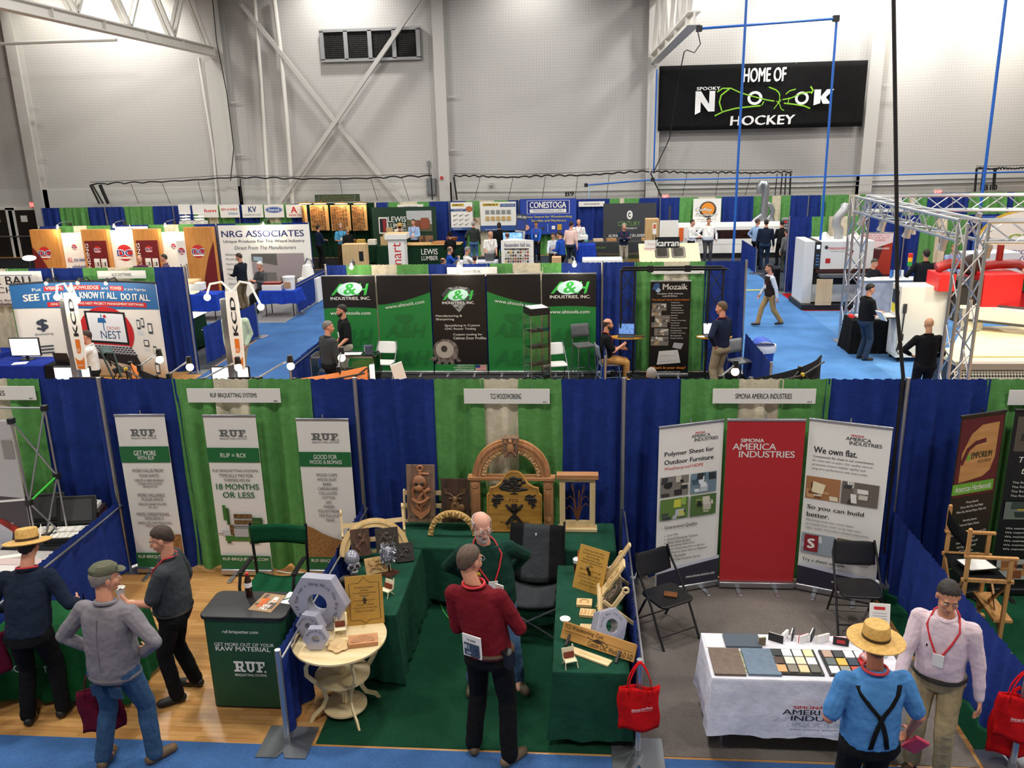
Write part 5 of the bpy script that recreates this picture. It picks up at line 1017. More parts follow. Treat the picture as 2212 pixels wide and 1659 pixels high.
# ---------------------------------------------------------------- second row: facing booths across the aisle
OR=mt('#d9741f','plain',.5);LB=mt('#ffe2b0','plain',.5,0,14.);SCR=mt('#e8eef6','plain',.5,0,1.3)
def bulb(loc,pw=6):lamp('POINT',loc,pw,.05,(1,.88,.68))
def popup(label,pts,z,cap0,cap1,lamps):
 """back of a curved pop-up wall; pts = plan curve"""
 t=thing('popup_wall',label,'display',(0,0,0));n=len(pts)
 def wall(a,b,m,nm,z0=.05,off=0):
  q=MB(m);q.grid(lambda u,v:(lambda k,f:(pts[k][0]*(1-f)+pts[k+1][0]*f,pts[k][1]*(1-f)+pts[k+1][1]*f+off,z0+(z-z0)*v))(min(int((a+(b-a)*u)*(n-1)),n-2),(a+(b-a)*u)*(n-1)-min(int((a+(b-a)*u)*(n-1)),n-2)),20,4);q.build(nm,t,solid=.012,smooth=180)
 wall(cap0,cap1,mt('#151517','cloth'),'fabric_wall')
 if cap0>0:wall(0,cap0,OR,'orange_end_panel',off=-.01)
 if cap1<1:wall(cap1,1,OR,'orange_end_panel',off=-.01)
 m=MB(BLK());pk=MB(mt('#d8b52a'))
 for i in range(0,n-1,2):
  a,b=pts[i],pts[min(i+2,n-1)];o=-.16
  m.tube([(a[0],a[1]-.02,z-.02),(b[0],b[1]+o,z-.55)],.011,n=6);m.tube([(b[0],b[1]-.02,z-.02),(a[0],a[1]+o,z-.55)],.011,n=6);m.tube([(a[0],a[1]+o,z-.06),(b[0],b[1]+o,z-.06)],.013,n=6)
  m.tube([(a[0],a[1],.02),(a[0],a[1]+o,z-.06)],.011,n=6);pk.cb((a[0],a[1]+o,z-.05),(.04,.04,.04));m.cb((a[0],a[1]-.02,z+.0),(.05,.06,.05))
 m.build('frame',t);pk.build('frame_joint',t)
 for(bx,by),h in lamps:
  l=thing('arm_lamp','arm lamp with lit bulb on %s'%h[3],'lamp',(bx,by,z));hd=Vector(h[:3])-Vector((bx,by,z))
  MB(BLK()).cb((0,0,.03),(.06,.06,.09)).build('clamp',l);MB(STEEL()).tube([(0,0,.06),hd*.85+Vector((0,0,.1))],.012,n=6).build('arm',l);MB(BLK()).cyl(hd+Vector((0,0,.16)),hd+Vector((0,0,.06)),.035,.05).build('lamp_head',l);MB(LB).ell(hd,(.055,.055,.055)).build('bulb',l);bulb(h[:3],5)
PA=[(-.95,2.35),(-.6,1.95),(-.2,1.62),(.25,1.38),(.75,1.25),(1.3,1.3),(1.8,1.48),(2.25,1.78),(2.62,2.15)]
def lh(px,py,Y,s):p=P(px,py,Y);return(p.x,p.y,p.z,s)
popup('curved black and orange pop-up wall seen from behind, left of centre',PA,2.03,.10,.62,[((-.6,1.95),lh(345,777,2.5,'the orange wall, leftmost')),((.05,1.5),lh(410,793,2.5,'the pop-up wall left of the bladed sign')),((.62,1.28),lh(515,794,2.4,'the pop-up wall below the right bladed sign')),((1.35,1.32),lh(628,791,2.4,'the pop-up wall right of the bladed sign')),((2.3,1.85),lh(738,773,2.6,'the orange wall, rightmost'))])
one('white_end_strip',MB(mt('#eef0f2','plain',.5,0,.5)).box((-.03,-.03,.05),(.03,.03,2.03)),'white lit strip at the right end of the black and orange pop-up wall','light strip',(2.67,2.22,0))
PB=[(6.25,1.75),(6.6,1.5),(7.0,1.38),(7.4,1.4),(7.8,1.52),(8.2,1.75),(8.55,2.05),(8.85,2.4),(9.02,2.75)]
popup('curved black pop-up wall seen from behind, beyond the red banner booth',PB,2.03,0,1,[((7.4,1.4),lh(1588,803,2.2,'the all-black pop-up wall'))])
def blade(label,base,rz,lps):
 x,y=base;t=thing('bladed_sign',label,'sign',(x,y,0),rz);MB(STEEL()).box((-.055,-.055,0),(.055,.055,2.82)).build('post',t,bevel=.008);MB(STEEL()).cb((0,0,.012),(.6,.6,.024)).build('foot_plate',t)
 def prof(s,z):return .10*(1-((z-2.4)/1.15)**2*.55)
 zs=[1.72+1.22*i/16 for i in range(17)];ol=[(.15-prof(0,z),z)for z in zs]+[(.15+prof(0,z),z)for z in zs[::-1]]
 MB(PW).prism(ol[::-1],-.10,-.075).build('white_blade',t);pr=Pr(.2,1.22,-.1,.05,1.72);pr.text('KCD',.34,.44,.72,.93,INK,.035,0,1,90);pr.text('KCD',.38,.27,.62,.31,PW,.02)if 0 else None
 pr.poly([(.36,.22),(.64,.22),(.72,.27),(.72,.40),(.36,.40)],OR);pr.text('KCD',.40,.24,.62,.28,PW,.02);pr.poly([(.22,.01),(.78,.01),(.86,.17),(.68,.13),(.5,.12),(.32,.13),(.14,.17)],OR);pr.text('kcdsoftware.com',.3,.05,.7,.075,PW,.005);pr.build(t)
 for q in lps:MB(PW).tube([(.15,-.05,2.92),(.15+q[0]*.35,-.05,3.08),(.15+q[0]*.75,-.1,3.06),(.19+q[0],-.12,2.92+q[1])],.018,n=8).build('gooseneck',t);MB(LB).ell((.19+q[0],-.12,2.88+q[1]),.05).build('bulb',t);bulb((x+.19+q[0],y-.2,2.88+q[1]),4)
 m=MB(BLK());m.box((-.02,-.20,1.28),(.52,-.17,1.62));m.build('monitor',t);MB(SCR).box((0,-.172+.004,1.31),(.50,-.165,1.60)).build('screen',t)
blade('orange and white bladed sign in front of the curved blue display',(-2.36,3.2),.05,[(-.22,-.0),(.08,-.05)]);blade('orange and white bladed sign standing before the blue aisle',(.20,3.2),.05,[(-.40,-.02),(.40,-.18)])
for px,lb in((157,'white screen on a stand below the left bladed sign'),(498,'white screen on a stand below the right bladed sign')):
 a=P(px,812,3.6);t=thing('screen_stand',lb,'monitor',(a.x,3.6,0));MB(BLK()).box((-.32,0,a.z-.2),(.32,.03,a.z+.16)).build('housing',t);MB(SCR).box((-.3,-.004,a.z-.18),(.3,0,a.z+.14)).build('screen',t);MB(BLK()).cyl((0,.04,0),(0,.04,a.z),.02).cb((0,.04,.01),(.4,.3,.02)).build('stand',t)
# white banner, tools
w0,w1=-8.37,-6.55;t=thing('hanging_banner','plain white hanging banner at the far left edge','banner',(w0,9.0,1.62));MB(PW).grid(lambda u,v:((w1-w0)*u,.012*math.sin(8*u+2*v),.8*v),16,6).build('banner_cloth',t,solid=.004)
pr=Pr(w1-w0,.8,-.014);pr.text('BLUE BALL',.06,.62,.90,.86,INK,.01);pr.text('MACHINE',.12,.38,.88,.55,INK,-.004);pr.text('EST. 1880',.62,.27,.80,.32,INK,0);pr.text('Blue Ball, Pa 17506',.3,.14,.88,.20,INK,.004);pr.text('www.blueballmachine.com',.22,.03,.92,.10,INK,.004);pr.line([(.1,.89),(.88,.89)],.006,mt('#27408f'));pr.build(t)
draped_table(-8.9,7.95,-7.15,8.6,.74,mt('#1a2f86','cloth'),'blue cloth under the yellow power tools',seed=21)
for i,(x,c,c2,lb)in enumerate(((-7.75,'#c9a22a','#1d1c18','yellow tool box leftmost on the blue cloth'),(-7.45,'#d9b12e','#26221a','yellow tool box by the white banner'),(-7.3,'#b98f2a','#1a1a1a','yellow and black power tool at the end of the blue cloth'))):
 t=thing('tool_box',lb,'tool',(x,8.2-.12*i,.741),.2*i);MB(mt(c)).box((-.13,-.1,0),(.13,.1,.16+.1*(i==1))).build('body',t,bevel=.02);MB(mt(c2)).box((-.135,-.04,.05),(.135,.04,.24)).build('handle',t,bevel=.015)
# curved blue and white display
CX0,CW,CH=-6.92,3.34,2.2
def cw(x,y,z):u=(x-CX0)/CW;return(x,8.78+y-.42*(2*u-1)**2+.05*math.sin(7*u),z)
t=thing('curved_display','curved blue and white display wall with a picture of a laptop','display',(0,0,0));MB(PW).grid(lambda u,v:cw(CX0+CW*u,0,.03+(CH-.03)*v),40,4).build('graphic_wall',t,solid=.01,smooth=180);MB(BLK()).tube([cw(CX0+CW*i/30,.02,CH+.01)for i in range(31)],.03,n=8).build('top_edge',t)
class CP(Pr):
 def q(s,u,v):return cw(CX0+CW*u,-.012-s.k*.0015,.03+(CH-.03)*v)
 def poly(s,pts,mat):
  def clip(L,c,sg):
   o=[]
   for(a,b),(d,e)in zip(L,L[1:]+L[:1]):
    i,j=sg*(a-c)>=0,sg*(d-c)>=0
    if i:o.append((a,b))
    if i!=j:f=(c-a)/(d-a);o.append((c,b+(e-b)*f))
   return o
  us=[q[0]for q in pts];k=s.k
  for i in range(int(min(us)*30),int(max(us)*30)+1):
   L=clip(clip(list(pts),i/30,1),(i+1)/30,-1)
   if len(L)>2:s.put(s.G,L,[tuple(range(len(L)))],mat);s.k=k
  s.k=k+1;return s
p=CP(CW,CH);bl=mt('#2368a8');ik=mt('#3a4252');sk=mt('#b9d4ee')
for i in range(24):u=i/24;f=lambda q:.74-.03*math.sin(PI*q)+.02*(1-q);p.poly([(u,f(u)),(u+1/24,f(u+1/24)),(u+1/24,1),(u,1)],bl);p.k=1
p.k=3
for a,b,c,d in((.18,.30,.915,.965),(.325,.56,.918,.968),(.63,.735,.915,.965),(.185,.90,.75,.80)):
 for i in range(6):p.poly([(a+(b-a)*i/6,c),(a+(b-a)*(i+1)/6,c),(a+(b-a)*(i+1)/6,d),(a+(b-a)*i/6,d)],REDS);p.k=3
p.k=6;p.text('Put',.115,.922,.165,.955,PW,.01);p.text('VISION,',.19,.925,.295,.96,PW,.02);p.text('KNOWLEDGE',.335,.928,.55,.962,PW,.02);p.text('and',.57,.925,.62,.955,PW,.01);p.text('POWER',.64,.925,.725,.958,PW,.02);p.text('at your fingertips.',.745,.915,.92,.95,PW,.005);p.k=6
p.text('SEE IT ALL.',.06,.825,.345,.895,PW,.035);p.text('KNOW IT ALL.',.40,.83,.68,.898,PW,.035);p.text('DO IT ALL.',.71,.822,.94,.888,PW,.035);p.text('ONLY WITH CROWS NEST PROJECT MANAGEMENT SOFTWARE',.205,.758,.88,.79,PW,.02)
p.k=2;p.disc(.56,.47,.205,.275,REDS);p.k=3;p.poly([(.42,.36),(.72,.345),(.715,.69),(.41,.70)],INK);p.k=4;p.poly([(.435,.385),(.705,.37),(.70,.67),(.425,.68)],mt('#eef3fa'));p.k=5;p.text('CROWS',.56,.50,.66,.535,mt('#c0392f'),-.005);p.text('NEST',.51,.405,.665,.49,mt('#2b4a77'),-.01);p.poly([(.50,.575),(.565,.575),(.555,.625),(.505,.625)],bl);p.rect(.528,.625,.534,.665,bl);p.rect(.538,.49,.544,.58,bl);p.poly([(.55,.63),(.57,.63),(.565,.66),(.545,.65)],REDS)
p.k=3;p.poly([(.40,.26),(.76,.235),(.79,.14),(.72,.12),(.42,.20)],INK);p.k=4
for j in range(4):
 for i in range(12):u0=.42+j*.012+i*.0265;v0=.315-j*.024-i*.0012;p.k=4;p.rect(u0,v0,u0+.021,v0+.017,mt('#3c3c42'))
p.k=3;p.poly([(.41,.345),(.72,.33),(.765,.235),(.44,.25)],mt('#c9ccd4'));p.k=5
p.text('$',.105,.50,.17,.63,ik,.03);p.text('Estimating',.09,.455,.19,.485,ik,0);p.text('Scheduling',.27,.47,.36,.50,ik,0);p.rect(.275,.535,.335,.66,ik);p.k=6;p.rect(.287,.55,.323,.635,PW);p.text('E',.293,.56,.318,.625,ik,.03)
for u,v,a,b in((.80,.52,.025,.10),(.835,.54,.022,.10),(.885,.48,.035,.11),(.835,.34,.04,.07),(.905,.25,.025,.10),(.90,.05,.035,.12)):p.k=5;p.rect(u,v,u+a,v+b,ik);p.k=6;p.rect(u+a*.15,v+b*.2,u+a*.85,v+b*.85,PW)
p.k=5;p.text('Multi-User',.79,.485,.85,.505,sk,0);p.text('Database',.80,.46,.85,.48,sk,0);p.text('Manifests',.83,.30,.88,.32,sk,0);p.rect(.10,.30,.18,.315,ik);p.rect(.10,.335,.18,.35,ik);p.rect(.10,.265,.18,.28,ik);p.poly([(.66,.02),(.72,.0),(.78,.03),(.77,.09),(.72,.07),(.67,.09)],ik);p.disc(.285,.33,.025,.04,ik);p.build(t)
for x in(-6.0,-5.3,-4.6):
 c=thing('clip_lamp','small black lamp on the top edge of the curved display, %s'%{-6.0:'leftmost',-5.3:'middle',-4.6:'rightmost'}[x],'lamp',(x,cw(x,0,0)[1],CH+.03));MB(BLK()).tube([(0,0,0),(0,-.08,.09),(0,-.38,.08)],.014,n=6).build('arm',c);MB(BLK()).cyl((0,-.36,.1),(0,-.46,.03),.04,.05).build('head',c);MB(LB).ell((0,-.46,.02),.035).build('bulb',c);bulb((x,cw(x,0,0)[1]-.5,CH-.02),9)
def monitor(label,x,y,z,w,h,rz,scr=SCR,stand=True,cat='monitor'):
 t=thing('monitor',label,cat,(x,y,z),rz);MB(BLK()).box((-w/2,-.02,.08),(w/2,.02,.08+h)).build('housing',t,bevel=.004);MB(scr).box((-w/2+.02,-.0225,.10),(w/2-.02,-.0203,.06+h)).build('screen',t);MB(BLK()).box((-.14,-.1,0),(.14,.1,.012)).box((-.03,0,.01),(.03,.03,.12)).build('stand',t);return t
def laptop(label,x,y,z,rz,scr=SCR,w=.34):
 t=thing('laptop',label,'laptop',(x,y,z),rz);MB(mt('#2a2b2e')).box((-w/2,-.12,0),(w/2,.12,.018)).build('keyboard_base',t,bevel=.003);m=MB(mt('#1b1c1f'));T1=TR(0,.12,.018)@rot(-14);m.M=T1;m.box((-w/2,0,0),(w/2,.012,.24));m.build('display_lid',t);q=MB(scr);q.M=T1;q.box((-w/2+.012,-.002,.015),(w/2-.012,-.0005,.23));q.build('screen',t);return t
BT=mt('#1b2f86','cloth')
draped_table(-6.85,7.0,-5.55,7.75,.74,BT,'blue cloth on the desk below the curved laptop display',seed=22);monitor('wide white monitor on the blue desk',-6.2,7.5,.741,.66,.40,.03)
draped_table(-5.5,7.0,-4.75,7.55,.74,mt('#151517','cloth'),'black cloth on the small table behind the left bladed sign',seed=23);laptop('black laptop half hidden by the left bladed sign',-5.15,7.25,.741,PI-.1)
one('leaflet_stack',MB(PW).box((-.14,-.1,0),(.14,.1,.008)),'white leaflets in front of the wide monitor','leaflets',(-6.15,7.17,.742),.3)
gc=mt('#6e7176','plain',.5)
folding_chair('grey folding chair pushed to the blue desk at the left',-6.5,6.72,PI+.1,gc,mt('#2a3f7a'))
# wall of five green and black banners
AB=mt('#131415','plain',.4);AG=mt('#1d7a35','plain',.5);AG2=mt('#1a6a30','plain',.5);AL=mt('#35b045');SW=mt('#bfe6e0')
def ahlogo(p,u0,v0,u1,v1):
 U=lambda a:u0+(u1-u0)*a;V=lambda b:v0+(v1-v0)*b
 p.beg();p.text('A',U(0),V(.30),U(.36),V(.95),AL,.04,.3);p.text('H',U(.66),V(.30),U(1.0),V(.95),AL,.04,.3);p.poly([(U(.5+.32*math.cos(i*PI/18)-.06*math.sin(i*PI/18)),V(.64+.36*math.sin(i*PI/18)+.14*math.cos(i*PI/18)))for i in range(36)],SW);p.text('&',U(.33),V(.34),U(.66),V(.96),AL,.03,.15);p.text('INDUSTRIES, INC.',U(-.02),V(0),U(1.02),V(.20),PW,.012);p.end('logo')
def ahA(p):
 p.rect(0,0,1,1,AG);f=lambda u:.665+.012*math.sin(PI*u);[p.poly([(i/8,f(i/8)),(i/8+.125,f(i/8+.125)),(i/8+.125,1),(i/8,1)],AB)for i in range(8)]
 ahlogo(p,.16,.75,.88,.93);p.text('www.ahtools.com',.12,.60,.88,.635,PW,.012);p.text('A&H',.1,.25,.9,.45,AG2,.03,.3)
def ahB(flip):
 def f(p):
  p.rect(0,0,1,1,AG);g=lambda u:.70+.13*(u if not flip else 1-u)**1.6;[p.poly([(i/10,g(i/10)),(i/10+.1,g(i/10+.1)),(i/10+.1,1),(i/10,1)],AB)for i in range(10)]
  k=0;v,fc,a,b,c,d=glyphs('www.ahtools.com',0.,0,1.)
  sl=(-.06 if flip else .06);vo=.655 if not flip else .72;p.put(p.T,[(.14+.74*(x-a)/(b-a),vo+.035*(y-c)/(d-c)+sl*(x-a)/(b-a))for x,y in v],fc,PW)
  p.text('A&H',.1,.06,.95,.22,AG2,.03,.3);p.text('A&H',.1,.36,.9,.5,AG2,.03,.3);p.poly([(.35,.60),(.62,.60),(.68,.57),(.49,.49),(.29,.57)],AG2)
 return f
def ahC(p):
 p.rect(0,0,1,1,AB);dm=mt('#aab0b2','mottle',.3,sc=6,h2='#3d4244');p.poly([(.18,.80),(.30,.87),(.5,.885),(.68,.87),(.80,.80),(.5,.615)],mt('#3b4043'));p.poly([(.3,.87),(.5,.885),(.68,.87),(.62,.85),(.38,.85)],dm);p.poly([(.34,.72),(.5,.615),(.64,.72),(.58,.70),(.42,.70)],dm);ahlogo(p,.2,.70,.78,.85)
 for s,a,b,v in(('Manufacturing &',.06,.55,.565),('Sharpening',.06,.40,.53),('Specializing in Custom',.22,.88,.465),('CNC Router Tooling',.22,.80,.43),('Custom tooling for',.37,.92,.37),('Cabinet Door Profiles',.37,.99,.335)):p.text(s,a,v,b,v+.028,PW,.002)
 st=mt('#8a7f76','mottle',.35,sc=4,h2='#4a423c');p.disc(.22,.215,.24,.125,st);p.disc(.20,.225,.17,.09,mt('#b0a79c'));p.disc(.19,.235,.06,.035,mt('#3a332e'))
 for i in range(5):a=-.5-.45*i;p.poly([(.22+.24*math.cos(a),.215+.12*math.sin(a)),(.22+.36*math.cos(a-.15),.215+.185*math.sin(a-.15)),(.22+.34*math.cos(a-.35),.215+.16*math.sin(a-.35)),(.22+.2*math.cos(a-.3),.215+.1*math.sin(a-.3))],st)
 p.rect(0,0,1,.07,AG);p.text('1(800)225-8569',.42,.05,.74,.066,PW,0);p.text('pcd@ahtools.com',.36,.028,.74,.047,PW,0);p.text('AHTOOLS.COM',.38,.004,.74,.022,PW,.005);p.rect(.77,.005,.98,.065,PW);[p.rect(.77,.005+i*.0092,.98,.0096+i*.0092,REDS)for i in range(7)];p.rect(.77,.035,.86,.065,mt('#24387f'))
xs=[-.08,1.15,2.36,3.58,4.78,5.98]
for i,(fn,lb)in enumerate(((ahA,'green and black banner at the left end behind the two men'),(ahB(False),'green and black banner with rising black edge, left of the black one'),(ahC,'black banner with a cutter picture in the middle of the green wall'),(ahB(True),'green and black banner with falling black edge, right of the black one'),(ahA,'green and black banner at the right end behind the glass tower'))):rollup(lb,(xs[i]+.01,8.92),(xs[i+1]-.01,8.92),2.27,fn,AB)
board_sign('A&H INDUSTRIES, INC.','367',2.72,3.82,9.05,2.2,2.40,'white booth sign above the black cutter banner',(.32,.68))
wc=mt('#e6e7e4','plain',.4)
folding_chair('white folding chair left of the black cutter banner',1.36,8.35,-.1,wc,STEEL());folding_chair('white folding chair beside the glass tower',5.12,8.2,.25,wc,STEEL())
def stool(label,x,y,rz,seatz=.74,mat=None,fr=None):
 t=thing('bar_stool',label,'stool',(x,y,0),rz);mm=mat or mt('#5c5e60','cloth');f=fr or STEEL();MB(mm).slab(rrect(-.2,-.2,.2,.2,.05),seatz,seatz+.04).build('seat',t,bevel=.01);MB(mm).grid(lambda u,v:(-.2+.4*u,.2+.06*v+.02*math.sin(PI*u),seatz+.16+.28*v),8,4).build('backrest',t,solid=.03)
 for sx in(-1,1):
  for sy in(-1,1):MB(f).tube([(sx*.22,sy*.24,0),(sx*.18,sy*.18,seatz)]+([(sx*.2,.27,seatz+.44)]if sy>0 else[]),.012,n=6).build('leg',t)
 MB(f).tube([(-.21,-.22,.22),(.21,-.22,.22),(.21,.22,.22),(-.21,.22,.22)],.009,n=6,closed=True).build('foot_ring',t);return t
stool('grey padded bar stool right of the glass tower',5.70,8.5,.35,.76)
# glass tower
GL=mt('#f7fcfb','glass');t=thing('display_tower','tall square glass display tower with black cap','display case',(4.74,7.6,0),.42);s=.21
MB(BLK()).box((-s,-s,0),(s,s,.28)).build('base',t,bevel=.004);MB(BLK()).box((-s,-s,1.66),(s,s,1.80)).build('cap',t,bevel=.004);MB(mt('#e8e8ea')).box((-s+.03,-s+.03,1.79),(s-.03,s-.03,1.802)).build('cap_top',t)
for a,b,c,d in((-s,-s,s,-s),(s,-s,s,s),(s,s,-s,s),(-s,s,-s,-s)):MB(GL).add([(a,b,.28),(c,d,.28),(c,d,1.66),(a,b,1.66)],[(0,1,2,3)]).build('glass_pane',t)
m=MB(ALU());[m.box((x-.006,y-.006,.28),(x+.006,y+.006,1.66))for x in(-s,s)for y in(-s,s)];m.build('edge_strip',t)
r=random.Random(6)
for z in(.62,.98,1.32):
 MB(GL).box((-s+.01,-s+.01,z),(s-.01,s-.01,z+.006)).build('glass_shelf',t)
for z in(.285,.627,.987,1.327):
 for j in range(2):
  q=thing('router_cutter','shiny router cutter on the %s level of the glass tower, %s'%({.285:'bottom',.627:'second',.987:'third',1.327:'top'}[z],('left','right')[j]),'tool',(4.70+.12*j,7.55+.06*j,z),r.random()*3);MB(STEEL()).cyl((0,0,0),(0,0,.02),.05,n=12).build('disc',q);MB(STEEL()).tube([(-.08,0,.03),(.10,.02,.045)],.016).build('shank',q)
# glass counter
t=thing('glass_counter','glass display counter between the two talking men and the aisle','counter',(.86,7.12,0));w,d=.66,.24
MB(mt('#24272a')).box((-w,-d,0),(w,d,.3)).build('base',t);MB(ALU()).box((-w,-d,.92),(w,-d+.03,.95)).box((-w,d-.03,.92),(w,d,.95)).box((-w,-d,.92),(-w+.03,d,.95)).box((w-.03,-d,.92),(w,d,.95)).build('top_frame',t)
MB(ALU()).box((-w,-d,.3),(-w+.02,-d+.02,.92)).box((w-.02,-d,.3),(w,-d+.02,.92)).box((-w,d-.02,.3),(-w+.02,d,.92)).box((w-.02,d-.02,.3),(w,d,.92)).build('corner_post',t)
for a in(((-w,-d,.3),(w,-d+.004,.92)),((w-.004,-d,.3),(w,d,.92)),((-w,-d,.3),(-w+.004,d,.92)),((-w,-d,.945),(w,d,.95)),((-w+.02,-d+.02,.62),(w-.02,d-.02,.628))):MB(GL).box(*a).build('glass_pane',t)
t=thing('bucket','small grey steel bucket on the glass counter','bucket',(1.36,7.1,.951));MB(mt('#6f7a8c','plain',.3,.6)).lathe([(0,0),(.07,0),(.10,.16),(.104,.165),(.096,.16),(.068,.01),(0,.01)],n=24).build('pail',t);MB(BLK()).tube([(.1*math.cos(a),-.01+.02*math.sin(a),.15+.06*math.sin(a))for a in[PI*i/10 for i in range(11)]],.004,n=5).build('handle',t)
one('paper_sheet',MB(PW).box((-.25,-.1,0),(.25,.1,.003)),'white papers lying on the glass counter','paper',(.95,7.12,.951),.05)
t=thing('leaning_board','white board leaning at a slant in front of the green banners','board',(2.95,4.2,0),.5);m=MB(PW);m.M=rot(0,-14);m.box((-.10,-.012,0),(.10,.012,1.62));m.build('panel',t);MB(ALU()).tube([(.02,.05,.02),(-.24,.02,1.3)],.01).build('prop',t)
# software booth
def moz(p):
 p.rect(0,0,1,1,AB);bl=mt('#3f73b5');p.poly([(.04,.92),(.10,.98),(.2,.985),(.24,.95),(.14,.91)],bl);p.poly([(.12,.90),(.2,.94),(.26,.91),(.2,.88)],mt('#a9c6e6'));p.text('Mozaik',.30,.915,.92,.975,PW,.035);p.text('Complete CNC Software',.17,.86,.81,.878,PW,.01);p.text('only $125/mo',.30,.835,.67,.853,PW,.01);p.text('"The Ultimate" custom cabinet software!',.04,.797,.96,.817,mt('#d9781f'),.01)
 r=random.Random(3)
 for i in range(15):p.text(('*Room Design and Layout','*Frameless and Face Frame','*Closets','*Countertop Layout','*Automatic Cutting Lists','*Estimating and Costing','*Drawings','*Shop Drawings','*Submittal Drawings','*Optimization','*Machine ready G-Code','*Part Placement','*CNC Nesting','*Bar Code Labels','*and more')[i],.52,.768-i*.0275,.52+.16+.26*r.random(),.781-i*.0275,PW,.005)
 for i,(u,v,a,b)in enumerate(((.05,.69,.36,.08),(.04,.63,.25,.075),(.12,.565,.38,.075),(.04,.51,.40,.055),(.12,.42,.36,.08),(.04,.31,.44,.10))):pic(p,u,v,u+a,v+b,colz(['#77716a','#c9c2b4','#57504a','#a58a66','#dcdad2']),30+i,7)
 p.poly([(.20,.10),(.80,.12),(.72,.265),(.25,.25)],mt('#d4d2ce'));p.poly([(.58,.29),(.80,.27),(.86,.335),(.62,.345)],mt('#a9a9ab'));p.line([(.27,.13),(.7,.15),(.66,.24)],.006,GRY);p.line([(.3,.2),(.68,.2)],.006,GRY);p.text("What's in your shop?",.03,.045,.93,.08,mt('#e0851f'),.03);p.text('www.mozaiksoftware.com',.13,.012,.80,.028,PW,.012)
rollup('narrow black software banner with orange slogan',(7.10,8.72),(7.96,8.72),2.12,moz,AB)
board_sign('MOZAIK SOFTWARE, INC.','369',7.15,8.26,9.05,2.21,2.38,'white booth sign behind the black horizontal bars',(.28,.72))
for x0,x1,lb in((6.47,6.75,'left'),(8.27,8.56,'right')):
 t=thing('lattice_stand','%s black lattice stand carrying the horizontal bars and a laptop shelf'%lb,'stand',(x0,8.4,0));w=x1-x0
 for x in(0,w):MB(BLK()).cyl((x,0,0),(x,0,2.42),.022).build('upright',t)
 m=MB(BLK())
 for i in range(5):m.tube([(0,0,.1+i*.46),(w,0,.1+(i+1)*.46)],.009,n=6);m.tube([(w,0,.1+i*.46),(0,0,.1+(i+1)*.46)],.009,n=6)
 m.build('lattice',t);m=MB(mt('#cf9433','woodx',h2='#b87f24'));xc=w/2-.02;m.slab([(xc+.36*math.cos(a)*(1.05 if math.cos(a)>0 else 1),-.16+.17*math.sin(a))for a in[2*PI*i/28 for i in range(28)]],1.0,1.025);m.build('shelf',t);MB(BLK()).cb((w/2,-.02,.012),(.5,.5,.024)).build('foot',t)
t=thing('bar_bundle','bundle of black horizontal bars clamped across the two lattice stands','frame',(6.44,8.34,2.40))
for i in range(4):MB(BLK()).tube([(.02*i,-.03*(i%2),.025*i),(2.22-.05*i,-.03*(i%2),.025*i)],.014,n=8).build('bar',t)
for x in(.62,1.38):MB(BLK()).cb((x,-.01,.03),(.12,.08,.13)).build('clamp',t)
laptop('open laptop with blue pictures on the left kidney shelf',6.58,8.22,1.026,-.1,mt('#5f86c4','mottle',.5,0,.9,sc=6,h2='#10151f'));laptop('open laptop with white screen on the right kidney shelf',8.37,8.22,1.026,.1)
one('notebook',MB(mt('#4a3c28')).box((-.1,-.06,0),(.1,.06,.025)),'dark notebook on the left kidney shelf','notebook',(6.86,8.2,1.026),.1);one('paper_sheet',MB(PW).box((-.08,-.06,0),(.08,.06,.004)),'white note on the right kidney shelf','paper',(8.14,8.2,1.026),.3)
t=thing('trash_bin','blue rubbish bin with a bag behind the low drape','bin',(9.52,8.75,0));MB(mt('#1f47a8')).lathe([(.2,0),(.25,.66),(.27,.68),(.27,.72),(.24,.72),(.2,.05),(0,.05)],n=24).build('barrel',t);MB(mt('#dfe5ec')).lathe([(.272,.58),(.285,.68),(.275,.725),(.25,.72)],n=24).build('bag_rim',t);MB(mt('#2b56c2')).grid(lambda u,v:(.25*(2*u-1),.25*(2*v-1)*math.sqrt(max(0,1-(2*u-1)**2)),.72+.12*(1-(2*u-1)**2)),12,8).build('lid',t)
gp=mt('#7b7e82','plain',.5);stool('grey stool-height chair tipped by the low drape behind the man in navy',8.98,8.3,.5,.46,gp);stool('grey chair with light blue legs under the seated bearded man',6.22,8.12,1.75,.46,gp,mt('#6f8cb4'))
# ---------------------------------------------------------------- right: machine stand under the truss
TZT=3.4;TM=mt('#c7c9cc','plain',.3,.85)
def boxtruss(label,a,b,s=.34,ends=True,tri=.42):
 a=Vector(a);b=Vector(b);d=(b-a);L=d.length;d.normalize();up=Vector((0,0,1))if abs(d.z)<.9 else Vector((0,1,0));x=d.cross(up).normalized();y=x.cross(d)
 t=thing('box_truss',label,'truss',tuple(a));c=[x*(s/2*i)+y*(s/2*j)for i,j in((-1,-1),(1,-1),(1,1),(-1,1))]
 for q in c:MB(TM).cyl(q,q+d*L,.031,n=8).build('chord_tube',t)
 n=max(2,int(L/tri))
 for k in range(4):
  m=MB(TM)
  for i in range(n):p,q=c[k],c[(k+1)%4];m.tube([(p if i%2 else q)+d*(L*i/n),(q if i%2 else p)+d*(L*(i+1)/n)],.014,n=5)
  m.build('lacing',t)
 return t
A_,B_=Vector((12.3,11.95,0)),Vector((12.2,5.75,0));E_=Vector((18.6,0,0))
boxtruss('aluminium truss tower by the man in the black shirt',A_+Vector((0,0,.02)),A_+Vector((0,0,TZT+.15)));boxtruss('aluminium truss tower beside the bald man',B_+Vector((0,0,.02)),B_+Vector((0,0,TZT+.15)))
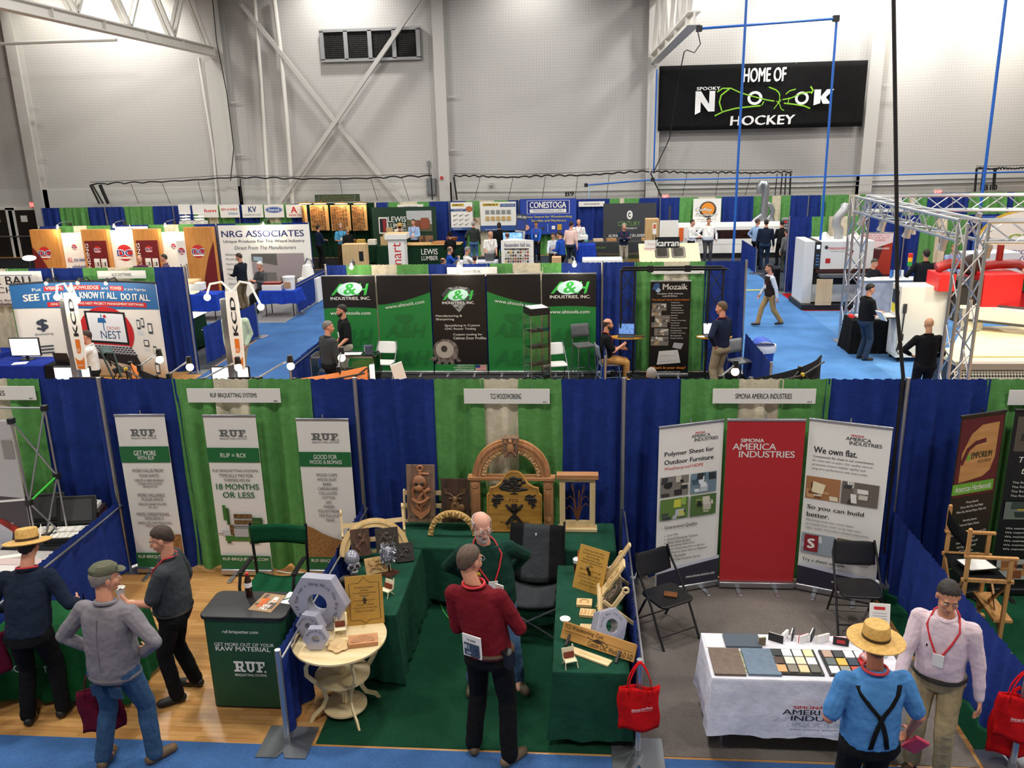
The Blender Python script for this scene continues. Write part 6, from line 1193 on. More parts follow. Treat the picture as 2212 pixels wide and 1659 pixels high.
boxtruss('aluminium truss beam running from the rear tower towards the near tower',A_+Vector((0,-.15,TZT)),B_+Vector((0,.15,TZT)));boxtruss('aluminium truss beam across the back of the machine stand',A_+Vector((.15,0,TZT)),Vector((18.6,11.3,TZT)));boxtruss('aluminium truss beam at the front of the machine stand',B_+Vector((.15,0,TZT)),Vector((16.5,5.5,TZT)))
for q,nm in((A_,'rear'),(B_,'near')):one('truss_base',MB(STEEL()).cb((q.x,q.y,.014),(.6,.6,.012)),'steel base plate under the %s truss tower'%nm,'base')
def par(x,y,z,label,lit=False,tip=20,rz=0.):
 t=thing('stage_lamp',label,'lamp',(x,y,z),rz);MB(STEEL()).tube([(0,0,0),(-.1,0,-.08),(-.1,0,-.2)],.01,n=5).tube([(0,0,0),(.1,0,-.08),(.1,0,-.2)],.01,n=5).build('bracket',t);m=MB(mt('#c3c4c6','plain',.35,.7));m.M=TR(0,0,-.2)@rot(tip);m.lathe([(0,.09),(.06,.09),(.07,.03),(.07,-.05),(.09,-.14),(.08,-.14),(.05,-.05)],n=20);m.build('can',t)
 e=MB(LB if lit else mt('#e9dfc8','plain',.3));e.M=TR(0,0,-.2)@rot(tip);e.ell((0,0,-.09),(.06,.06,.02));e.build('lens',t);return t
for px,py,Y,lit,lb in((1862,478,11.5,0,'silver stage lamp nearest the rear truss tower'),(1907,483,10.2,0,'silver stage lamp second from the rear truss tower'),(1962,500,8.9,0,'silver stage lamp third from the rear truss tower'),(1975,478,9.6,1,'lit stage lamp shining on the left truss beam'),(2037,530,6.9,0,'silver stage lamp by the near truss tower'),(2133,538,5.9,0,'silver stage lamp under the front truss beam'),(2112,482,11.62,1,'lit stage lamp under the rear truss beam')):p=P(px,py,Y);par(p.x,Y,TZT-.12,lb,lit,rz=.4)
for x,y in((13.6,7.5),(14.4,8.6),(15.4,7.6),(13.0,9.4)):lamp('SPOT',(x,y,3.1),130,.1,(1,.88,.66),(.25,.15,0),spot_size=1.7,spot_blend=.7)
CR_=mt('#dcd8cc','plain',.45);RD2=mt('#c51a1c','plain',.45)
t=thing('router_table','big flat-bed router with a perforated skirt and red hood gantry','machine',(0,0,0))
BO=[(12.75,7.0),(17.6,7.0),(17.6,10.1),(14.2,10.1),(13.2,8.2),(12.75,7.9)];MB(mt('#d9cfa8','plain',.5)).slab(BO,.72,.80).build('bed',t);MB(mt('#e6d8ae','woodx',.5,h2='#d6c48f')).slab([(13.2,7.3),(17.3,7.3),(17.3,9.7),(14.4,9.7),(13.5,8.1)],.80,.83).build('sheet_board',t)
m=MB(mt('#c9c4b0','holes',.5,sc=1.3,h2='#1b1a17'));m.grid(lambda u,v:(12.7+4.9*u,6.92+.10*math.cos(PI*(v-.5))*-1,.05+.62*v),20,6);m.build('perforated_skirt',t,smooth=180);MB(mt('#232325')).slab([(x,y+.01)for x,y in BO],.0,.7).build('base',t)
MB(mt('#a9a79f','plain',.4,.5)).box((12.8,6.84,.68),(17.6,6.98,.80)).build('front_rail',t);m=MB(mt('#8d8a80','plain',.4,.4));m.box((14.6,6.72,.72),(15.2,6.98,.92));m.cyl((14.85,6.75,.9),(14.85,6.75,1.08),.06);m.build('carriage',t)
MB(CR_).bar((13.85,9.9,1.22),(17.4,7.9,1.12),.3,.30).build('gantry_beam',t);MB(mt('#3c3b38')).bar((13.85,9.72,1.06),(17.4,7.72,.96),.05,.05).bar((13.85,9.95,1.40),(17.4,7.95,1.30),.06,.03).build('gantry_rail',t);MB(CR_).box((14.0,9.6,.8),(14.4,10.1,1.2)).build('gantry_foot',t,bevel=.02)
a=P(2045,655,10.0);MB(RD2).box((14.25,9.5,1.32),(15.05,10.5,2.06)).build('red_hood',t,bevel=.01);MB(RD2).box((13.4,9.7,1.66),(13.75,10.4,2.04)).build('red_side_box',t,bevel=.01);MB(mt('#1d1d1f')).box((13.78,9.7,1.0),(14.24,10.3,1.9)).build('spindle_housing',t,bevel=.02);MB(ALU()).cyl((13.95,9.65,.86),(13.95,9.65,1.3),.06).cyl((14.1,9.65,.9),(14.1,9.65,1.5),.04).build('spindle',t)
MB(mt('#8f1d17','plain',.4)).tube([(13.45,10.05,2.12),(13.7,10.05,2.22),(14.0,10.05,2.2)],.11,n=14).tube([(14.4,10.05,2.16),(14.75,10.05,2.2),(15.15,10.05,2.2),(15.3,10.0,2.12)],.10,n=14).tube([(14.75,10.05,2.16),(14.75,10.05,2.62)],.07,n=12).build('red_duct',t);MB(mt('#2b1612')).ell((14.2,10.0,2.2),(.27,.1,.24)).build('motor_wheel',t)
MB(mt('#eec9b4','plain',.4)).tube([(15.3,9.95,2.1),(15.32,9.8,1.9),(15.5,9.4,1.5),(15.8,9.1,1.15),(16.2,9.0,.95)],.09,n=14).build('flexible_hose',t);MB(mt('#15304f')).box((13.8,9.66,1.8),(14.05,9.69,1.95)).build('small_display',t)
t=thing('control_cabinet','tall white machine control cabinet with keyboard shelf','cabinet',(12.72,9.92,0));MB(CR_).box((0,0,.12),(1.02,.58,1.74)).build('body',t,bevel=.012);m=MB(mt('#e2e2e0'));m.box((-.015,.05,.2),(.0,.53,1.1));m.build('side_panel',t)
m=MB(mt('#1f2a3c','plain',.3));m.box((-.02,.12,1.32),(.0,.48,1.62));m.build('control_screen',t);MB(mt('#2a2a2c')).box((-.28,.08,1.0),(0,.5,1.03)).build('keyboard_shelf',t);MB(PW).box((-.26,.1,1.03),(-.04,.48,1.06)).build('keyboard',t);MB(mt('#d9d23a')).box((-.022,.3,1.12),(-.002,.46,1.3)).build('yellow_label',t)
m=MB(mt('#232325'));[m.box((.03+.06*0,-.004,.3+.22*i),(.14,.0,.45+.22*i))for i in range(2)];m.build('vent',t);[MB(BLK()).cyl((x,y,.05),(x,y+.03,.05),.045).box((x-.02,y,.05),(x+.02,y+.03,.13)).build('castor',t)for x in(.1,.92)for y in(.06,.5)];MB(mt('#2c2c2e')).box((.06,-.04,1.15),(.14,0,1.36)).build('pendant_control',t,bevel=.01);MB(BLK()).tube([(.1,-.02,1.15),(.08,-.04,.7),(.0,-.05,.3),(.06,-.04,.22),(.12,-.02,.3)],.014,n=6).build('pendant_cable',t)
draped_table(12.0,10.75,12.85,11.45,.8,mt('#131315','cloth'),'black cloth on the small table beside the control cabinet',seed=31,drop=.02);one('sample_board',MB(PW).box((-.3,-.2,0),(.3,.2,.05)),'bright white sample board on the small black table','board',(12.5,11.1,.802),.1);t=thing('hard_hat','small red cap on the black table by the truss tower','cap',(12.08,11.2,.802));MB(RD2).ell((0,0,.02),(.07,.08,.06)).build('crown',t);MB(RD2).box((-.05,-.14,0),(.05,-.05,.012)).build('peak',t)
draped_table(13.55,15.0,15.85,15.5,1.02,mt('#b9bcc6','cloth'),'silver grey cloth on the long white-topped counter',seed=32,drop=.05);one('counter_top',MB(PW).box((13.5,14.95,1.026),(15.9,15.55,1.05)),'white board top on the silver draped counter','counter top')
t=thing('signal_tower','red, yellow and green signal light on the white counter','signal light',(14.85,15.25,1.05));MB(ALU()).cyl((0,0,0),(0,0,.35),.02).build('stem',t)
for i,c in enumerate(('#2f8f3a','#e8a32a','#c5301f')):MB(mt(c,'plain',.3,0,.4)).cyl((0,0,.35+.12*i),(0,0,.46+.12*i),.06).build('light_segment',t)
one('paper_cup',MB(PW).lathe([(0,0),(.035,0),(.045,.1),(.04,.1),(.0,.01)],n=16),'white paper cup on the silver draped counter','cup',(15.05,15.1,1.051));t=thing('water_jug','blue and white bottles crate left of the signal light','bottle',(14.55,15.3,1.05));[MB(mt(('#3f74c4','#dfe9f2')[i%2],'plain',.2)).cyl((.1*i-.15,.02,0),(.1*i-.15,.02,.22),.04).build('bottle',t)for i in range(4)]
# wide sanding machine
t=thing('sanding_machine','large white wide-belt sanding machine with a dark control strip','machine',(12.2,16.2,0));wt=mt('#dcdcda','plain',.4);bk_=mt('#1d1c1d')
MB(bk_).box((-.05,-.25,.01),(1.95,1.3,.16)).build('plinth',t);MB(wt).box((.0,0,.16),(.28,1.2,2.0)).build('end_column',t,bevel=.012);MB(bk_).box((.28,-.02,1.2),(.45,1.1,1.98)).build('control_strip',t);MB(wt).box((.45,-.02,1.18),(1.95,1.2,2.0)).build('head_cover',t,bevel=.015);MB(bk_).box((.28,.12,.16),(1.9,1.1,1.18)).build('throat',t);MB(mt('#55575a')).box((.42,-.35,.98),(1.85,.3,1.06)).build('feed_table',t);MB(mt('#3a1416')).box((.34,-.03,1.08),(1.9,.12,1.18)).build('red_edge',t);MB(wt).box((.28,.05,.2),(1.85,.11,.72)).build('lower_panel',t)
m=MB(mt('#4d8ad0'));[m.box((.33+.05*(i%2),-.024,1.3+.09*(i//2)),(.36+.05*(i%2),-.02,1.34+.09*(i//2)))for i in range(8)];m.build('button_row',t);MB(mt('#cfd8e2','plain',.3,0,.6)).box((.32,-.026,1.78),(.42,-.02,1.9)).build('readout',t);MB(mt('#b01c1e')).box((.6,-.026,1.36),(.74,-.021,1.5)).build('red_label',t);MB(mt('#c5c6c6')).box((1.08,-.026,1.2),(1.085,-.02,1.98)).build('door_seam',t)
pr=Pr(1.5,.8,-.02,.45,1.18);pr.text('TIMESAVERS',.13,.72,.48,.80,REDS,.03,.2);pr.disc(.10,.80,.035,.07,DKG);pr.text('SERIES 2200',.18,.64,.45,.67,GRY,.01);pr.disc(.60,.66,.02,.04,INK);pr.rect(.59,.55,.61,.62,REDS);pr.build(t)
for x,y in((.7,.6),(1.55,.6)):MB(wt).lathe([(.22,0),(.05,.2),(0,.2)],n=4,M=TR(x,y,2.0)).build('extraction_hood',t)
MB(mt('#a9abad','plain',.4,.4)).tube([(1.1,.6,2.0),(1.1,.6,2.25),(1.0,.6,2.4),(1.02,.6,2.62),(1.2,.6,2.85),(1.25,.7,2.95)],.13,n=16).build('duct_elbow',t);one('cabinet_door',MB(mt('#d9bf9a','wood',h2='#cbae86')).box((0,-.02,0),(.46,0,.78)).box((.06,-.028,.08),(.40,-.02,.70)),'maple panel door leaning on the sanding machine','door',(12.52,15.9,.165),0,bevel=.006)
def tsb(p):p.rect(0,0,1,1,mt('#24306f'));p.poly([(0,.24),(1,.24),(1,.84),(0,.66)],mt('#4b1418'));p.poly([(.3,.35),(1,.3),(1,.84),(.75,.80),(.6,.5)],mt('#a5341f'));p.poly([(0,.66),(1,.84),(1,1),(0,1)],mt('#e3d6d8'));p.text('FROM START TO',.06,.945,.9,.97,REDS,.01);p.text('FINISH. WE GOT',.06,.905,.88,.93,REDS,.01);p.text('YOU COVERED.',.06,.865,.80,.89,REDS,.01);p.text('TIMESAVERS',.48,.725,.92,.755,PW,.02,.2)
rollup('red and white banner behind the man reading at the sanding machine',(14.42,18.35),(15.45,18.35),2.0,tsb)
def oval(p):p.disc(.62,.5,.60,.62,mt('#d9b03a'));p.disc(.62,.49,.57,.58,PW);p.text('FESTOOL' if 0 else 'GXP',.42,.52,.9,.68,mt('#8aa83c'),.04);p.text('DIGITAL',.5,.32,.9,.40,mt('#3a5aa8'),.02);p.text('LIVING',.5,.22,.85,.30,mt('#3a5aa8'),.02);p.text('TOOL FEED',.55,.12,.85,.17,mt('#c9a53a'),.01)
t=thing('oval_panel','blue panel with a big white oval emblem at the right edge','sign',(17.85,18.3,.7));MB(mt('#2456b0')).prism(rrect(0,0,2.4,1.75,.25),0,.03).build('panel',t);pr=Pr(2.4,1.75,0);oval(pr);pr.build(t);MB(STEEL()).cyl((.5,.06,-.7),(.5,.06,1.2),.02).cyl((1.9,.06,-.7),(1.9,.06,1.2),.02).build('post',t)
one('white_crate',MB(mt('#e4e6ea')).box((0,0,0),(1.5,.7,1.55)),'large white box behind the red ducts','box',(17.0,16.4,.01),.15,bevel=.02)
t=thing('folded_table','round folded table end with black rim by the walking man','table',(12.02,19.35,0));MB(mt('#1b1b1d','cloth')).lathe([(0,0),(.25,0),(.24,.7),(.25,.75),(0,.75)],n=24).build('skirt',t)
def cliplamp(x,y,z,label,pw=14,reach=.5):
 c=thing('clip_lamp',label,'lamp',(x,y,z));MB(BLK()).cb((0,0,0),(.09,.07,.09)).build('clamp',c);MB(STEEL()).tube([(0,0,.03),(.05,-.1,.12),(.1,-reach*.8,.12),(.1,-reach,.06)],.012,n=6).build('arm',c);MB(mt('#c9cacc','plain',.3,.6)).cyl((.1,-reach,.08),(.1,-reach,.0),.03,.06).build('head',c);MB(LB).ell((.1,-reach,-.01),.045).build('bulb',c);bulb((x+.1,y-reach,z-.09),pw)
for x,lb in((.62,'left'),(2.95,'middle'),(5.40,'right')):cliplamp(x,9.1,2.50,'silver clip lamp on the drape above the green banners, %s of three'%lb,16)
cliplamp(-5.05,19.45,2.5,'clip lamp above the blue serif heading of the products panel',30,.8)
for i,x in enumerate((-12.2,-10.2,-8.4)):cliplamp(x,19.45,2.52,'clip lamp above the kiosk wall, %s of three'%('leftmost','middle','rightmost')[i],30,.9)
p=P(62,557,15.0);t=thing('floor_lamp','white dish floor lamp at the far left below the dark doors','lamp',(p.x,15.0,0));MB(BLK()).cyl((0,0,0),(0,0,p.z),.02).cb((0,0,.015),(.4,.4,.03)).build('stand',t);MB(mt('#fff4e2','plain',.5,0,4.)).ell((.05,-.05,p.z),(.2,.16,.08)).build('lit_dish',t)
carpet(-26,12,-16.2,30,'#29292c','near-black carpet in front of the dark doors',.003)
folding_chair('dark folding chair with a grey-green jacket hung on it',-4.25,7.75,2.2,mt('#26282c','plain',.5))
m=MB(mt('#4f5f5e','cloth'));m.grid(lambda u,v:(-.27+.54*u+.03*math.sin(5*v),-.04+.13*math.sin(PI*v)*(1 if v<.5 else .6)+(-.10 if v>.55 else .06),.35+.58*(1-abs(2*v-1)**1.5)-.03*math.sin(6*u)),14,16)
one('jacket',m,'grey-green jacket hung over the dark folding chair','jacket',(-4.42,7.62,0),2.2,solid=.03,smooth=180)
# ---------------------------------------------------------------- third and back rows
def card(name,label,cat,x0,y0,x1,y1,Y,mat,prints=None,th=.02,legs=False):
 a=P(x0,(y0+y1)/2,Y);b=P(x1,(y0+y1)/2,Y);m=(x0+x1)/2;top,bot=P(m,y0,Y).z,P(m,y1,Y).z;w,h=b.x-a.x,top-bot
 t=thing(name,label,cat,(a.x,Y,bot));MB(mat).box((0,0,0),(w,th,h)).build('panel',t)
 if prints:pr=Pr(w,h,0,step=.003);prints(pr);pr.build(t)
 if not legs and Y>28:MB(ALU()).tube([(w*.1,th,h-.02),(w*.1,28.68-Y,2.43-bot)],.008,n=5).tube([(w*.9,th,h-.02),(w*.9,28.68-Y,2.43-bot)],.008,n=5).build('hanger',t)
 if legs:MB(STEEL()).cyl((w*.15,th+.02,-bot),(w*.15,th+.02,h*.9),.015).cyl((w*.85,th+.02,-bot),(w*.85,th+.02,h*.9),.015).build('stand',t)
 return t
def blk(name,label,cat,x0,y0,x1,y1,Y,d,mat,floor=False,bevel=.01):
 a=P(x0,y1,Y);b=P(x1,y0,Y);z0=0.01 if floor else a.z
 return one(name,MB(mat).box((0,0,0),(b.x-a.x,d,b.z-z0)),label,cat,(a.x,Y,z0),bevel=bevel)
MPL=mt('#c98d4a','wood',.5,h2='#b87b38');BUR=mt('#6a1218','plain',.5);DCB=mt('#27348b')
def dc(p,u,v,r,asp):asp=p.w/p.h;p.beg();p.disc(u,v,r,r*asp,mt('#c0282c'));p.text('DC',u-r*1.05,v-r*asp*.42,u+r*1.05,v+r*asp*.42,PW,.07);p.text('DC',u-r*.98,v-r*asp*.36,u+r*.98,v+r*asp*.36,DCB,.02);p.rect(u-r*.9,v-r*asp*.72,u+r*.9,v-r*asp*.5,PW);p.end('emblem')
def kA(p):dc(p,.42,.68,.22,.55);p.poly([(0,0),(.75,0),(.66,.2),(.5,.42),(.28,.62),(0,.78)],BUR)
def kA2(p):dc(p,.42,.68,.22,.55);p.poly([(1,0),(.40,0),(.55,.30),(.72,.55),(.86,.70),(1,.82)],BUR)
def kB(p):
 p.rect(.08,0,.92,.86,BUR);dc(p,.55,.73,.13,.6);p.text('EDGEBANDING',.10,.05,.22,.82,PW,.01,0,1,90)
 for u in(.36,.66):p.rect(u,.06,u+.22,.60,PW);[p.rect(u+.03+.1*(i%2),.09+.08*(i//2),u+.09+.1*(i%2),.15+.08*(i//2),mt(('#3a2c22','#777777','#222222','#a58c6a','#c9c2b4','#5b5b60')[i%6]))for i in range(12)]
def kW1(p):dc(p,.5,.80,.10,.6);p.text('ALL',.17,.57,.37,.64,REDS,.02);p.text('you need in',.41,.56,.97,.64,DCB,.02);p.text('edgebanding',.32,.45,.98,.53,DCB,.02);p.text('& more.',.62,.34,1.,.41,DCB,.02);pic(p,.05,.02,.95,.27,colz(['#b9a58e','#2b2b2d','#d9cfc0','#6b5848']),41,6)
def kW2(p):dc(p,.5,.68,.29,.75);p.text('Get the EDGE!',.12,.34,.82,.42,DCB,.02)
def kW3(p):dc(p,.45,.80,.1,.6);pic(p,.3,.1,.6,.4,colz(['#dcd9d4','#5b5048','#a89a88']),42,5)
YD=18.9
for i,(x0,x1,y0,y1,m,fn,lb)in enumerate(((70,130,496,580,MPL,kA,'maple kiosk with burgundy corner at the left end of the kiosk wall'),(127,184,504,580,PW,kW1,'white kiosk panel reading ALL you need'),(180,236,496,580,MPL,kB,'burgundy sample kiosk left of the big round emblem'),(233,292,498,580,PW,kW2,'white kiosk panel with the biggest round red emblem'),(291,347,495,580,MPL,kB,'burgundy sample kiosk right of the big round emblem'),(345,402,502,580,PW,kW3,'white kiosk panel with a small round emblem'),(401,463,491,592,MPL,kA2,'maple kiosk with burgundy corner at the right end of the kiosk wall'))):
 a=P(x0,y0,YD);b=P(x1,y0,YD);z=a.z;d=.22 if m is MPL else .03;t=thing('kiosk',lb,'kiosk',(a.x,YD-(d-.03),0.01));MB(m).box((0,0,0),(b.x-a.x,d,z)).build('body',t,bevel=.006);pr=Pr(b.x-a.x,z*.98,0,step=.003);fn(pr);pr.build(t)
card('standing_sign','narrow white sign with a red emblem in front of the kiosk wall','sign',383,520,402,570,18.3,PW,lambda p:dc(p,.5,.55,.38,.5),legs=True)
def nrg(p):
 p.text('NRG ASSOCIATES',.03,.855,.94,.945,mt('#26306a'),.02);p.text('Unique Products For The Wood Industry',.045,.765,.94,.815,mt('#2c2f3c'),.012);p.text('Direct From The Manufacturers',.16,.68,.84,.73,mt('#4a4c56'),.0,.2)
 for i,(s,w)in enumerate((('Adhesives',.12),('Moulding',.12),('Edgebanding',.15),('Hidden Fasteners',.2),('Hardware',.12),('Wood Components',.2),('Adhesive',.1))):p.text(s,.05,.595-i*.07,.05+w,.63-i*.07,GRY,.005)
 p.rect(.34,.05,.92,.62,mt('#9a8f92'));p.poly([(.34,.62),(.62,.62),(.62,.45),(.34,.52)],mt('#5d5a58'));p.poly([(.36,.58),(.46,.57),(.46,.50),(.36,.525)],mt('#9db4c4'));p.rect(.36,.08,.6,.35,mt('#6f6a68'));p.rect(.64,.1,.88,.28,mt('#77706c'));p.rect(.40,.1,.48,.22,mt('#c9c4be'))
a=P(470,488,18.9);b=P(667,488,18.9);t=thing('wall_panel','large white products panel with blue serif heading','panel',(a.x,18.9,.01));MB(PW).box((0,0,0),(b.x-a.x,.03,a.z)).build('panel',t);pr=Pr(b.x-a.x,a.z*.98,0,step=.003);nrg(pr);pr.build(t)
RB=mt('#1f3fa8','cloth')
draped_table(-4.05,15.4,-2.95,16.1,.80,RB,'bright blue cloth on the demo table in front of the white panel',seed=41,drop=.42);draped_table(-7.0,14.9,-5.2,15.6,.80,RB,'bright blue cloth on the table with the glowing lamp box',seed=42,drop=.3);draped_table(-5.2,11.0,-4.2,11.9,.85,mt('#123222','cloth'),'dark green skirt cloth on the small white-topped table by the aisle',seed=43)
one('table_cover',MB(PW).box((-5.25,10.95,.856),(-4.15,11.95,.87)),'white cover on the small green-skirted table','table cover');one('wooden_block',MB(mt('#c9a27a')).box((0,0,0),(.5,.2,.1)),'tan wooden block on the small green-skirted table','block',(-4.95,11.3,.871),.2)
t=thing('lamp_box','glowing wooden lamp box on the bright blue table','lamp',(-6.2,15.2,.80));MB(mt('#ffd9a0','plain',.5,0,1.5)).box((-.28,-.2,.0),(.28,.2,.33)).build('lit_body',t);MB(mt('#d9b68a')).box((-.36,-.26,.33),(.36,.26,.4)).build('lid',t);bulb((-6.2,14.8,1.3),8)
blk('white_box','low white drawer box below the glowing lamp box','box',411,612,435,628,14.95,.3,PW);t=thing('tool_case','red and white tool case open on the demo table','tool case',(-4.0,15.5,.80));MB(PW).box((0,0,0),(.6,.35,.17)).build('tray',t,bevel=.01);MB(mt('#7c2620')).box((.03,.03,.17),(.57,.32,.24)).build('red_insert',t)
t=thing('bucket','white plastic bucket on the demo table','bucket',(-3.2,15.7,.80));MB(PW).lathe([(0,0),(.15,0),(.18,.36),(.19,.36),(.19,.4),(0,.4)],n=20).build('pail',t);MB(mt('#b98f6a')).box((-.1,-.183,.08),(.1,-.175,.25)).build('pail_label',t)
t=thing('spray_machine','white pump machine on a white pedestal by the products panel','machine',(-3.35,18.0,.01));MB(PW).box((-.3,-.25,0),(.35,.25,.78)).build('pedestal',t);MB(PW).lathe([(.22,.78),(.2,.95),(.15,1.2),(0,1.25)],n=14).build('pump_body',t);MB(STEEL()).tube([(-.1,0,1.2),(.02,0,1.42),(.15,0,1.35),(.2,0,1.15)],.03).build('nozzle',t)
t=thing('wooden_cabinet','raw plywood box cabinet with a dark opening beside the products panel','cabinet',(-3.0,21.0,.01));MB(mt('#d6b888','wood',h2='#c7a673')).box((0,0,.7),(.85,.5,1.5)).build('carcass',t);MB(BLK()).box((.62,-.01,.9),(.78,0,1.25)).build('opening',t);MB(mt('#2a2420')).box((-.05,0,0),(.95,.6,.7)).build('plinth',t)
# veneer booth
card('hanging_sign','dark green sign with gold lettering above the veneer boards','sign',680,420,777,436,28.9,mt('#14301f'),lambda p:(p.text('A. LEWIS MANUFACTURING CO',.08,.5,.92,.85,mt('#5a5a34'),0),p.text('Fine veneered wood moulding',.15,.12,.85,.38,mt('#5a5a34'),0)))
def vb(seed):
 def f(p):
  r=random.Random(seed);c=colz(['#5a3218','#8a5a30','#3b2412','#a8763f','#6e4420'])
  for i in range(6):
   v=.02
   while v<.95:h=.022+.02*r.random();p.rect(.04+i*.16,v,.04+i*.16+.12,min(v+h,.97),r.choice(c));v+=h+.012
 return f
VB=mt('#d9a86a','plain',.5)
for x0,x1,lb in((653,664,'narrow twisted'),(671,710,'left'),(715,757,'middle'),(761,793,'right')):
 card('veneer_board','%s hanging board of veneer samples'%lb,'sample board',x0,443,x1,498,28.3,VB,vb(x0));p=P((x0+x1)/2,440,28.0);l=thing('picture_lamp','brass picture lamp over the %s board of veneer samples'%lb,'lamp',tuple(p));MB(mt('#b98f3a','plain',.3,.6)).box((-.3,0,0),(.3,.1,.05)).build('shade',l);MB(LB).box((-.27,.02,-.02),(.27,.08,0)).build('tube',l);MB(mt('#8a6a2a')).cyl((0,.1,.03),(0,.32,.1),.02).build('arm',l);lamp('POINT',(p.x,27.95,p.z-.12),14,.1,(1,.72,.42))
draped_table(-4.6,26.6,-2.9,27.4,.8,DK,'dark green cloth under the veneer sample boxes',seed=44);draped_table(-2.75,25.4,-2.2,27.6,.9,DK,'dark green cloth on the side table of the veneer booth',seed=45)
for i,(x,c)in enumerate(((-4.4,'#8a5a30'),(-4.0,'#c9a04a'),(-3.5,'#e6dfce'))):one('sample_box',MB(mt(c)).box((0,0,0),(.34,.3,.22)),'%s sample box on the dark green veneer table'%('brown','golden','white')[i],'box',(x,26.8,.802))
for i,(y,h)in enumerate(((25.8,.35),(26.3,.45),(27.0,.6))):one('veneer_sheet',MB(mt('#cdae7c','wood')).box((0,0,0),(.3,.04,h)),'%s upright veneer sheet on the side table'%('shortest','middle','tallest')[i],'sheet',(-2.7,y,.902),-.3)
# lumber booth
def lew(p):
 LG=mt('#123a26');p.poly([(.10,.52),(.10,.82),(.24,.82),(.24,.52)],PW);p.rect(.115,.545,.225,.795,INK);p.rect(.165,.56,.215,.78,mt('#8f2028'));p.text('LEWIS',.25,.73,.53,.83,PW,.01);p.text('LUMBER',.25,.62,.53,.71,PW,.0);p.text('PRODUCTS',.25,.54,.53,.60,PW,.0)
 p.rect(.54,.55,.93,.93,mt('#b5b9ba'));p.poly([(.54,.55),(.93,.55),(.93,.68),(.75,.72),(.54,.78)],mt('#55583f'));p.rect(.64,.60,.9,.76,mt('#7a4630'));p.rect(.76,.60,.88,.80,mt('#8d4c34'));pic(p,.13,.12,.40,.48,colz(['#8a4c26','#a8632f','#5b3016','#d99a5a']),51,7);pic(p,.72,.12,.94,.48,colz(['#8f6a4a','#c9a27a','#5a4230','#4a4f5a']),52,8)
card('backdrop_panel','dark green lumber backdrop with red book emblem and photographs','backdrop',806,447,944,565,28.2,mt('#123422'),lew,legs=True)
draped_table(-2.1,26.0,.65,26.8,.85,DK,'dark green branded cloth on the lumber table',seed=46);pr=Pr(2.7,.8,25.93,-2.1,.03,step=.003);pr.text('LEWIS',.40,.55,.66,.85,PW,.01);pr.text('LUMBER',.40,.25,.66,.48,PW,0);pr.annulus(.33,.5,.05,.35,.8,PW);o=pr.T.build('cloth_lettering',[c for c in bpy.data.objects if c.get('label')=='dark green branded cloth on the lumber table'][0],smooth=0);o.matrix_parent_inverse=TR(.725,-26.4,0)
one('wood_top',MB(mt('#d9b070','woodx')).box((-2.1,25.95,.856),(.65,26.85,.885)),'pale wooden top on the lumber table','table top');t=thing('wooden_bowl','turned wooden bowl at the right of the lumber table','bowl',(.25,26.3,.886));MB(mt('#8a4c26','wood')).lathe([(0,0),(.12,0),(.26,.25),(.24,.25),(.1,.03),(0,.03)],n=24).build('bowl',t);one('framed_card',MB(PW).box((0,0,0),(.35,.03,.42)),'white card with a small emblem at the left of the lumber table','card',(-2.05,26.3,.886));one('shaving_pile',MB(mt('#b5763f','chips')).ell((0,0,0),(.45,.2,.1)),'heap of wood shavings on the lumber table','shavings',(-.2,26.3,.91))
t=thing('display_column','tall white display column with vertical red lettering','column',(-1.52,22.0,.01));MB(PW).box((0,0,0),(.62,.5,1.55)).build('shaft',t);MB(PW).box((-.1,-.08,1.55),(.72,.58,1.75)).build('cap',t,bevel=.01);MB(mt('#d6b888')).box((-.08,-.06,1.75),(.70,.56,1.77)).build('wood_lid',t);pr=Pr(.62,1.55,0,step=.003);pr.text('vonart',.3,.05,.78,.92,REDS,.0,0,1,90);pr.build(t)
# supplier signs
for i,(x0,x1,s,c,v0,v1,lb)in enumerate(((427,471,'blum','#d0342c',.42,.66,'leftmost of the five white supplier signs, red italic word'),(475,517,'REV-A-SHELF','#c23a3a',.55,.72,'supplier sign with red and blue words'),(523,568,'KV','#2a3f78',.42,.85,'supplier sign with a big dark blue monogram'),(571,613,'Amerock','#2456a8',.5,.72,'supplier sign with a blue oval'),(618,652,'A','#c8242c',.36,.85,'rightmost supplier sign with a red letter A'))):
 def f(p,s=s,c=c,v0=v0,v1=v1,i=i):
  if i==3:p.disc(.5,.6,.44,.24,mt(c));p.disc(.5,.6,.41,.2,PW);p.disc(.5,.6,.39,.18,mt(c))
  p.text(s,.3 if i in(2,4)else(.2 if i==3 else .08),v0,.7 if i in(2,4)else(.8 if i==3 else .92),v1,PW if i==3 else mt(c),.03,.2 if i==0 else 0)
  if i==1:p.text('tresco',.42,.22,.9,.42,mt('#3a7ab8'),0)
  if i==2:p.text('KNAPE & VOGT',.1,.15,.9,.28,GRY,.0)
  if i==4:p.text('AXALTA',.15,.12,.9,.28,REDS,.02)
 card('supplier_sign',lb,'sign',x0,442,x1,470,28.45,PW,f)
for i,x in enumerate((386,416)):a=P(x,474,27);t=thing('hardware_stand','%s of two white hardware stands with tilted squares'%('left','right')[i],'display',(a.x,27,0.01));MB(PW).box((0,0,0),(.5,.4,a.z-.1)).build('base',t);MB(PW).box((.0,.1,a.z+.2),(.52,.13,a.z+.62)).cyl((.25,.2,a.z-.1),(.25,.2,a.z+.5),.02).build('card',t);[MB(mt('#f0f0ee','plain',.4,0,.25)).cb((.25,.1,a.z-.02+.12*k),(.36,.3,.05),R=rot(0,0,45)).build('tilted_square',t)for k in range(2)]
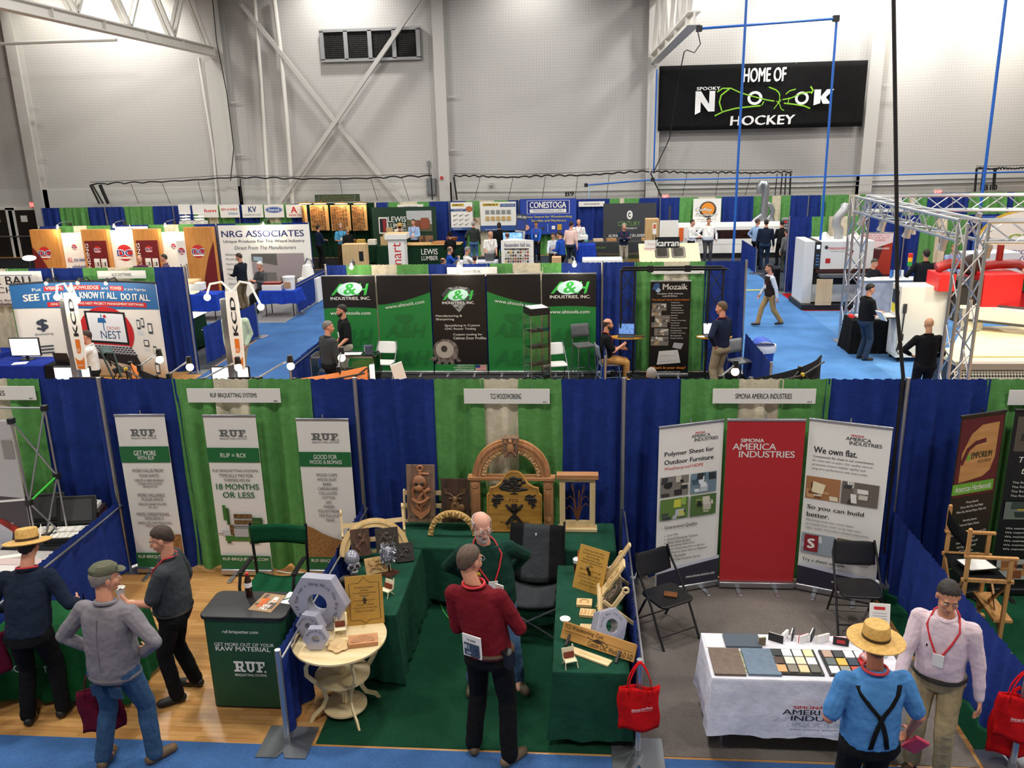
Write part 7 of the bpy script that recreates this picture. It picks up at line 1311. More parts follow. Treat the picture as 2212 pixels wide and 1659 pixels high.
# fastener posters
def zb(k):
 def f(p):
  n=k;p.rect(.06,.86,.62 if n else .52,.95,mt('#d8b83a'));p.text('ZIPBOLT',.09,.875,.58 if n else .49,.935,INK,.03);bl=mt('#2a4f8f')
  if n:p.rect(0,.68,.7,.77,bl);p.text('FURNITURE & COUNTER',.05,.735,.66,.76,PW,.005);p.text('TOP FASTENERS',.16,.69,.56,.715,PW,.005);p.disc(.85,.76,.16,.1,mt('#b5663a'))
  else:p.rect(.56,.83,.98,.93,bl);p.text('STAIR FASTENERS',.60,.86,.95,.90,PW,.01)
  for i in range(9 if n else 10):
   u,v=(.14+.27*(i%3),.52-.16*(i//3))if n else(.14+.15*(i%5),.58-.22*(i//5))
   if n:p.line([(u,v),(u+.16,v+.05)],.02,DKG);p.disc(u,v,.03,.015,INK)
   else:p.rect(u,v,u+.11,v+.14,mt(('#8d8f92','#c9a23a')[i//5])if i//5==0 else mt('#c9a86a'))
  p.rect(0,0,1,.10 if n else .18,bl);p.text('North Atlantic',.12,.03,.5,.07,PW,.01)
 return f
card('fastener_poster','narrower white and blue fastener poster beside the post','poster',974,437,1021,497,28.4,PW,zb(1));card('fastener_poster','wider white and blue fastener poster','poster',1038,436,1115,498,28.4,PW,zb(0));card('leaflet_poster','small brown and white poster between the two fastener posters','poster',1021,470,1037,500,28.42,mt('#cfc6b8'),lambda p:pic(p,0,.5,1,1,colz(['#b9a48c','#6b5540','#8a7258']),61,5))
t=card('leaning_banner','slanting grey and blue banner left of the royal blue supply banner','banner',1110,461,1132,522,26.6,mt('#39404e'),lambda p:(p.rect(.1,.45,.9,.8,mt('#2a3f8f')),p.text('LAMB-CORE',.05,.86,.95,.94,PW,.02),p.rect(0,0,1,.42,mt('#b9bcc4'))),legs=True);t.rotation_euler=(0,.12,0)
def con(p):p.rect(.12,.58,.88,.95,mt('#dfe3f2'));p.rect(.13,.59,.87,.94,mt('#1a2a80'));p.text('CONESTOGA',.17,.74,.82,.91,PW,.03);p.rect(.17,.61,.82,.71,PW);p.text('WOODWORKING SUPPLY',.23,.63,.78,.69,mt('#1a2a80'),.0);ye=mt('#d9cf3a');p.text('Your Source for Woodworking',.1,.45,.92,.53,ye,.015);p.text('Supplies and Machinery',.2,.34,.82,.42,ye,.015);p.rect(.66,.12,.74,.28,mt('#c99a2a'));p.rect(.56,.14,.62,.24,PW);p.rect(.48,.06,.5,.3,mt('#5f82c8'));p.rect(.36,.14,.43,.2,DKG);p.disc(.1,.2,.06,.08,mt('#d9a28a'))
card('supply_banner','royal blue supply banner with white and yellow lettering','banner',1124,429,1245,506,28.3,mt('#1f3fa0'),con,legs=True)
draped_table(2.75,24.0,3.6,24.8,1.0,RB,'bright blue skirt cloth left of the white colour sample tower',seed=47,flare=.08);draped_table(5.35,24.6,6.25,25.4,.95,RB,'bright blue skirt cloth on the counter right of the plaid shirt',seed=48,flare=.08);monitor('screen with bright blue picture behind the man in royal blue',2.98,24.3,1.002,.8,.45,0,mt('#3f8fe0','mottle',.5,0,.8,sc=4,h2='#d9f0ff'),cat='television');blk('white_box','white box on the blue skirted counter','box',1252,509,1270,518,24.8,.3,PW)
t=thing('colour_tower','white three-sided tower covered with colour samples','display',(2.85,20.6,.01),0);MB(PW).slab([(0,0),(1.15,0),(.3,.7)],0,1.62).build('tower',t);pr=Pr(1.15,1.6,0,step=.003);pr.text('fessenden hall inc.',.10,.87,.92,.96,mt('#2c3560'),.015);r=random.Random(9);C5=colz(['#2b2b2d','#5b4a3e','#c9c4ba','#8a7258','#3f3a36','#d9b23a','#a83a2a','#b9b4aa','#6a5a4a','#e0dcd2'])
for j in range(12):[pr.rect(.12+i*.075,.80-j*.066,.18+i*.075,.84-j*.066,r.choice(C5))for i in range(10)]
pr.rect(.12,.86-.02,.87,.865,INK);pr.build(t)
blk('carton','tan carton left of the colour sample tower','box',1120,556,1140,570,20.9,.4,mt('#c9a57a'),True);blk('carton','tan carton right of the colour sample tower','box',1192,556,1212,572,20.7,.4,mt('#c9a57a'),True);draped_table(.7,21.4,2.6,22.0,.78,mt('#c9c9d4','cloth'),'pale cloth on the table where three men sit',seed=49);blk('speaker_box','grey speaker box standing on the seated men’s table','box',1049,548,1066,572,21.5,.25,mt('#55565a'))
# woodland backdrop and table
cg=mt('#3c3e42')
def cen(p):p.disc(.5,.74,.055,.10,PW);p.annulus(.5,.74,.03,.055,.5,cg,40,320);p.text('CENTURY',.28,.49,.70,.60,mt('#6f9a4a'),.0);p.text('COMPONENTS',.36,.42,.64,.46,PW,.0);p.text('ALWAYS MADE IN AMERICA',.1,.24,.9,.31,PW,.01)
card('backdrop_panel','charcoal woodland backdrop with a white ring emblem','backdrop',1303,439,1417,535,28.2,cg,cen,legs=True)
draped_table(5.75,25.9,8.9,26.7,.9,mt('#3a3c3e','cloth'),'charcoal cloth with a field landscape on the long woodland table',seed=50,flare=.01,drop=.02);pr=Pr(3.1,.86,25.87,5.77,.03,step=.003);pr.rect(0,0,1,.22,mt('#9a7f3a','mottle',sc=3));pr.rect(0,.22,1,.42,mt('#2f3a22','mottle',sc=4));pr.poly([(0,.42),(.2,.52),(.5,.46),(.8,.54),(1,.45),(1,.40),(0,.40)],mt('#5a4c3c'));pr.disc(.08,.75,.025,.08,PW);pr.text('CENTURY',.12,.70,.30,.80,mt('#6f9a4a'),0);gq=pr.G;[setattr(x,'matrix_parent_inverse',TR(-7.325,-26.3,0))for x in(gq.build('landscape_print',[c for c in bpy.data.objects if c.get('label')=='charcoal cloth with a field landscape on the long woodland table'][0],smooth=0),pr.T.build('cloth_lettering',[c for c in bpy.data.objects if c.get('label')=='charcoal cloth with a field landscape on the long woodland table'][0],smooth=0))]
for i,(x,c,lb)in enumerate(((6.2,'#d9c0a0','pale sample block leftmost on the woodland table'),(6.75,'#b98a5a','tan sample block on the woodland table'),(7.3,'#4a3020','dark brown sample block on the woodland table'),(8.2,'#d0a468','golden sample block beside the man with folded arms'))):one('sample_block',MB(mt(c,'woodx')).box((0,0,0),(.4,.3,.1)),lb,'block',(x,26.1,.902),.1)
t=thing('spray_bottle','teal bottle at the left end of the woodland table','bottle',(5.9,26.2,.902));MB(mt('#4fa8a8')).lathe([(0,0),(.07,0),(.07,.22),(.03,.28),(.03,.32),(0,.32)],n=14).build('body',t)
blk('white_counter','long white counter behind the glass tower drape','counter',1258,561,1345,569,20.5,.8,mt('#f0efee','plain',.4),True)
# sink display
t=thing('sink_display','tilted pale worktop with a double steel sink on a brown stand','sink display',(7.7,20.4,.01));MB(mt('#8a5a3a','wood')).box((.0,.1,0),(1.9,.8,.8)).build('stand',t);T1=TR(.0,0,.78)@rot(34);m=MB(mt('#d9c9a4'));m.M=T1;m.box((0,0,0),(2.1,1.0,.05));m.build('worktop',t)
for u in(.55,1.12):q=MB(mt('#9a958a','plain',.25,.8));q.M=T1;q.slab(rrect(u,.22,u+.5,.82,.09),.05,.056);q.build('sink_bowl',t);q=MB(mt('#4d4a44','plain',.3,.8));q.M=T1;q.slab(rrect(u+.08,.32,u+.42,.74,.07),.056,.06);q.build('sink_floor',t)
card('black_sign','black sign with white outlined lettering above the tilted sink','sign',1415,512,1468,537,21.0,BLK(),lambda p:p.text('karran',.05,.2,.97,.78,PW,.03),legs=True);card('display_board','tall white panel behind the black outlined-lettering sign','panel',1425,476,1465,516,21.6,PW,None,legs=True);card('info_board','white info board with pale red lettering left of the sink','sign',1392,519,1416,568,20.9,PW,lambda p:(p.text('hanc',.3,.78,1.,.9,mt('#d9a0a0'),0),p.rect(0,.62,1,.66,mt('#d9a0a0'))),legs=True);card('pink_board','narrow white board with red border on a pole','sign',1410,482,1418,506,21.2,PW,lambda p:p.rect(.15,.5,.85,.9,mt('#c9603a')),legs=True);blk('wooden_cabinet','open pale plywood cabinet behind the tilted sink','cabinet',1394,473,1424,530,22.5,.5,mt('#d2ac78','wood'),True);card('pole_sign','thin upright sign on a pole left of the saw blade poster','sign',1445,444,1449,476,23,DKG,None,legs=True)
def cof(p):
 n=30;OC=mt('#e08a1e');p.poly([(.53+(.28 if i%2 else .33)*math.cos(i*PI/n),.60+(.28 if i%2 else .33)*math.sin(i*PI/n)*.98)for i in range(2*n)],INK);p.disc(.53,.62,.24,.235,OC);p.text('Coffey',.08,.50,.70,.68,INK,.06,.2);p.text('Coffey',.09,.51,.69,.67,PW,.015,.2);p.text('Machinery',.10,.32,.90,.48,INK,.05,.2);p.text('Machinery',.11,.33,.89,.47,PW,.01,.2);p.text('Farming, Pennsylvania',.16,.22,.84,.27,GRY,0);p.text('215-000-0000' if 0 else '215-368',.3,.13,.7,.18,GRY,0);p.text('www.coffeymachinery.com',.14,.04,.86,.09,GRY,0)
card('saw_blade_poster','white poster with an orange half saw blade','poster',1497,429,1557,488,28.4,mt('#e6e5e2'),cof)
a=P(1466,490,27.2);b=P(1700,488,27.2);L=b.x-a.x;t=thing('edging_machine','long white edging machine with an amber window strip','machine',(a.x,27.2,.01));MB(PW).box((0,0,.2),(L,1.0,1.34)).build('body',t,bevel=.02);MB(PW).cyl((0,.3,1.40),(L,.3,1.40),.08).build('top_roll',t);MB(BLK()).box((.05,.05,0),(L,1,.2)).build('plinth',t);MB(mt('#3a1a0c','mottle',.3,sc=1.5,h2='#120a08')).box((.7,-.01,.82),(L*.74,0,1.18)).build('amber_window',t);pr=Pr(L,1.14,0,0,.2,step=.003);pr.text('STREAMER',.06,.46,.36,.58,GRY,0);pr.rect(.70,.36,.735,.54,mt('#d9622a'));pr.text('H',.705,.4,.73,.5,PW,.04);pr.rect(0,.34,1,.35,mt('#b5b5b5'));pr.build(t);MB(mt('#d9601f')).box((.02,-.05,.75),(.2,0,1.3)).build('orange_guard',t)
GV=mt('#a9adb2','plain',.3,.75);q=lambda x,y:tuple(P(x,y,27.9));t=thing('duct','galvanised dust duct with a hook bend above the long white machine','duct',(0,0,0));MB(GV).tube([q(1642,418),q(1641,404),q(1645,396),q(1652,396),q(1655,404),q(1652,440),q(1649,475),q(1647,497)],.15,n=14).build('main_duct',t);MB(GV).tube([q(1653,438),q(1665,444),q(1669,455),q(1666,466),q(1668,480)],.11,n=12).tube([q(1666,464),q(1655,478)],.09,n=10).tube([q(1648,462),q(1630,476),q(1622,487)],.10,n=12).build('branch_duct',t);MB(mt('#b59a72')).tube([q(1668,478),q(1672,490),q(1668,502),q(1660,508)],.10,n=12).build('flexible_hose',t)
card('switch_panel','grey switch panel with red lights at the end of the long white machine','control panel',1689,470,1706,496,26.8,mt('#a9abab'),lambda p:([p.rect(.12+.28*(i%3),.2+.25*(i//3),.32+.28*(i%3),.35+.25*(i//3),mt('#3a3a3c'))for i in range(9)],p.rect(.3,.55,.6,.75,REDS)),legs=True)
card('green_exit_board','narrow dark green board beside the air pipe elbow drop','sign',1775,437,1783,470,27,mt('#1c4a38'),None,legs=True);board_sign('SPECIALTY PAINTS & COATINGS','',P(1884,430,28.6).x,P(1948,430,28.6).x,28.58,2.16,2.42,'back row booth sign behind the far truss beam',(.3,.85));board_sign('LEWIS LUMBER PRODUCTS, INC.','',P(858,440,28.55).x,P(914,440,28.55).x,28.55,2.14,2.36,'back row booth sign above the lumber backdrop',(.25,.78));board_sign('CONESTOGA WOODWORKING SUPPLY','',P(1250,437,28.55).x,P(1306,437,28.55).x,28.55,2.14,2.36,'back row booth sign left of the woodland backdrop',(.2,.82))
board_sign('DISTRIBUTION','',P(247,491,19.35).x,P(318,491,19.35).x,19.38,2.24,2.42,'booth sign above the burgundy kiosks',(.4,.7));board_sign('KCD SOFTWARE','',P(208,586,9.05).x,P(313,586,9.05).x,9.07,2.22,2.40,'booth sign behind the top of the curved blue display',(.3,.7))
# ---------------------------------------------------------------- people
def fuse(mb,name,parent,vox,mat,sm=3,wr=0.,label=None):
 o=bpy.data.objects.new('tmp',mb.mesh('tmp',0));COL.objects.link(o);m=o.modifiers.new('r','REMESH');m.mode='VOXEL';m.voxel_size=vox
 m=o.modifiers.new('s','SMOOTH');m.iterations=sm;m.factor=.5
 if wr:
  tx=bpy.data.textures.get('folds')or bpy.data.textures.new('folds','CLOUDS');tx.noise_scale=.13;tx.noise_depth=2;m=o.modifiers.new('d','DISPLACE');m.texture=tx;m.strength=wr;m.mid_level=.5;m.texture_coords='LOCAL'
 me=bpy.data.meshes.new_from_object(o.evaluated_get(bpy.context.evaluated_depsgraph_get()));bpy.data.objects.remove(o);me.name=name;me.materials.clear();me.materials.append(mat)
 n=len(me.polygons);me.polygons.foreach_set('material_index',[0]*n);me.polygons.foreach_set('use_smooth',[True]*n);me.update()
 q=bpy.data.objects.new(name,me);COL.objects.link(q);q.parent=parent
 if label:q['label']=label
 return q
def loft(mb,R,n=20):
 vs=[];fs=[]
 for c,rx,ry in R:vs+=[(c[0]+rx*math.copysign(abs(math.cos(a))**.8,math.cos(a)),c[1]+ry*math.copysign(abs(math.sin(a))**.9,math.sin(a)),c[2])for a in[2*PI*k/n for k in range(n)]]
 for i in range(len(R)-1):fs+=[(i*n+k,i*n+(k+1)%n,(i+1)*n+(k+1)%n,(i+1)*n+k)for k in range(n)]
 mb.add(vs,fs+[tuple(range(n-1,-1,-1)),tuple(range((len(R)-1)*n,len(R)*n))])
def ik(a,c,l1,l2,hint):
 a,c,h=Vector(a),Vector(c),Vector(hint);d=c-a;L=min(d.length,(l1+l2)*.995);d.normalize();c=a+d*L;x=(l1*l1-l2*l2+L*L)/(2*L);y=math.sqrt(max(0,l1*l1-x*x));h=h-d*h.dot(d);h.normalize();return a+d*x+h*y,c
SKN='#c98d70'
def person(label,loc,face,h=1.78,g=1.,belly=0.,shirt='#333333',pants='#1a1a1c',sl='L',L=None,R=None,eL=None,eR=None,hL=None,hR=None,feet=None,lean=0.,yaw=0.,pitch=6.,hair='short',hc='#3a2a1e',skin=SKN,seat=0.,near=False,beard=None,hat=None,glasses=False,lan=None,shoes='#161412',untuck=False,vest=None,skind=None,pk='cloth',sk='cloth',ex=None,curl=.7,belt=None,collar=True,tilt=0.):
 t=thing('person',label,'person',(loc[0],loc[1],0),math.radians(face));t.scale=(h/1.78,)*3;vx=.0075 if near else .015;sm=mt(skin,'plain',.5)
 pz=.95 if not seat else seat+.12;ln=math.radians(lean)
 def sp(d,x=0.,y=0.):return Vector((x+tilt*max(0,d),math.sin(ln)*d+y*math.cos(ln),pz+math.cos(ln)*d-y*math.sin(ln)))
 st=[(-.12,.158,.12),(0,.168,.128),(.12,.162,.122),(.25,.172,.125),(.37,.182,.12),(.45,.172,.10),(.50,.125,.08),(.545,.066,.066)]
 def rad(d):
  for a,b in zip(st,st[1:]):
   if a[0]<=d<=b[0]:f=(d-a[0])/(b[0]-a[0]);k=belly*max(0,1-abs(d-.12)/.28);return(a[1]+(b[1]-a[1])*f)*g+k*.5,(a[2]+(b[2]-a[2])*f)*g+k,k
  return .07,.07,0
 def surf(d,ang,e=.012):rx,ry,k=rad(d);a=math.radians(ang);return sp(d,(rx+e)*math.cos(a),(ry+e)*math.sin(a)+k*.35)
 sh=[sp(.445,s*.178*g)for s in(-1,1)];hips=[Vector((s*.088*g,0,pz-.03))for s in(-1,1)]
 ft=feet or([(-.11,.0,8),(.11,.02,-8)]if not seat else[(-.12,.44,5),(.12,.42,-5)])
 ank=[Vector((f[0],f[1],.09+(f[3]if len(f)>3 else 0)))for f in ft];kn=[]
 for i in(0,1):k,a=ik(hips[i],ank[i],.425,.425,(.0,1,.12));kn.append(k);ank[i]=a
 Hd=[Vector(L or(-.26*g,.04,.84-.95+pz)),Vector(R or(.26*g,.04,.84-.95+pz))];el=[]
 for i,e in((0,eL),(1,eR)):k,a=ik(sh[i],Hd[i],.30,.265,e or((-1,1)[i]*.5,-.8,-.3));el.append(k);Hd[i]=a
 HC=sp(.71,0,.035);HM=TR(*HC)@rot(0,0,yaw)@rot(-pitch-lean*.4)
 b=MB();hp=lambda x,y,z:HM@Vector((x,y,z));RM=HM.to_3x3().to_4x4()
 for c,r in(((0,-.012,.03),(.075,.096,.088)),((0,.022,-.03),(.062,.074,.082)),((0,.038,-.085),(.043,.05,.034)),((0,.078,-.103),(.018,.016,.017)),((-.036,.058,-.03),(.028,.03,.03)),((.036,.058,-.03),(.028,.03,.03)),((-.078,-.006,-.008),(.011,.021,.032)),((.078,-.006,-.008),(.011,.021,.032))):b.ell(hp(*c),r,None,14,10,RM)
 b.cap(hp(0,.088,.012),hp(0,.112,-.032),.009,.0145);b.cap(hp(-.036,.078,.03),hp(.036,.078,.03),.012,.012);b.cap(hp(-.02,.09,-.064),hp(.02,.09,-.064),.0085,.0085);b.ell(hp(-.013,.1,-.036),.009,None,8,6);b.ell(hp(.013,.1,-.036),.009,None,8,6)
 b.cap(hp(0,-.02,-.07),sp(.50),.055,.062);b.cap(sp(.0),sp(.40),.085,.075);b.cap(hips[0],hips[1],.08,.08)
 for i in(0,1):
  s=(-1,1)[i];b.cap(sp(.42),sh[i],.06,.055);b.cap(sh[i],el[i],.05,.042);b.cap(el[i],Hd[i],.042,.028);b.cap(hips[i],kn[i],.08,.055);b.cap(kn[i],ank[i],.053,.04);b.cap(ank[i],ank[i]+Vector((0,.08,-.05)),.035,.03)
  d=Vector((hL,hR)[i])if(hL,hR)[i]else(Hd[i]-el[i]);d.normalize();inn=Vector((-s,.15,0));nrm=(inn-d*inn.dot(d)).normalized();sd=d.cross(nrm).normalized()*(s if True else 1)
  if sd.y<0:sd=-sd
  w0=Hd[i]
  for k in(-1,0,1):b.cap(w0+sd*.012*k,w0+d*.085+sd*.024*k,.019,.014)
  for k,ln_ in enumerate((.074,.084,.078,.06)):
   p0=w0+d*.085+sd*(.03-.02*k);c1=curl*(.55+.05*k);d1=(d*math.cos(c1)+nrm*math.sin(c1));d2=(d*math.cos(c1*2.1)+nrm*math.sin(c1*2.1));b.cap(p0,p0+d1*ln_*.52,.0095,.009,None,8);b.cap(p0+d1*ln_*.52,p0+d1*ln_*.52+d2*ln_*.5,.009,.0075,None,8)
  q=w0+d*.03+sd*.03;q1=q+(d*.6+sd*.75+nrm*.25).normalized()*.04;b.cap(q,q1,.013,.011,None,8);b.cap(q1,q1+(d*.85+sd*.2+nrm*.4).normalized()*.032,.011,.009,None,8)
 fuse(b,'body',t,vx,sm)
# clothes
 m=MB();d0=-.11 if untuck else-.02;loft(m,[(sp(d,0,rad(d)[2]*.35),rad(d)[0]+.004,rad(d)[1]+.004)for d in[d0+(.505-d0)*i/12 for i in range(13)]]+[(sp(.518),.074,.07)])
 for i in(0,1):
  m.cap(sp(.41,(-1,1)[i]*.10),sh[i],.085,.072*g**.5)
  if sl=='L':m.cap(sh[i],el[i],.070*g**.5,.056);m.cap(el[i],Hd[i]-(Hd[i]-el[i])*.06,.056,.040)
  else:e2=sh[i].lerp(el[i],.82);m.cap(sh[i],e2,.072*g**.5,.068)
 shm=mt(shirt,sk,sc=3.5 if sk=='plaid' else 1,h2=skind);fuse(m,'shirt',t,vx,shm,3,.022 if near else 0)
 if collar:q=MB(shm);c0=sp(.508,0,-.004);q.tube([c0+Vector((.072*math.cos(a),.074*math.sin(a)+.006,.018-.02*math.sin(a)))for a in[2*PI*i/18 for i in range(18)]],.017,n=8,closed=True);q.build('collar',t)
 KT=.90 if untuck else .985;m=MB();loft(m,[(sp(d,0,rad(d)[2]*.2),rad(d)[0]*KT,rad(d)[1]*KT)for d in(-.11,-.06,0,.035)])
 m.cap(hips[0]+Vector((0,-.025,-.03)),hips[1]+Vector((0,-.025,-.03)),.105*KT*g,.105*KT*g)
 for i in(0,1):m.cap(hips[i],kn[i],.098*g*(.95 if untuck else 1),.075);m.cap(kn[i],ank[i]+Vector((0,-.01,.0)),.075,.066)
 fuse(m,'trousers',t,vx,mt(pants,pk),3,.018 if near else 0)
 if belt:q=MB(mt(belt));q.tube([surf(.012,a,.008)for a in range(0,360,15)],.02,n=6,closed=True,sy=.35 if 0 else 1.);q.build('belt',t)
 for i in(0,1):
  m=MB();a=math.radians(ft[i][2]);f=Vector((-math.sin(a),math.cos(a),0));c=Vector((ank[i].x,ank[i].y,ank[i].z-.09));m.cap(c-f*.05+Vector((0,0,.045)),c+f*.15+Vector((0,0,.036)),.044,.036);m.cap(c+f*.05+Vector((0,0,.04)),c+f*.14+Vector((0,0,.034)),.047,.042);m.cap(c+Vector((0,0,.05)),c+Vector((0,0,.1)),.044,.046);m.v=[(x,y,max(z,c.z+.001))for x,y,z in m.v];fuse(m,'shoe',t,vx,mt(shoes,'mottle' if near else 'plain',h2='#4a3a2a' if near and shoes!='#161412' else None),2)
 e=MB(mt('#d6cbc2','plain',.3));pu=mt('#2a1c14','plain',.1)
 for s in(-1,1):e.ell(hp(s*.031,.082,.006),(.012,.0105,.0055),None,10,8,RM);e.ell(hp(s*.031,.0888,.0045),.0048,pu,8,6)
 e.build('eyes',t);q=MB(mt(hc));[q.tube([hp(s*.018,.094,.026),hp(s*.034,.094,.031),hp(s*.05,.085,.026)],.004,n=5)for s in(-1,1)];q.build('eyebrows',t);MB(mt('#a05a4e')).tube([hp(-.022,.0955,-.065),hp(0,.1005,-.063),hp(.022,.0955,-.065)],.0042,n=6).build('lips',t)
 hm=mt(hc,'mottle',.7,sc=9)
 if hair:
  rn=random.Random(label)
  def hp2(u,v):
   th=2*PI*u-PI/2;fr=math.sin(th);lim=math.radians({'short':88-36*max(0,fr)+42*max(0,-fr)+4*math.sin(13*th),'long':120-55*max(0,fr)+45*max(0,-fr),'balding':108+22*max(0,-fr),'fringe':108+22*max(0,-fr),'crown':88-44*max(0,fr)+42*max(0,-fr)+4*math.sin(11*th)}[hair]);p0={'balding':math.radians(58+14*max(0,fr)),'fringe':math.radians(78),'crown':.0}.get(hair,0.)
   ph=p0+(lim-p0)*v;k=1.035+.018*math.sin(9*th+3*v)*math.sin(7*ph)+.012*rn.uniform(-1,1)+(.04 if hair=='long' else 0)*v-(.035*max(0,v-.75)*4 if hair!='long' else 0)
   return hp(.077*k*math.sin(ph)*math.cos(th),-.014+.099*k*math.sin(ph)*math.sin(th),.032+.091*k*math.cos(ph)-(.25 if hair=='long' else .07)*max(0,v-.6)*max(0,-fr)**.7)
  q=MB(hm)
  if hair in('balding','fringe'):q.grid(lambda u,v:hp2(-.30+.60*u,v),30,8)
  else:q.grid(hp2,44,16)
  q.build('hair',t,solid=.008,smooth=180)
 if beard:q=MB();q.ell(hp(0,.045,-.088),(.053,.052,.044),None,14,10,RM);q.ell(hp(0,.08,-.105),(.03,.024,.03),None,12,8,RM);q.ell(hp(-.055,.02,-.06),(.014,.03,.035),None,10,8,RM);q.ell(hp(.055,.02,-.06),(.014,.03,.035),None,10,8,RM);q.cap(hp(-.026,.094,-.05),hp(.026,.094,-.05),.009,.009);fuse(q,'beard',t,.008,mt(beard,'mottle',.8,sc=14),1)
 if glasses:
  q=MB(STEEL())
  for s in(-1,1):q.tube([hp(s*.033+.023*math.cos(a),.107,.002+.017*math.sin(a))for a in[2*PI*i/14 for i in range(14)]],.0018,n=5,closed=True);q.tube([hp(s*.056,.105,.006),hp(s*.078,.0,.01)],.0018,n=5)
  q.tube([hp(-.010,.107,.004),hp(.010,.107,.004)],.0018,n=5);q.build('glasses',t)
 if hat=='straw':
  T1=HM@TR(0,-.012,.052)@rot(4);q=MB(mt('#cda55c','mottle',.7,sc=14,h2='#b88f47'));q.lathe([(.08,.0),(.19,-.012),(.205,-.004),(.204,.002),(.10,.012),(.097,.03),(.094,.10),(.085,.116),(.05,.108),(0,.112)],n=40,M=T1,sx=.95,sy=1.08);q.build('straw_hat',t);q=MB(mt('#3a2618'));q.lathe([(.0995,.014),(.101,.02),(.0995,.036),(.098,.036)],n=40,M=T1,sx=.95,sy=1.08);q.build('hat_band',t)
 if hat=='cap':q=MB(mt('#5c5d4c','cloth'));q.lathe([(.09,.0),(.096,.015),(.094,.05),(.07,.075),(0,.082)],n=26,M=HM@TR(0,-.012,.045)@rot(5),sx=.9,sy=1.1);q.ell(hp(0,.10,.055),(.066,.05,.01),None,16,8,RM);q.build('flat_cap',t)
 if hat=='dark':q=MB(mt('#1c1712','cloth'));q.lathe([(.19,0),(.10,.015),(.09,.1),(0,.11)],n=26,M=HM@TR(0,-.012,.05));q.build('hat',t)
 if vest:m=MB();loft(m,[(sp(d,0,rad(d)[2]*.35),rad(d)[0]+.016,rad(d)[1]+.016)for d in(-.08,0,.12,.25,.37,.45,.49)]);fuse(m,'vest',t,vx,mt(vest,'cloth'))
 if lan:
  q=MB(mt(lan));c=[sp(.53,.085*math.cos(a),.08*math.sin(a))for a in[-PI/2+PI*i/8 for i in range(-8,9)]if math.sin(a)<.3]
  for s in(-1,1):q.tube([sp(.545,0,-.085),sp(.555,s*.06,-.06),sp(.55,s*.088,.0),surf(.46,90-s*38,.02),surf(.36,90-s*22,.014),surf(.25,90-s*6,.014)],.0075,n=6)
  q.build('lanyard',t);a=surf(.21,90,.016);MB(PW).cb(a,(.08,.006,.11),R=rot(-4)).build('badge',t)
 if ex:ex(t,surf,sp,hp,Hd)
 return t
# foreground seven
person('man in straw hat, navy shirt and black trousers at the left edge, back turned',(.70,-2.85),10,1.80,1.06,.02,'#1b2434','#131315',L=(-.30,.28,1.0),R=(.30,.30,1.02),lean=19,yaw=8,pitch=12,hair='short',hc='#1d1612',hat='straw',feet=[(-.14,-.02,15),(.13,.06,-12)],near=True,ex=lambda t,surf,sp,hp,Hd:(MB(REDS).tube([sp(.535,.08*math.cos(a),.082*math.sin(a))for a in[2*PI*i/20 for i in range(20)]],.012,n=6,closed=True).build('lanyard',t),MB(PW).tube([hp(.10,-.03,.04),hp(.115,-.02,.12),hp(.12,-.02,.19)],[.004,.012,.002],n=6).build('feather',t)))
def jk(t,surf,sp,hp,Hd):
 MB(mt('#66636a','cloth')).tube([surf(-.08,a,.008)for a in range(0,360,12)],.02,n=8,closed=True).build('hem_band',t);q=MB(mt('#5a575c'));q.tube([surf(d,-90,.003)for d in(-.06,.05,.15,.25,.35,.43)],.003,n=5);q.build('back_seam',t);q=MB(mt('#2f4763','cloth'));[q.cb((s*.08,-.128,.775),(.11,.012,.11),R=rot(8))for s in(-1,1)];q.build('back_pocket',t);MB(BLK()).tube([hp(-.078,-.03,.02),hp(.078,-.03,.02)],.003,n=5).build('cap_cord',t)
person('man in grey work jacket, flat cap and jeans, hands on hips, back turned',(1.78,-3.36),-6,1.86,1.12,.02,'#7b777d','#34506f',L=(-.20,.06,1.0),R=(.24,.05,1.03),eL=(-1,-.35,-.1),eR=(1,-.35,-.1),hL=(.5,.6,-.3),hR=(-.5,.6,-.3),lean=3,yaw=-38,pitch=6,hair='fringe',hc='#8a8178',hat='cap',shoes='#8a6844',feet=[(-.2,-.05,12),(.19,.06,-30)],near=True,untuck=True,ex=jk)
def cupx(t,surf,sp,hp,Hd):MB(BLK()).tube([surf(.01,a,.008)for a in range(0,360,15)],.015,n=6,closed=True).build('belt',t)
o3=person('man in charcoal polo shirt and black trousers holding a white cup, side view',(1.84,-2.42),96,1.76,1.05,.045,'#3b3f42','#121214',sl='S',L=(-.13,.36,1.08),R=(.22,.12,.92),hL=(.3,.75,.5),lean=-1,yaw=12,pitch=18,hair='short',hc='#3a2a20',lan='#c4222c',feet=[(-.13,.05,25),(.12,-.04,-10)],near=True,ex=cupx,curl=.9)
t=thing('coffee_cup','white foam coffee cup in the hand of the man in the polo shirt','cup',tuple(o3 .matrix_world.to_translation()+Vector((0,0,0))));q=Matrix.Translation((1.84,-2.42,0))@rot(0,0,96)@Matrix.Scale(1.76/1.78,4)@Vector((-.055,.445,1.155));t.location=q
MB(mt('#e8e6e0')).lathe([(0,-.05),(.03,-.05),(.042,.05),(.044,.053),(.039,.05),(.036,.035),(0,.035)],n=22).build('cup',t);MB(mt('#2a1a12','plain',.1)).lathe([(0,.034),(.036,.034),(0,.036)],n=20).build('coffee',t)
def leaf(t,surf,sp,hp,Hd):q=MB(mt('#e0b02c'));[q.ell(surf(.30,62,.012)+Vector((.022*math.cos(a),-.0,.022*math.sin(a))),(.017,.006,.015),None,8,6)for a in[i*PI/2.5+.3 for i in range(5)]];q.build('leaf_logo',t)
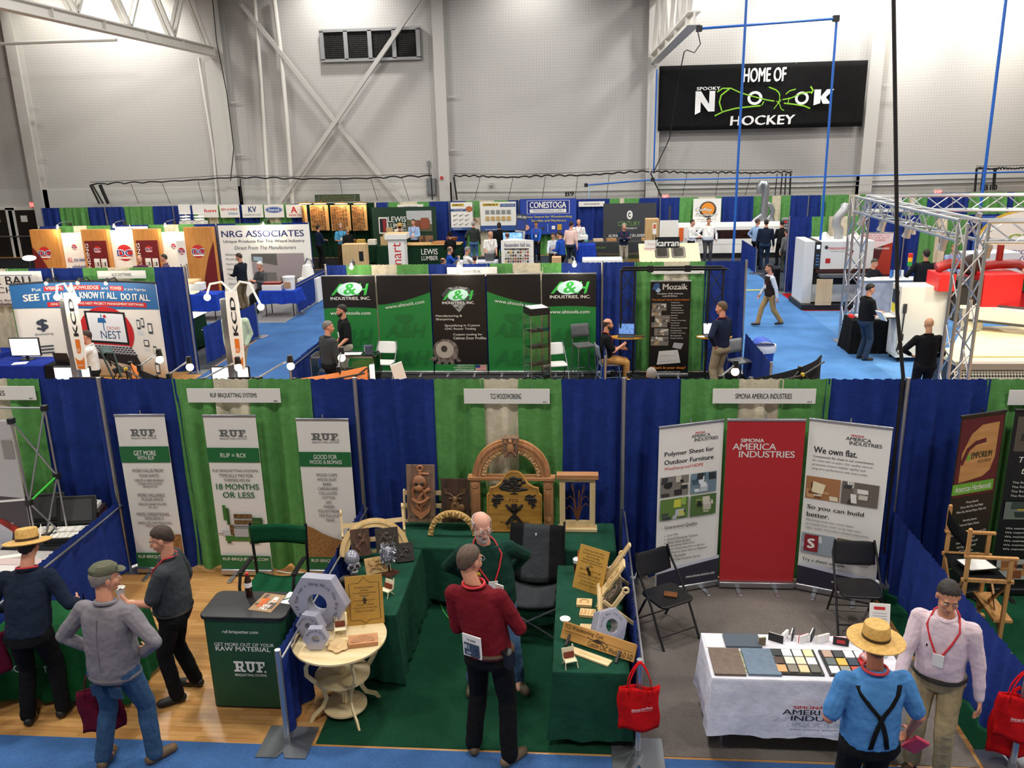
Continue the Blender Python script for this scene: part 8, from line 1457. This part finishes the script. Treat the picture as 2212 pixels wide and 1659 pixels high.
person('bald bearded man with glasses in dark green pullover and jeans, facing the red shirt',(4.80,-2.18),195,1.87,1.14,.055,'#12342b','#4a6586',L=(-.17,-.22,1.02),R=(.17,-.22,1.02),eL=(-1,-.5,-.2),eR=(1,-.5,-.2),lean=2,tilt=.12,yaw=10,pitch=16,hair='fringe',hc='#b9b4ae',beard='#bdb7b0',glasses=True,lan='#b8202a',skin='#d09a84',shoes='#5b5240',feet=[(-.2,.04,22),(.2,-.04,-20)],near=True,untuck=True,ex=leaf)
def redx(t,surf,sp,hp,Hd):
 q=MB(PW);a=surf(.10,-112,.02);q.cb(a,(.16,.012,.19),R=rot(4,0,-18));q.build('paper_badge',t);pr=Pr(.15,.18,0,-.075,-.09,M=TR(*a)@rot(4,0,-18)@TR(0,-.007,0),step=.0006);pr.text('PA.0000',.25,.76,.75,.86,INK,.01);pic(pr,.05,.05,.95,.66,colz(['#3d4a5c','#8a93a0','#22304a','#b8c0c8','#5a2a2a']),71,6);pr.build(t)
 MB(BLK()).cb(surf(.0,-35,.03),(.07,.10,.12),R=rot(0,0,50)).build('phone_pouch',t);MB(REDS).tube([sp(.545,.082*math.cos(a),.084*math.sin(a))for a in[2*PI*i/20 for i in range(20)]],.011,n=6,closed=True).build('lanyard',t);MB(PW).cb(sp(.40,.13,.17),(.07,.008,.12),R=rot(0,0,-20)).build('badge',t)
person('man in dark red shirt and black trousers standing at the carpet edge, back turned',(4.86,-3.08),-8,1.92,1.0,.02,'#6a1620','#121214',L=(-.12,.26,1.08),R=(.14,.28,1.08),eL=(-.6,-1,-.3),eR=(.7,-1,-.3),lean=2,tilt=-.20,yaw=-30,pitch=8,hair='crown',hc='#5c4a3c',shoes='#6e5d48',feet=[(-.15,-.0,14),(.16,-.09,-34)],near=True,belt='#4a2f1e',ex=redx,glasses=True)
def susp(t,surf,sp,hp,Hd):
 k=mt('#131316','cloth')
 for s in(-1,1):
  pts=[surf(d,-90+s*a,.012)for d,a in((.46,48),(.40,36),(.33,20),(.26,4),(.18,-5),(.10,-11),(.0,-16))]
  q=MB(k);vs=[];[vs.extend([p+Vector((-.017,0,0)),p+Vector((.017,0,0))])for p in pts];q.add(vs,[(2*i,2*i+1,2*i+3,2*i+2)for i in range(6)]);q.build('suspender',t,solid=.006)
  q=MB(k);pts=[surf(d,a,.012)for d,a in((.46,-90+s*48),(.475,s*60-0 if s>0 else 240-120),(.44,90-s*40),(.3,90-s*36),(.1,90-s*36),(.0,90-s*36))];q.tube([pts[2],pts[3],pts[4],pts[5]],.012,n=6);q.build('suspender',t)
 MB(REDS).tube([sp(.545,.085*math.cos(a),.086*math.sin(a))for a in[2*PI*i/20 for i in range(20)]],.011,n=6,closed=True).build('lanyard',t)
person('man in straw hat, sky blue shirt and black suspenders at the white table',(7.66,-3.86),4,1.74,1.14,.03,'#4b83bd','#141416',sl='S',L=(-.25,.20,.98),R=(.34,.10,.90),lean=3,yaw=-6,pitch=6,hair='short',hc='#6a5138',hat='straw',skin='#b9785c',near=True,ex=susp)
one('pink_leaflet',MB(mt('#c23a58')).cb((0,0,0),(.12,.03,.16),R=rot(20,30,0)),'crumpled pink bag in the right hand of the man in suspenders','bag',(8.03,-3.76,.78),bevel=.01)
def px7(t,surf,sp,hp,Hd):MB(INK).cb(surf(.30,62,.012),(.012,.006,.022)).build('shirt_logo',t)
person('man in pale pink checked shirt and khaki trousers with red lanyard',(8.43,-3.12),148,1.78,1.02,.02,'#c6adb6','#a3916c',L=(-.30,.03,.84),R=(.24,.30,.90),lean=3,yaw=22,pitch=20,hair='short',hc='#2b2320',lan='#c4222c',skin='#c08766',near=True,belt='#1a1614',sk='plaid',skind='#dcc9d0',shoes='#3a2a1e',ex=px7)
tote('dark maroon tote bag hanging beside the jeans of the man in the grey jacket',1.56,-3.30,.4,.92);o=bpy.data.objects['tote_bag.003']
for c in list(o.children):
 if c.name.startswith('lettering')or c.name.startswith('graphic'):bpy.data.objects.remove(c)
 else:c.data.materials[0]=mt('#5c1028','cloth')
tote('maroon tote bag on the arm of the man in navy at the left edge',.30,-2.9,.3,1.15);o=bpy.data.objects['tote_bag.004']
for c in list(o.children):
 if c.name.startswith('lettering')or c.name.startswith('graphic'):bpy.data.objects.remove(c)
 else:c.data.materials[0]=mt('#5c1028','cloth')
# everyone farther away: head-top pixel in the photo, height
def far(label,px,py,h,face,shirt,pants='#18181a',hp=None,**k):
 hh=(hp or h)*.995;p=G(px,py,hh)
 if k.get('seat'):hh=k['seat']+.12+.83*h/1.78-.02;p=G(px,py,hh)
 return person(label,(p.x,p.y),face,h,shirt=shirt,pants=pants,**k)
POC=dict(L=(-.22,.08,.90),R=(.22,.08,.90),eL=(-1,-2,0),eR=(1,-2,0));HIP=dict(L=(-.2,.03,1.0),R=(.2,.03,1.0),eL=(-1,-.3,0),eR=(1,-.3,0));FRT=dict(L=(-.12,.30,1.10),R=(.12,.30,1.10));DSK=dict(L=(-.15,.38,.98),R=(.15,.38,.98));FLD=dict(L=(.10,.22,1.20),R=(-.10,.22,1.22),eL=(-1,.3,-.4),eR=(1,.3,-.4))
far('bearded man in black shirt with badge behind the glass counter',740,659,1.8,125,'#16171a','#9a9488',sl='S',L=(-.24,.26,.95),R=(.26,.1,.95),yaw=-15,beard='#241a14',hc='#1d1612',lan='#2a2a2c')
far('grey-haired man in dark plaid shirt in front of the glass counter',705,695,1.76,-40,'#1d2022','#17181a',sk='plaid',skind='#33383a',g=1.08,yaw=-30,hc='#77726c')
far('seated bearded man in black shirt and tan trousers beside the left laptop',1310,690,1.78,-84,'#15161a','#b8894f',sl='S',seat=.50,L=(-.1,.34,.98-.2),R=(.12,.32,.9),hair='fringe',hc='#3a2c22',beard='#2b1f17',lan='#a8202a')
far('man in navy pullover and khaki trousers at the right laptop',1562,653,1.9,40,'#1c2438','#8f836c',L=(-.22,-.05,1.0),R=(.2,.3,1.05),eL=(-1,-.3,0),yaw=20,hc='#5c4630',lan='#a8202a')
far('man in dark vest and pale blue shirt walking along the right aisle',1668,570,1.72,100,'#c9d3e0','#9a7f58',vest='#2a211e',L=(-.26,-.1,.85),R=(.26,.18,.88),feet=[(-.08,-.32,5,.06),(.08,.30,-5)],hc='#2c2019',lan='#9c2028',lean=4)
far('man in black t-shirt and jeans reading papers by the truss tower',1878,614,1.76,-78,'#17181b','#2b3b50',sl='S',g=1.1,belly=.03,shoes='#1a1a1a',**FRT,pitch=18,hc='#15110e',glasses=True,hair='short')
p=G(1905,682,1.1);one('paper_sheet',MB(PW).cb((0,0,0),(.22,.02,.26),R=rot(35,0,-70)),'white papers held by the man in the black t-shirt','paper',(p.x-.05,p.y-.1,1.12))
far('bald man in black shirt beside the near truss tower, back turned',2010,688,1.78,2,'#131316','#17181c',hair=None,hc='#3a2c22',L=(-.2,.2,1.05),R=(.2,.2,1.0),eL=(-1,-.3,-.1),g=1.1,skin='#c4906e')
far('grey-haired head seen just above the near drape below the software banner',1408,797,1.68,5,'#3a3c40',hc='#8a8580')
far('man in pale mint shirt whose head is hidden behind the right bladed sign',503,655,1.84,178,'#b5c6ac','#a89a80',**POC,g=1.25,belly=.05)
far('seated man in white shirt half hidden by the left bladed sign',188,716,1.78,110,'#dddcd8','#1a1a1c',sl='S',seat=.5,**{k:v for k,v in FRT.items()})
far('man in dark jacket and khaki trousers standing at the demo table',517,548,1.8,70,'#1a202c','#7a6c54',L=(-.1,.35,1.1),R=(.1,.3,1.1),yaw=10,pitch=18,hc='#3a2418',g=1.05)
far('seated white-haired man in plaid shirt behind the demo table',562,567,1.8,150,'#5a5d62','#222222',sk='plaid',skind='#2b2d31',seat=.6,L=(-.15,.35,1.0),R=(.1,.35,1.0),pitch=22,hc='#d5d2cc')
far('man with glasses and red lanyard reading beside the sanding machine',1888,560,1.76,-150,'#1c2026',seat=.62,L=(-.2,.35,1.02),R=(.15,.35,1.02),pitch=22,hc='#4a423a',glasses=True)
far('heavy man in black shirt leaning on the silver draped counter, back turned',2003,540,1.98,-4,'#1c1e22','#1a1a1c',g=1.22,belly=.05,L=(-.35,.25,1.1),R=(.35,.25,1.1),hc='#241812')
far('man in light blue shirt behind the silver draped counter',2062,528,1.76,170,'#8fa6cc','#2a2a30',**DSK,hc='#8a6a50',lan='#a05060')
far('balding head above the curved blue display, nearer the big emblem',300,553,1.74,-150,'#5a2a48',hair='fringe',hc='#9a8f84');far('dark-haired head above the curved blue display, right of the balding one',355,550,1.76,110,'#5a4a60',hc='#2c211a')
far('man in navy hooded jacket facing the veneer boards',686,487,1.76,-40,'#16243a',hc='#1a130f',**FRT);far('grey-haired man in bright blue shirt at the veneer boards',735,483,1.82,-165,'#4f9ac4','#3a2c24',sl='S',**FRT,hc='#a09890',lan='#24242a');far('blonde woman in black jacket and jeans walking by the veneer boards',750,492,1.68,-150,'#1b1c1c','#3d5878',hair='long',hc='#a8845a',g=.9)
far('man in cream shirt bending over the lumber table',857,478,1.78,-120,'#d8cdbb','#2a2a2c',lean=10,hc='#3c322a',lan='#a03038');far('man in straw hat and black coat at the lumber table, back turned',863,485,1.76,-8,'#16161a',hat='straw',hc='#2a1f18');far('man in light blue shirt holding a wooden piece behind the lumber table',893,474,1.84,172,'#96b4dc','#141416',**FRT,hc='#2a1d15',lan='#a03038')
p=G(886,508,1.15);one('wooden_piece',MB(mt('#c98f58','wood')).ell((0,0,0),(.16,.1,.06)),'wooden piece held over the lumber table','wood piece',(p.x,p.y,1.15))
far('man in dark brown hat and black jacket left of the standing grey-haired man',972,503,1.62,25,'#17181b',hat='dark',hc='#2c1d14',**FRT);far('grey-haired man in dark green shirt and light jeans at the fastener posters, back turned',1022,478,1.82,8,'#333936','#4f729c',hc='#a5a09a',L=(-.3,.12,1.0))
far('seated balding man in royal blue shirt at the pale table',970,534,1.78,-70,'#1d47a0',seat=.55,pitch=18,hair='balding',hc='#6a5a4c',**FRT);far('seated grey-haired man in white shirt at the pale table',1008,535,1.8,-60,'#e2e1dd',seat=.55,pitch=22,hc='#8a857f',**FRT,lan='#4a4a50');far('lowest balding head peeping over the drape, leftmost of the seated group',955,557,1.7,-60,'#2a3a6a',seat=.42,hair='balding',hc='#4a3a2e');far('dark brown head of a seated person peeping over the drape',1025,552,1.7,5,'#c9c7c4',seat=.42,hc='#2a1a12')
far('bald man in white polo leaning over the table with red lanyard',1057,499,1.76,-150,'#e6e4df','#20222c',sl='S',g=1.12,belly=.05,lean=6,pitch=18,hair='fringe',hc='#cfcac4',L=(-.12,.36,.95),R=(.2,.28,.92),lan='#8a3a42');far('long-haired person in black at the wider fastener poster, back turned',1078,481,1.8,10,'#161618',hair='long',hc='#32241c');far('balding man in royal blue shirt left of the colour sample tower, back turned',1096,503,1.72,20,'#1f4cae','#141416',hair='balding',hc='#5a4030',**FRT,g=1.1)
far('man in blue shirt looking down in front of the royal blue supply banner',1158,478,1.74,178,'#2250a8','#1a1a1c',**DSK,pitch=28,hc='#2a1e18',lan='#a03040');far('man in pale grey shirt seated right of the colour sample tower',1195,503,1.64,170,'#c3c9d2','#2a2a2c',**DSK,pitch=22,hc='#2a2420');far('man in royal blue shirt standing at the tan carton',1213,500,1.8,60,'#1d48a8','#141416',pitch=24,lean=6,hc='#14100e',**FRT);far('man in pink plaid shirt leaning on the blue skirted counter, back turned',1232,479,1.9,-25,'#c98a80','#26303f',sk='plaid',skind='#e6cdc6',hc='#241a14',lean=5);far('bald man in white shirt behind the blue skirted counter',1250,474,1.8,176,'#e6e5e1','#1e1e22',hair='fringe',hc='#b9b0a6',lan='#a82a34',pitch=18,g=1.08)
far('grey-haired man in navy pullover with folded arms before the woodland table',1348,483,1.78,186,'#1c2740','#9a9282',**FLD,hc='#a5a29c',lan='#8a3038')
far('man in white shirt and black tie carrying a dark folder before the white machine',1495,475,1.78,-125,'#e9e8e4','#17181b',**FRT,hc='#1c1512');far('heavy man in white shirt and grey trousers with hand on hip before the white machine',1531,471,1.84,184,'#ebe9e4','#4d4a49',L=(-.32,.1,.95),R=(.22,.03,1.02),eR=(1,-.2,0),g=1.15,belly=.06,hc='#241a14',lan='#b9a890')
far('man in light blue shirt and black trousers left of the man in the hooded jacket',1636,473,1.84,-60,'#93b0d4','#141417',**HIP,hc='#4a3c32',glasses=True);far('man in navy hooded jacket and jeans at the end of the white machine, back turned',1656,475,1.9,-6,'#1a2436','#263852',g=1.15,hc='#1c1512');far('man in black jacket by the grey switch panel, back turned',1690,477,1.76,10,'#1d1e22',hc='#15110f',**FRT);far('person in grey hooded sweater partly hidden by the blue drape edge',1701,496,1.6,30,'#6a6a6e','#3a3f3a',hc='#2a2420')
# details that belong to a part become its sub-parts
SUB={'hat_band':('straw_hat',),'feather':('straw_hat',),'cap_cord':('flat_cap',),'badge':('lanyard',),'teeth':('skull',),'eye_socket':('skull',),'bulb':('lamp_head','head','gooseneck'),'lens':('can',),'screen':('housing','display_lid'),'slot':('post',),'cap_top':('cap',),'lid_pocket':('lid',),'green_clip':('strut',),'label_band':('body',),'vent':('body',),'door_seam':('head_cover',),'button_row':('control_strip',),'readout':('control_strip',),'red_label':('head_cover',),'pendant_cable':('pendant_control',),'back_pocket':('trousers',),'back_seam':('shirt',),'hem_band':('shirt',),'leaf_logo':('shirt',),'shirt_logo':('shirt',),'collar':('shirt',),'belt':('trousers',),'eyes':('body',),'lips':('body',),'eyebrows':('body',),'arm_pouch':('armrest',),'hanger':('sign_board',),'facet_band':('arch_moulding',),'carved_crest':('keystone',),'border_bead':('sign_board',),'mallet_relief':('sign_board',),'tree_relief':('sign_board',),'glass_shelf':('base',),'pail_label':('pail',),'handle':('pail',),'coffee':('cup',),'bag_rim':('barrel',),'yellow_label':('body',),'tube':('shade',)}
PAN=('fabric_panel','sign_board','graphic_panel','graphic_wall','white_blade','panel','plate','board','sheet','banner_cloth','wrap','body','tower','shaft','head_cover')
for t in[o for o in bpy.data.objects if 'category' in o]:
 by={c.name.split('.')[0]:c for c in t.children}
 for c in list(t.children):
  for p in SUB.get(c.name.split('.')[0],PAN if c.name.split('.')[0]in('lettering','graphic','relief','photograph','logo','emblem')else()):
   if p in by and by[p]is not c:c.parent=by[p];break
# repeats carry a common group
GRP={'supplier_sign':'white supplier signs on the back drape','kiosk':'kiosk wall panels','clip_lamp':'clip lamps on top of displays','arm_lamp':'arm lamps on the pop-up walls','stage_lamp':'stage lamps on the truss','veneer_board':'hanging veneer sample boards','picture_lamp':'picture lamps over the veneer boards','folding_chair':'folding chairs in the booths','sample_chip':'sample chips on the white table','router_cutter':'cutters in the glass tower','box_truss':'aluminium trusses of the machine stand','card_holder':'chair-shaped card holders','wooden_nut':'silver hexagonal nuts','tool_box':'yellow tools on the blue cloth','banner_stand':'roll-up banners','bladed_sign':'orange and white bladed signs','tote_bag':'tote bags','fastener_poster':'fastener posters','sample_block':'sample blocks on the woodland table','swatch_tray':'black swatch trays','side_drape':'low side drapes between booths','drape_backdrop':'pipe-and-drape backdrops','booth_sign':'white booth name signs','roof_truss':'white roof trusses','veneer_sheet':'upright veneer sheets','woodgrain_sheet':'sheets on the white table','lattice_stand':'black lattice stands','carton':'tan cartons by the colour tower','sample_case':'open black sample cases','screen_stand':'white screens below the bladed signs'}
for o in bpy.data.objects:
 if 'category' in o and o.name.split('.')[0]in GRP:o['group']=GRP[o.name.split('.')[0]]
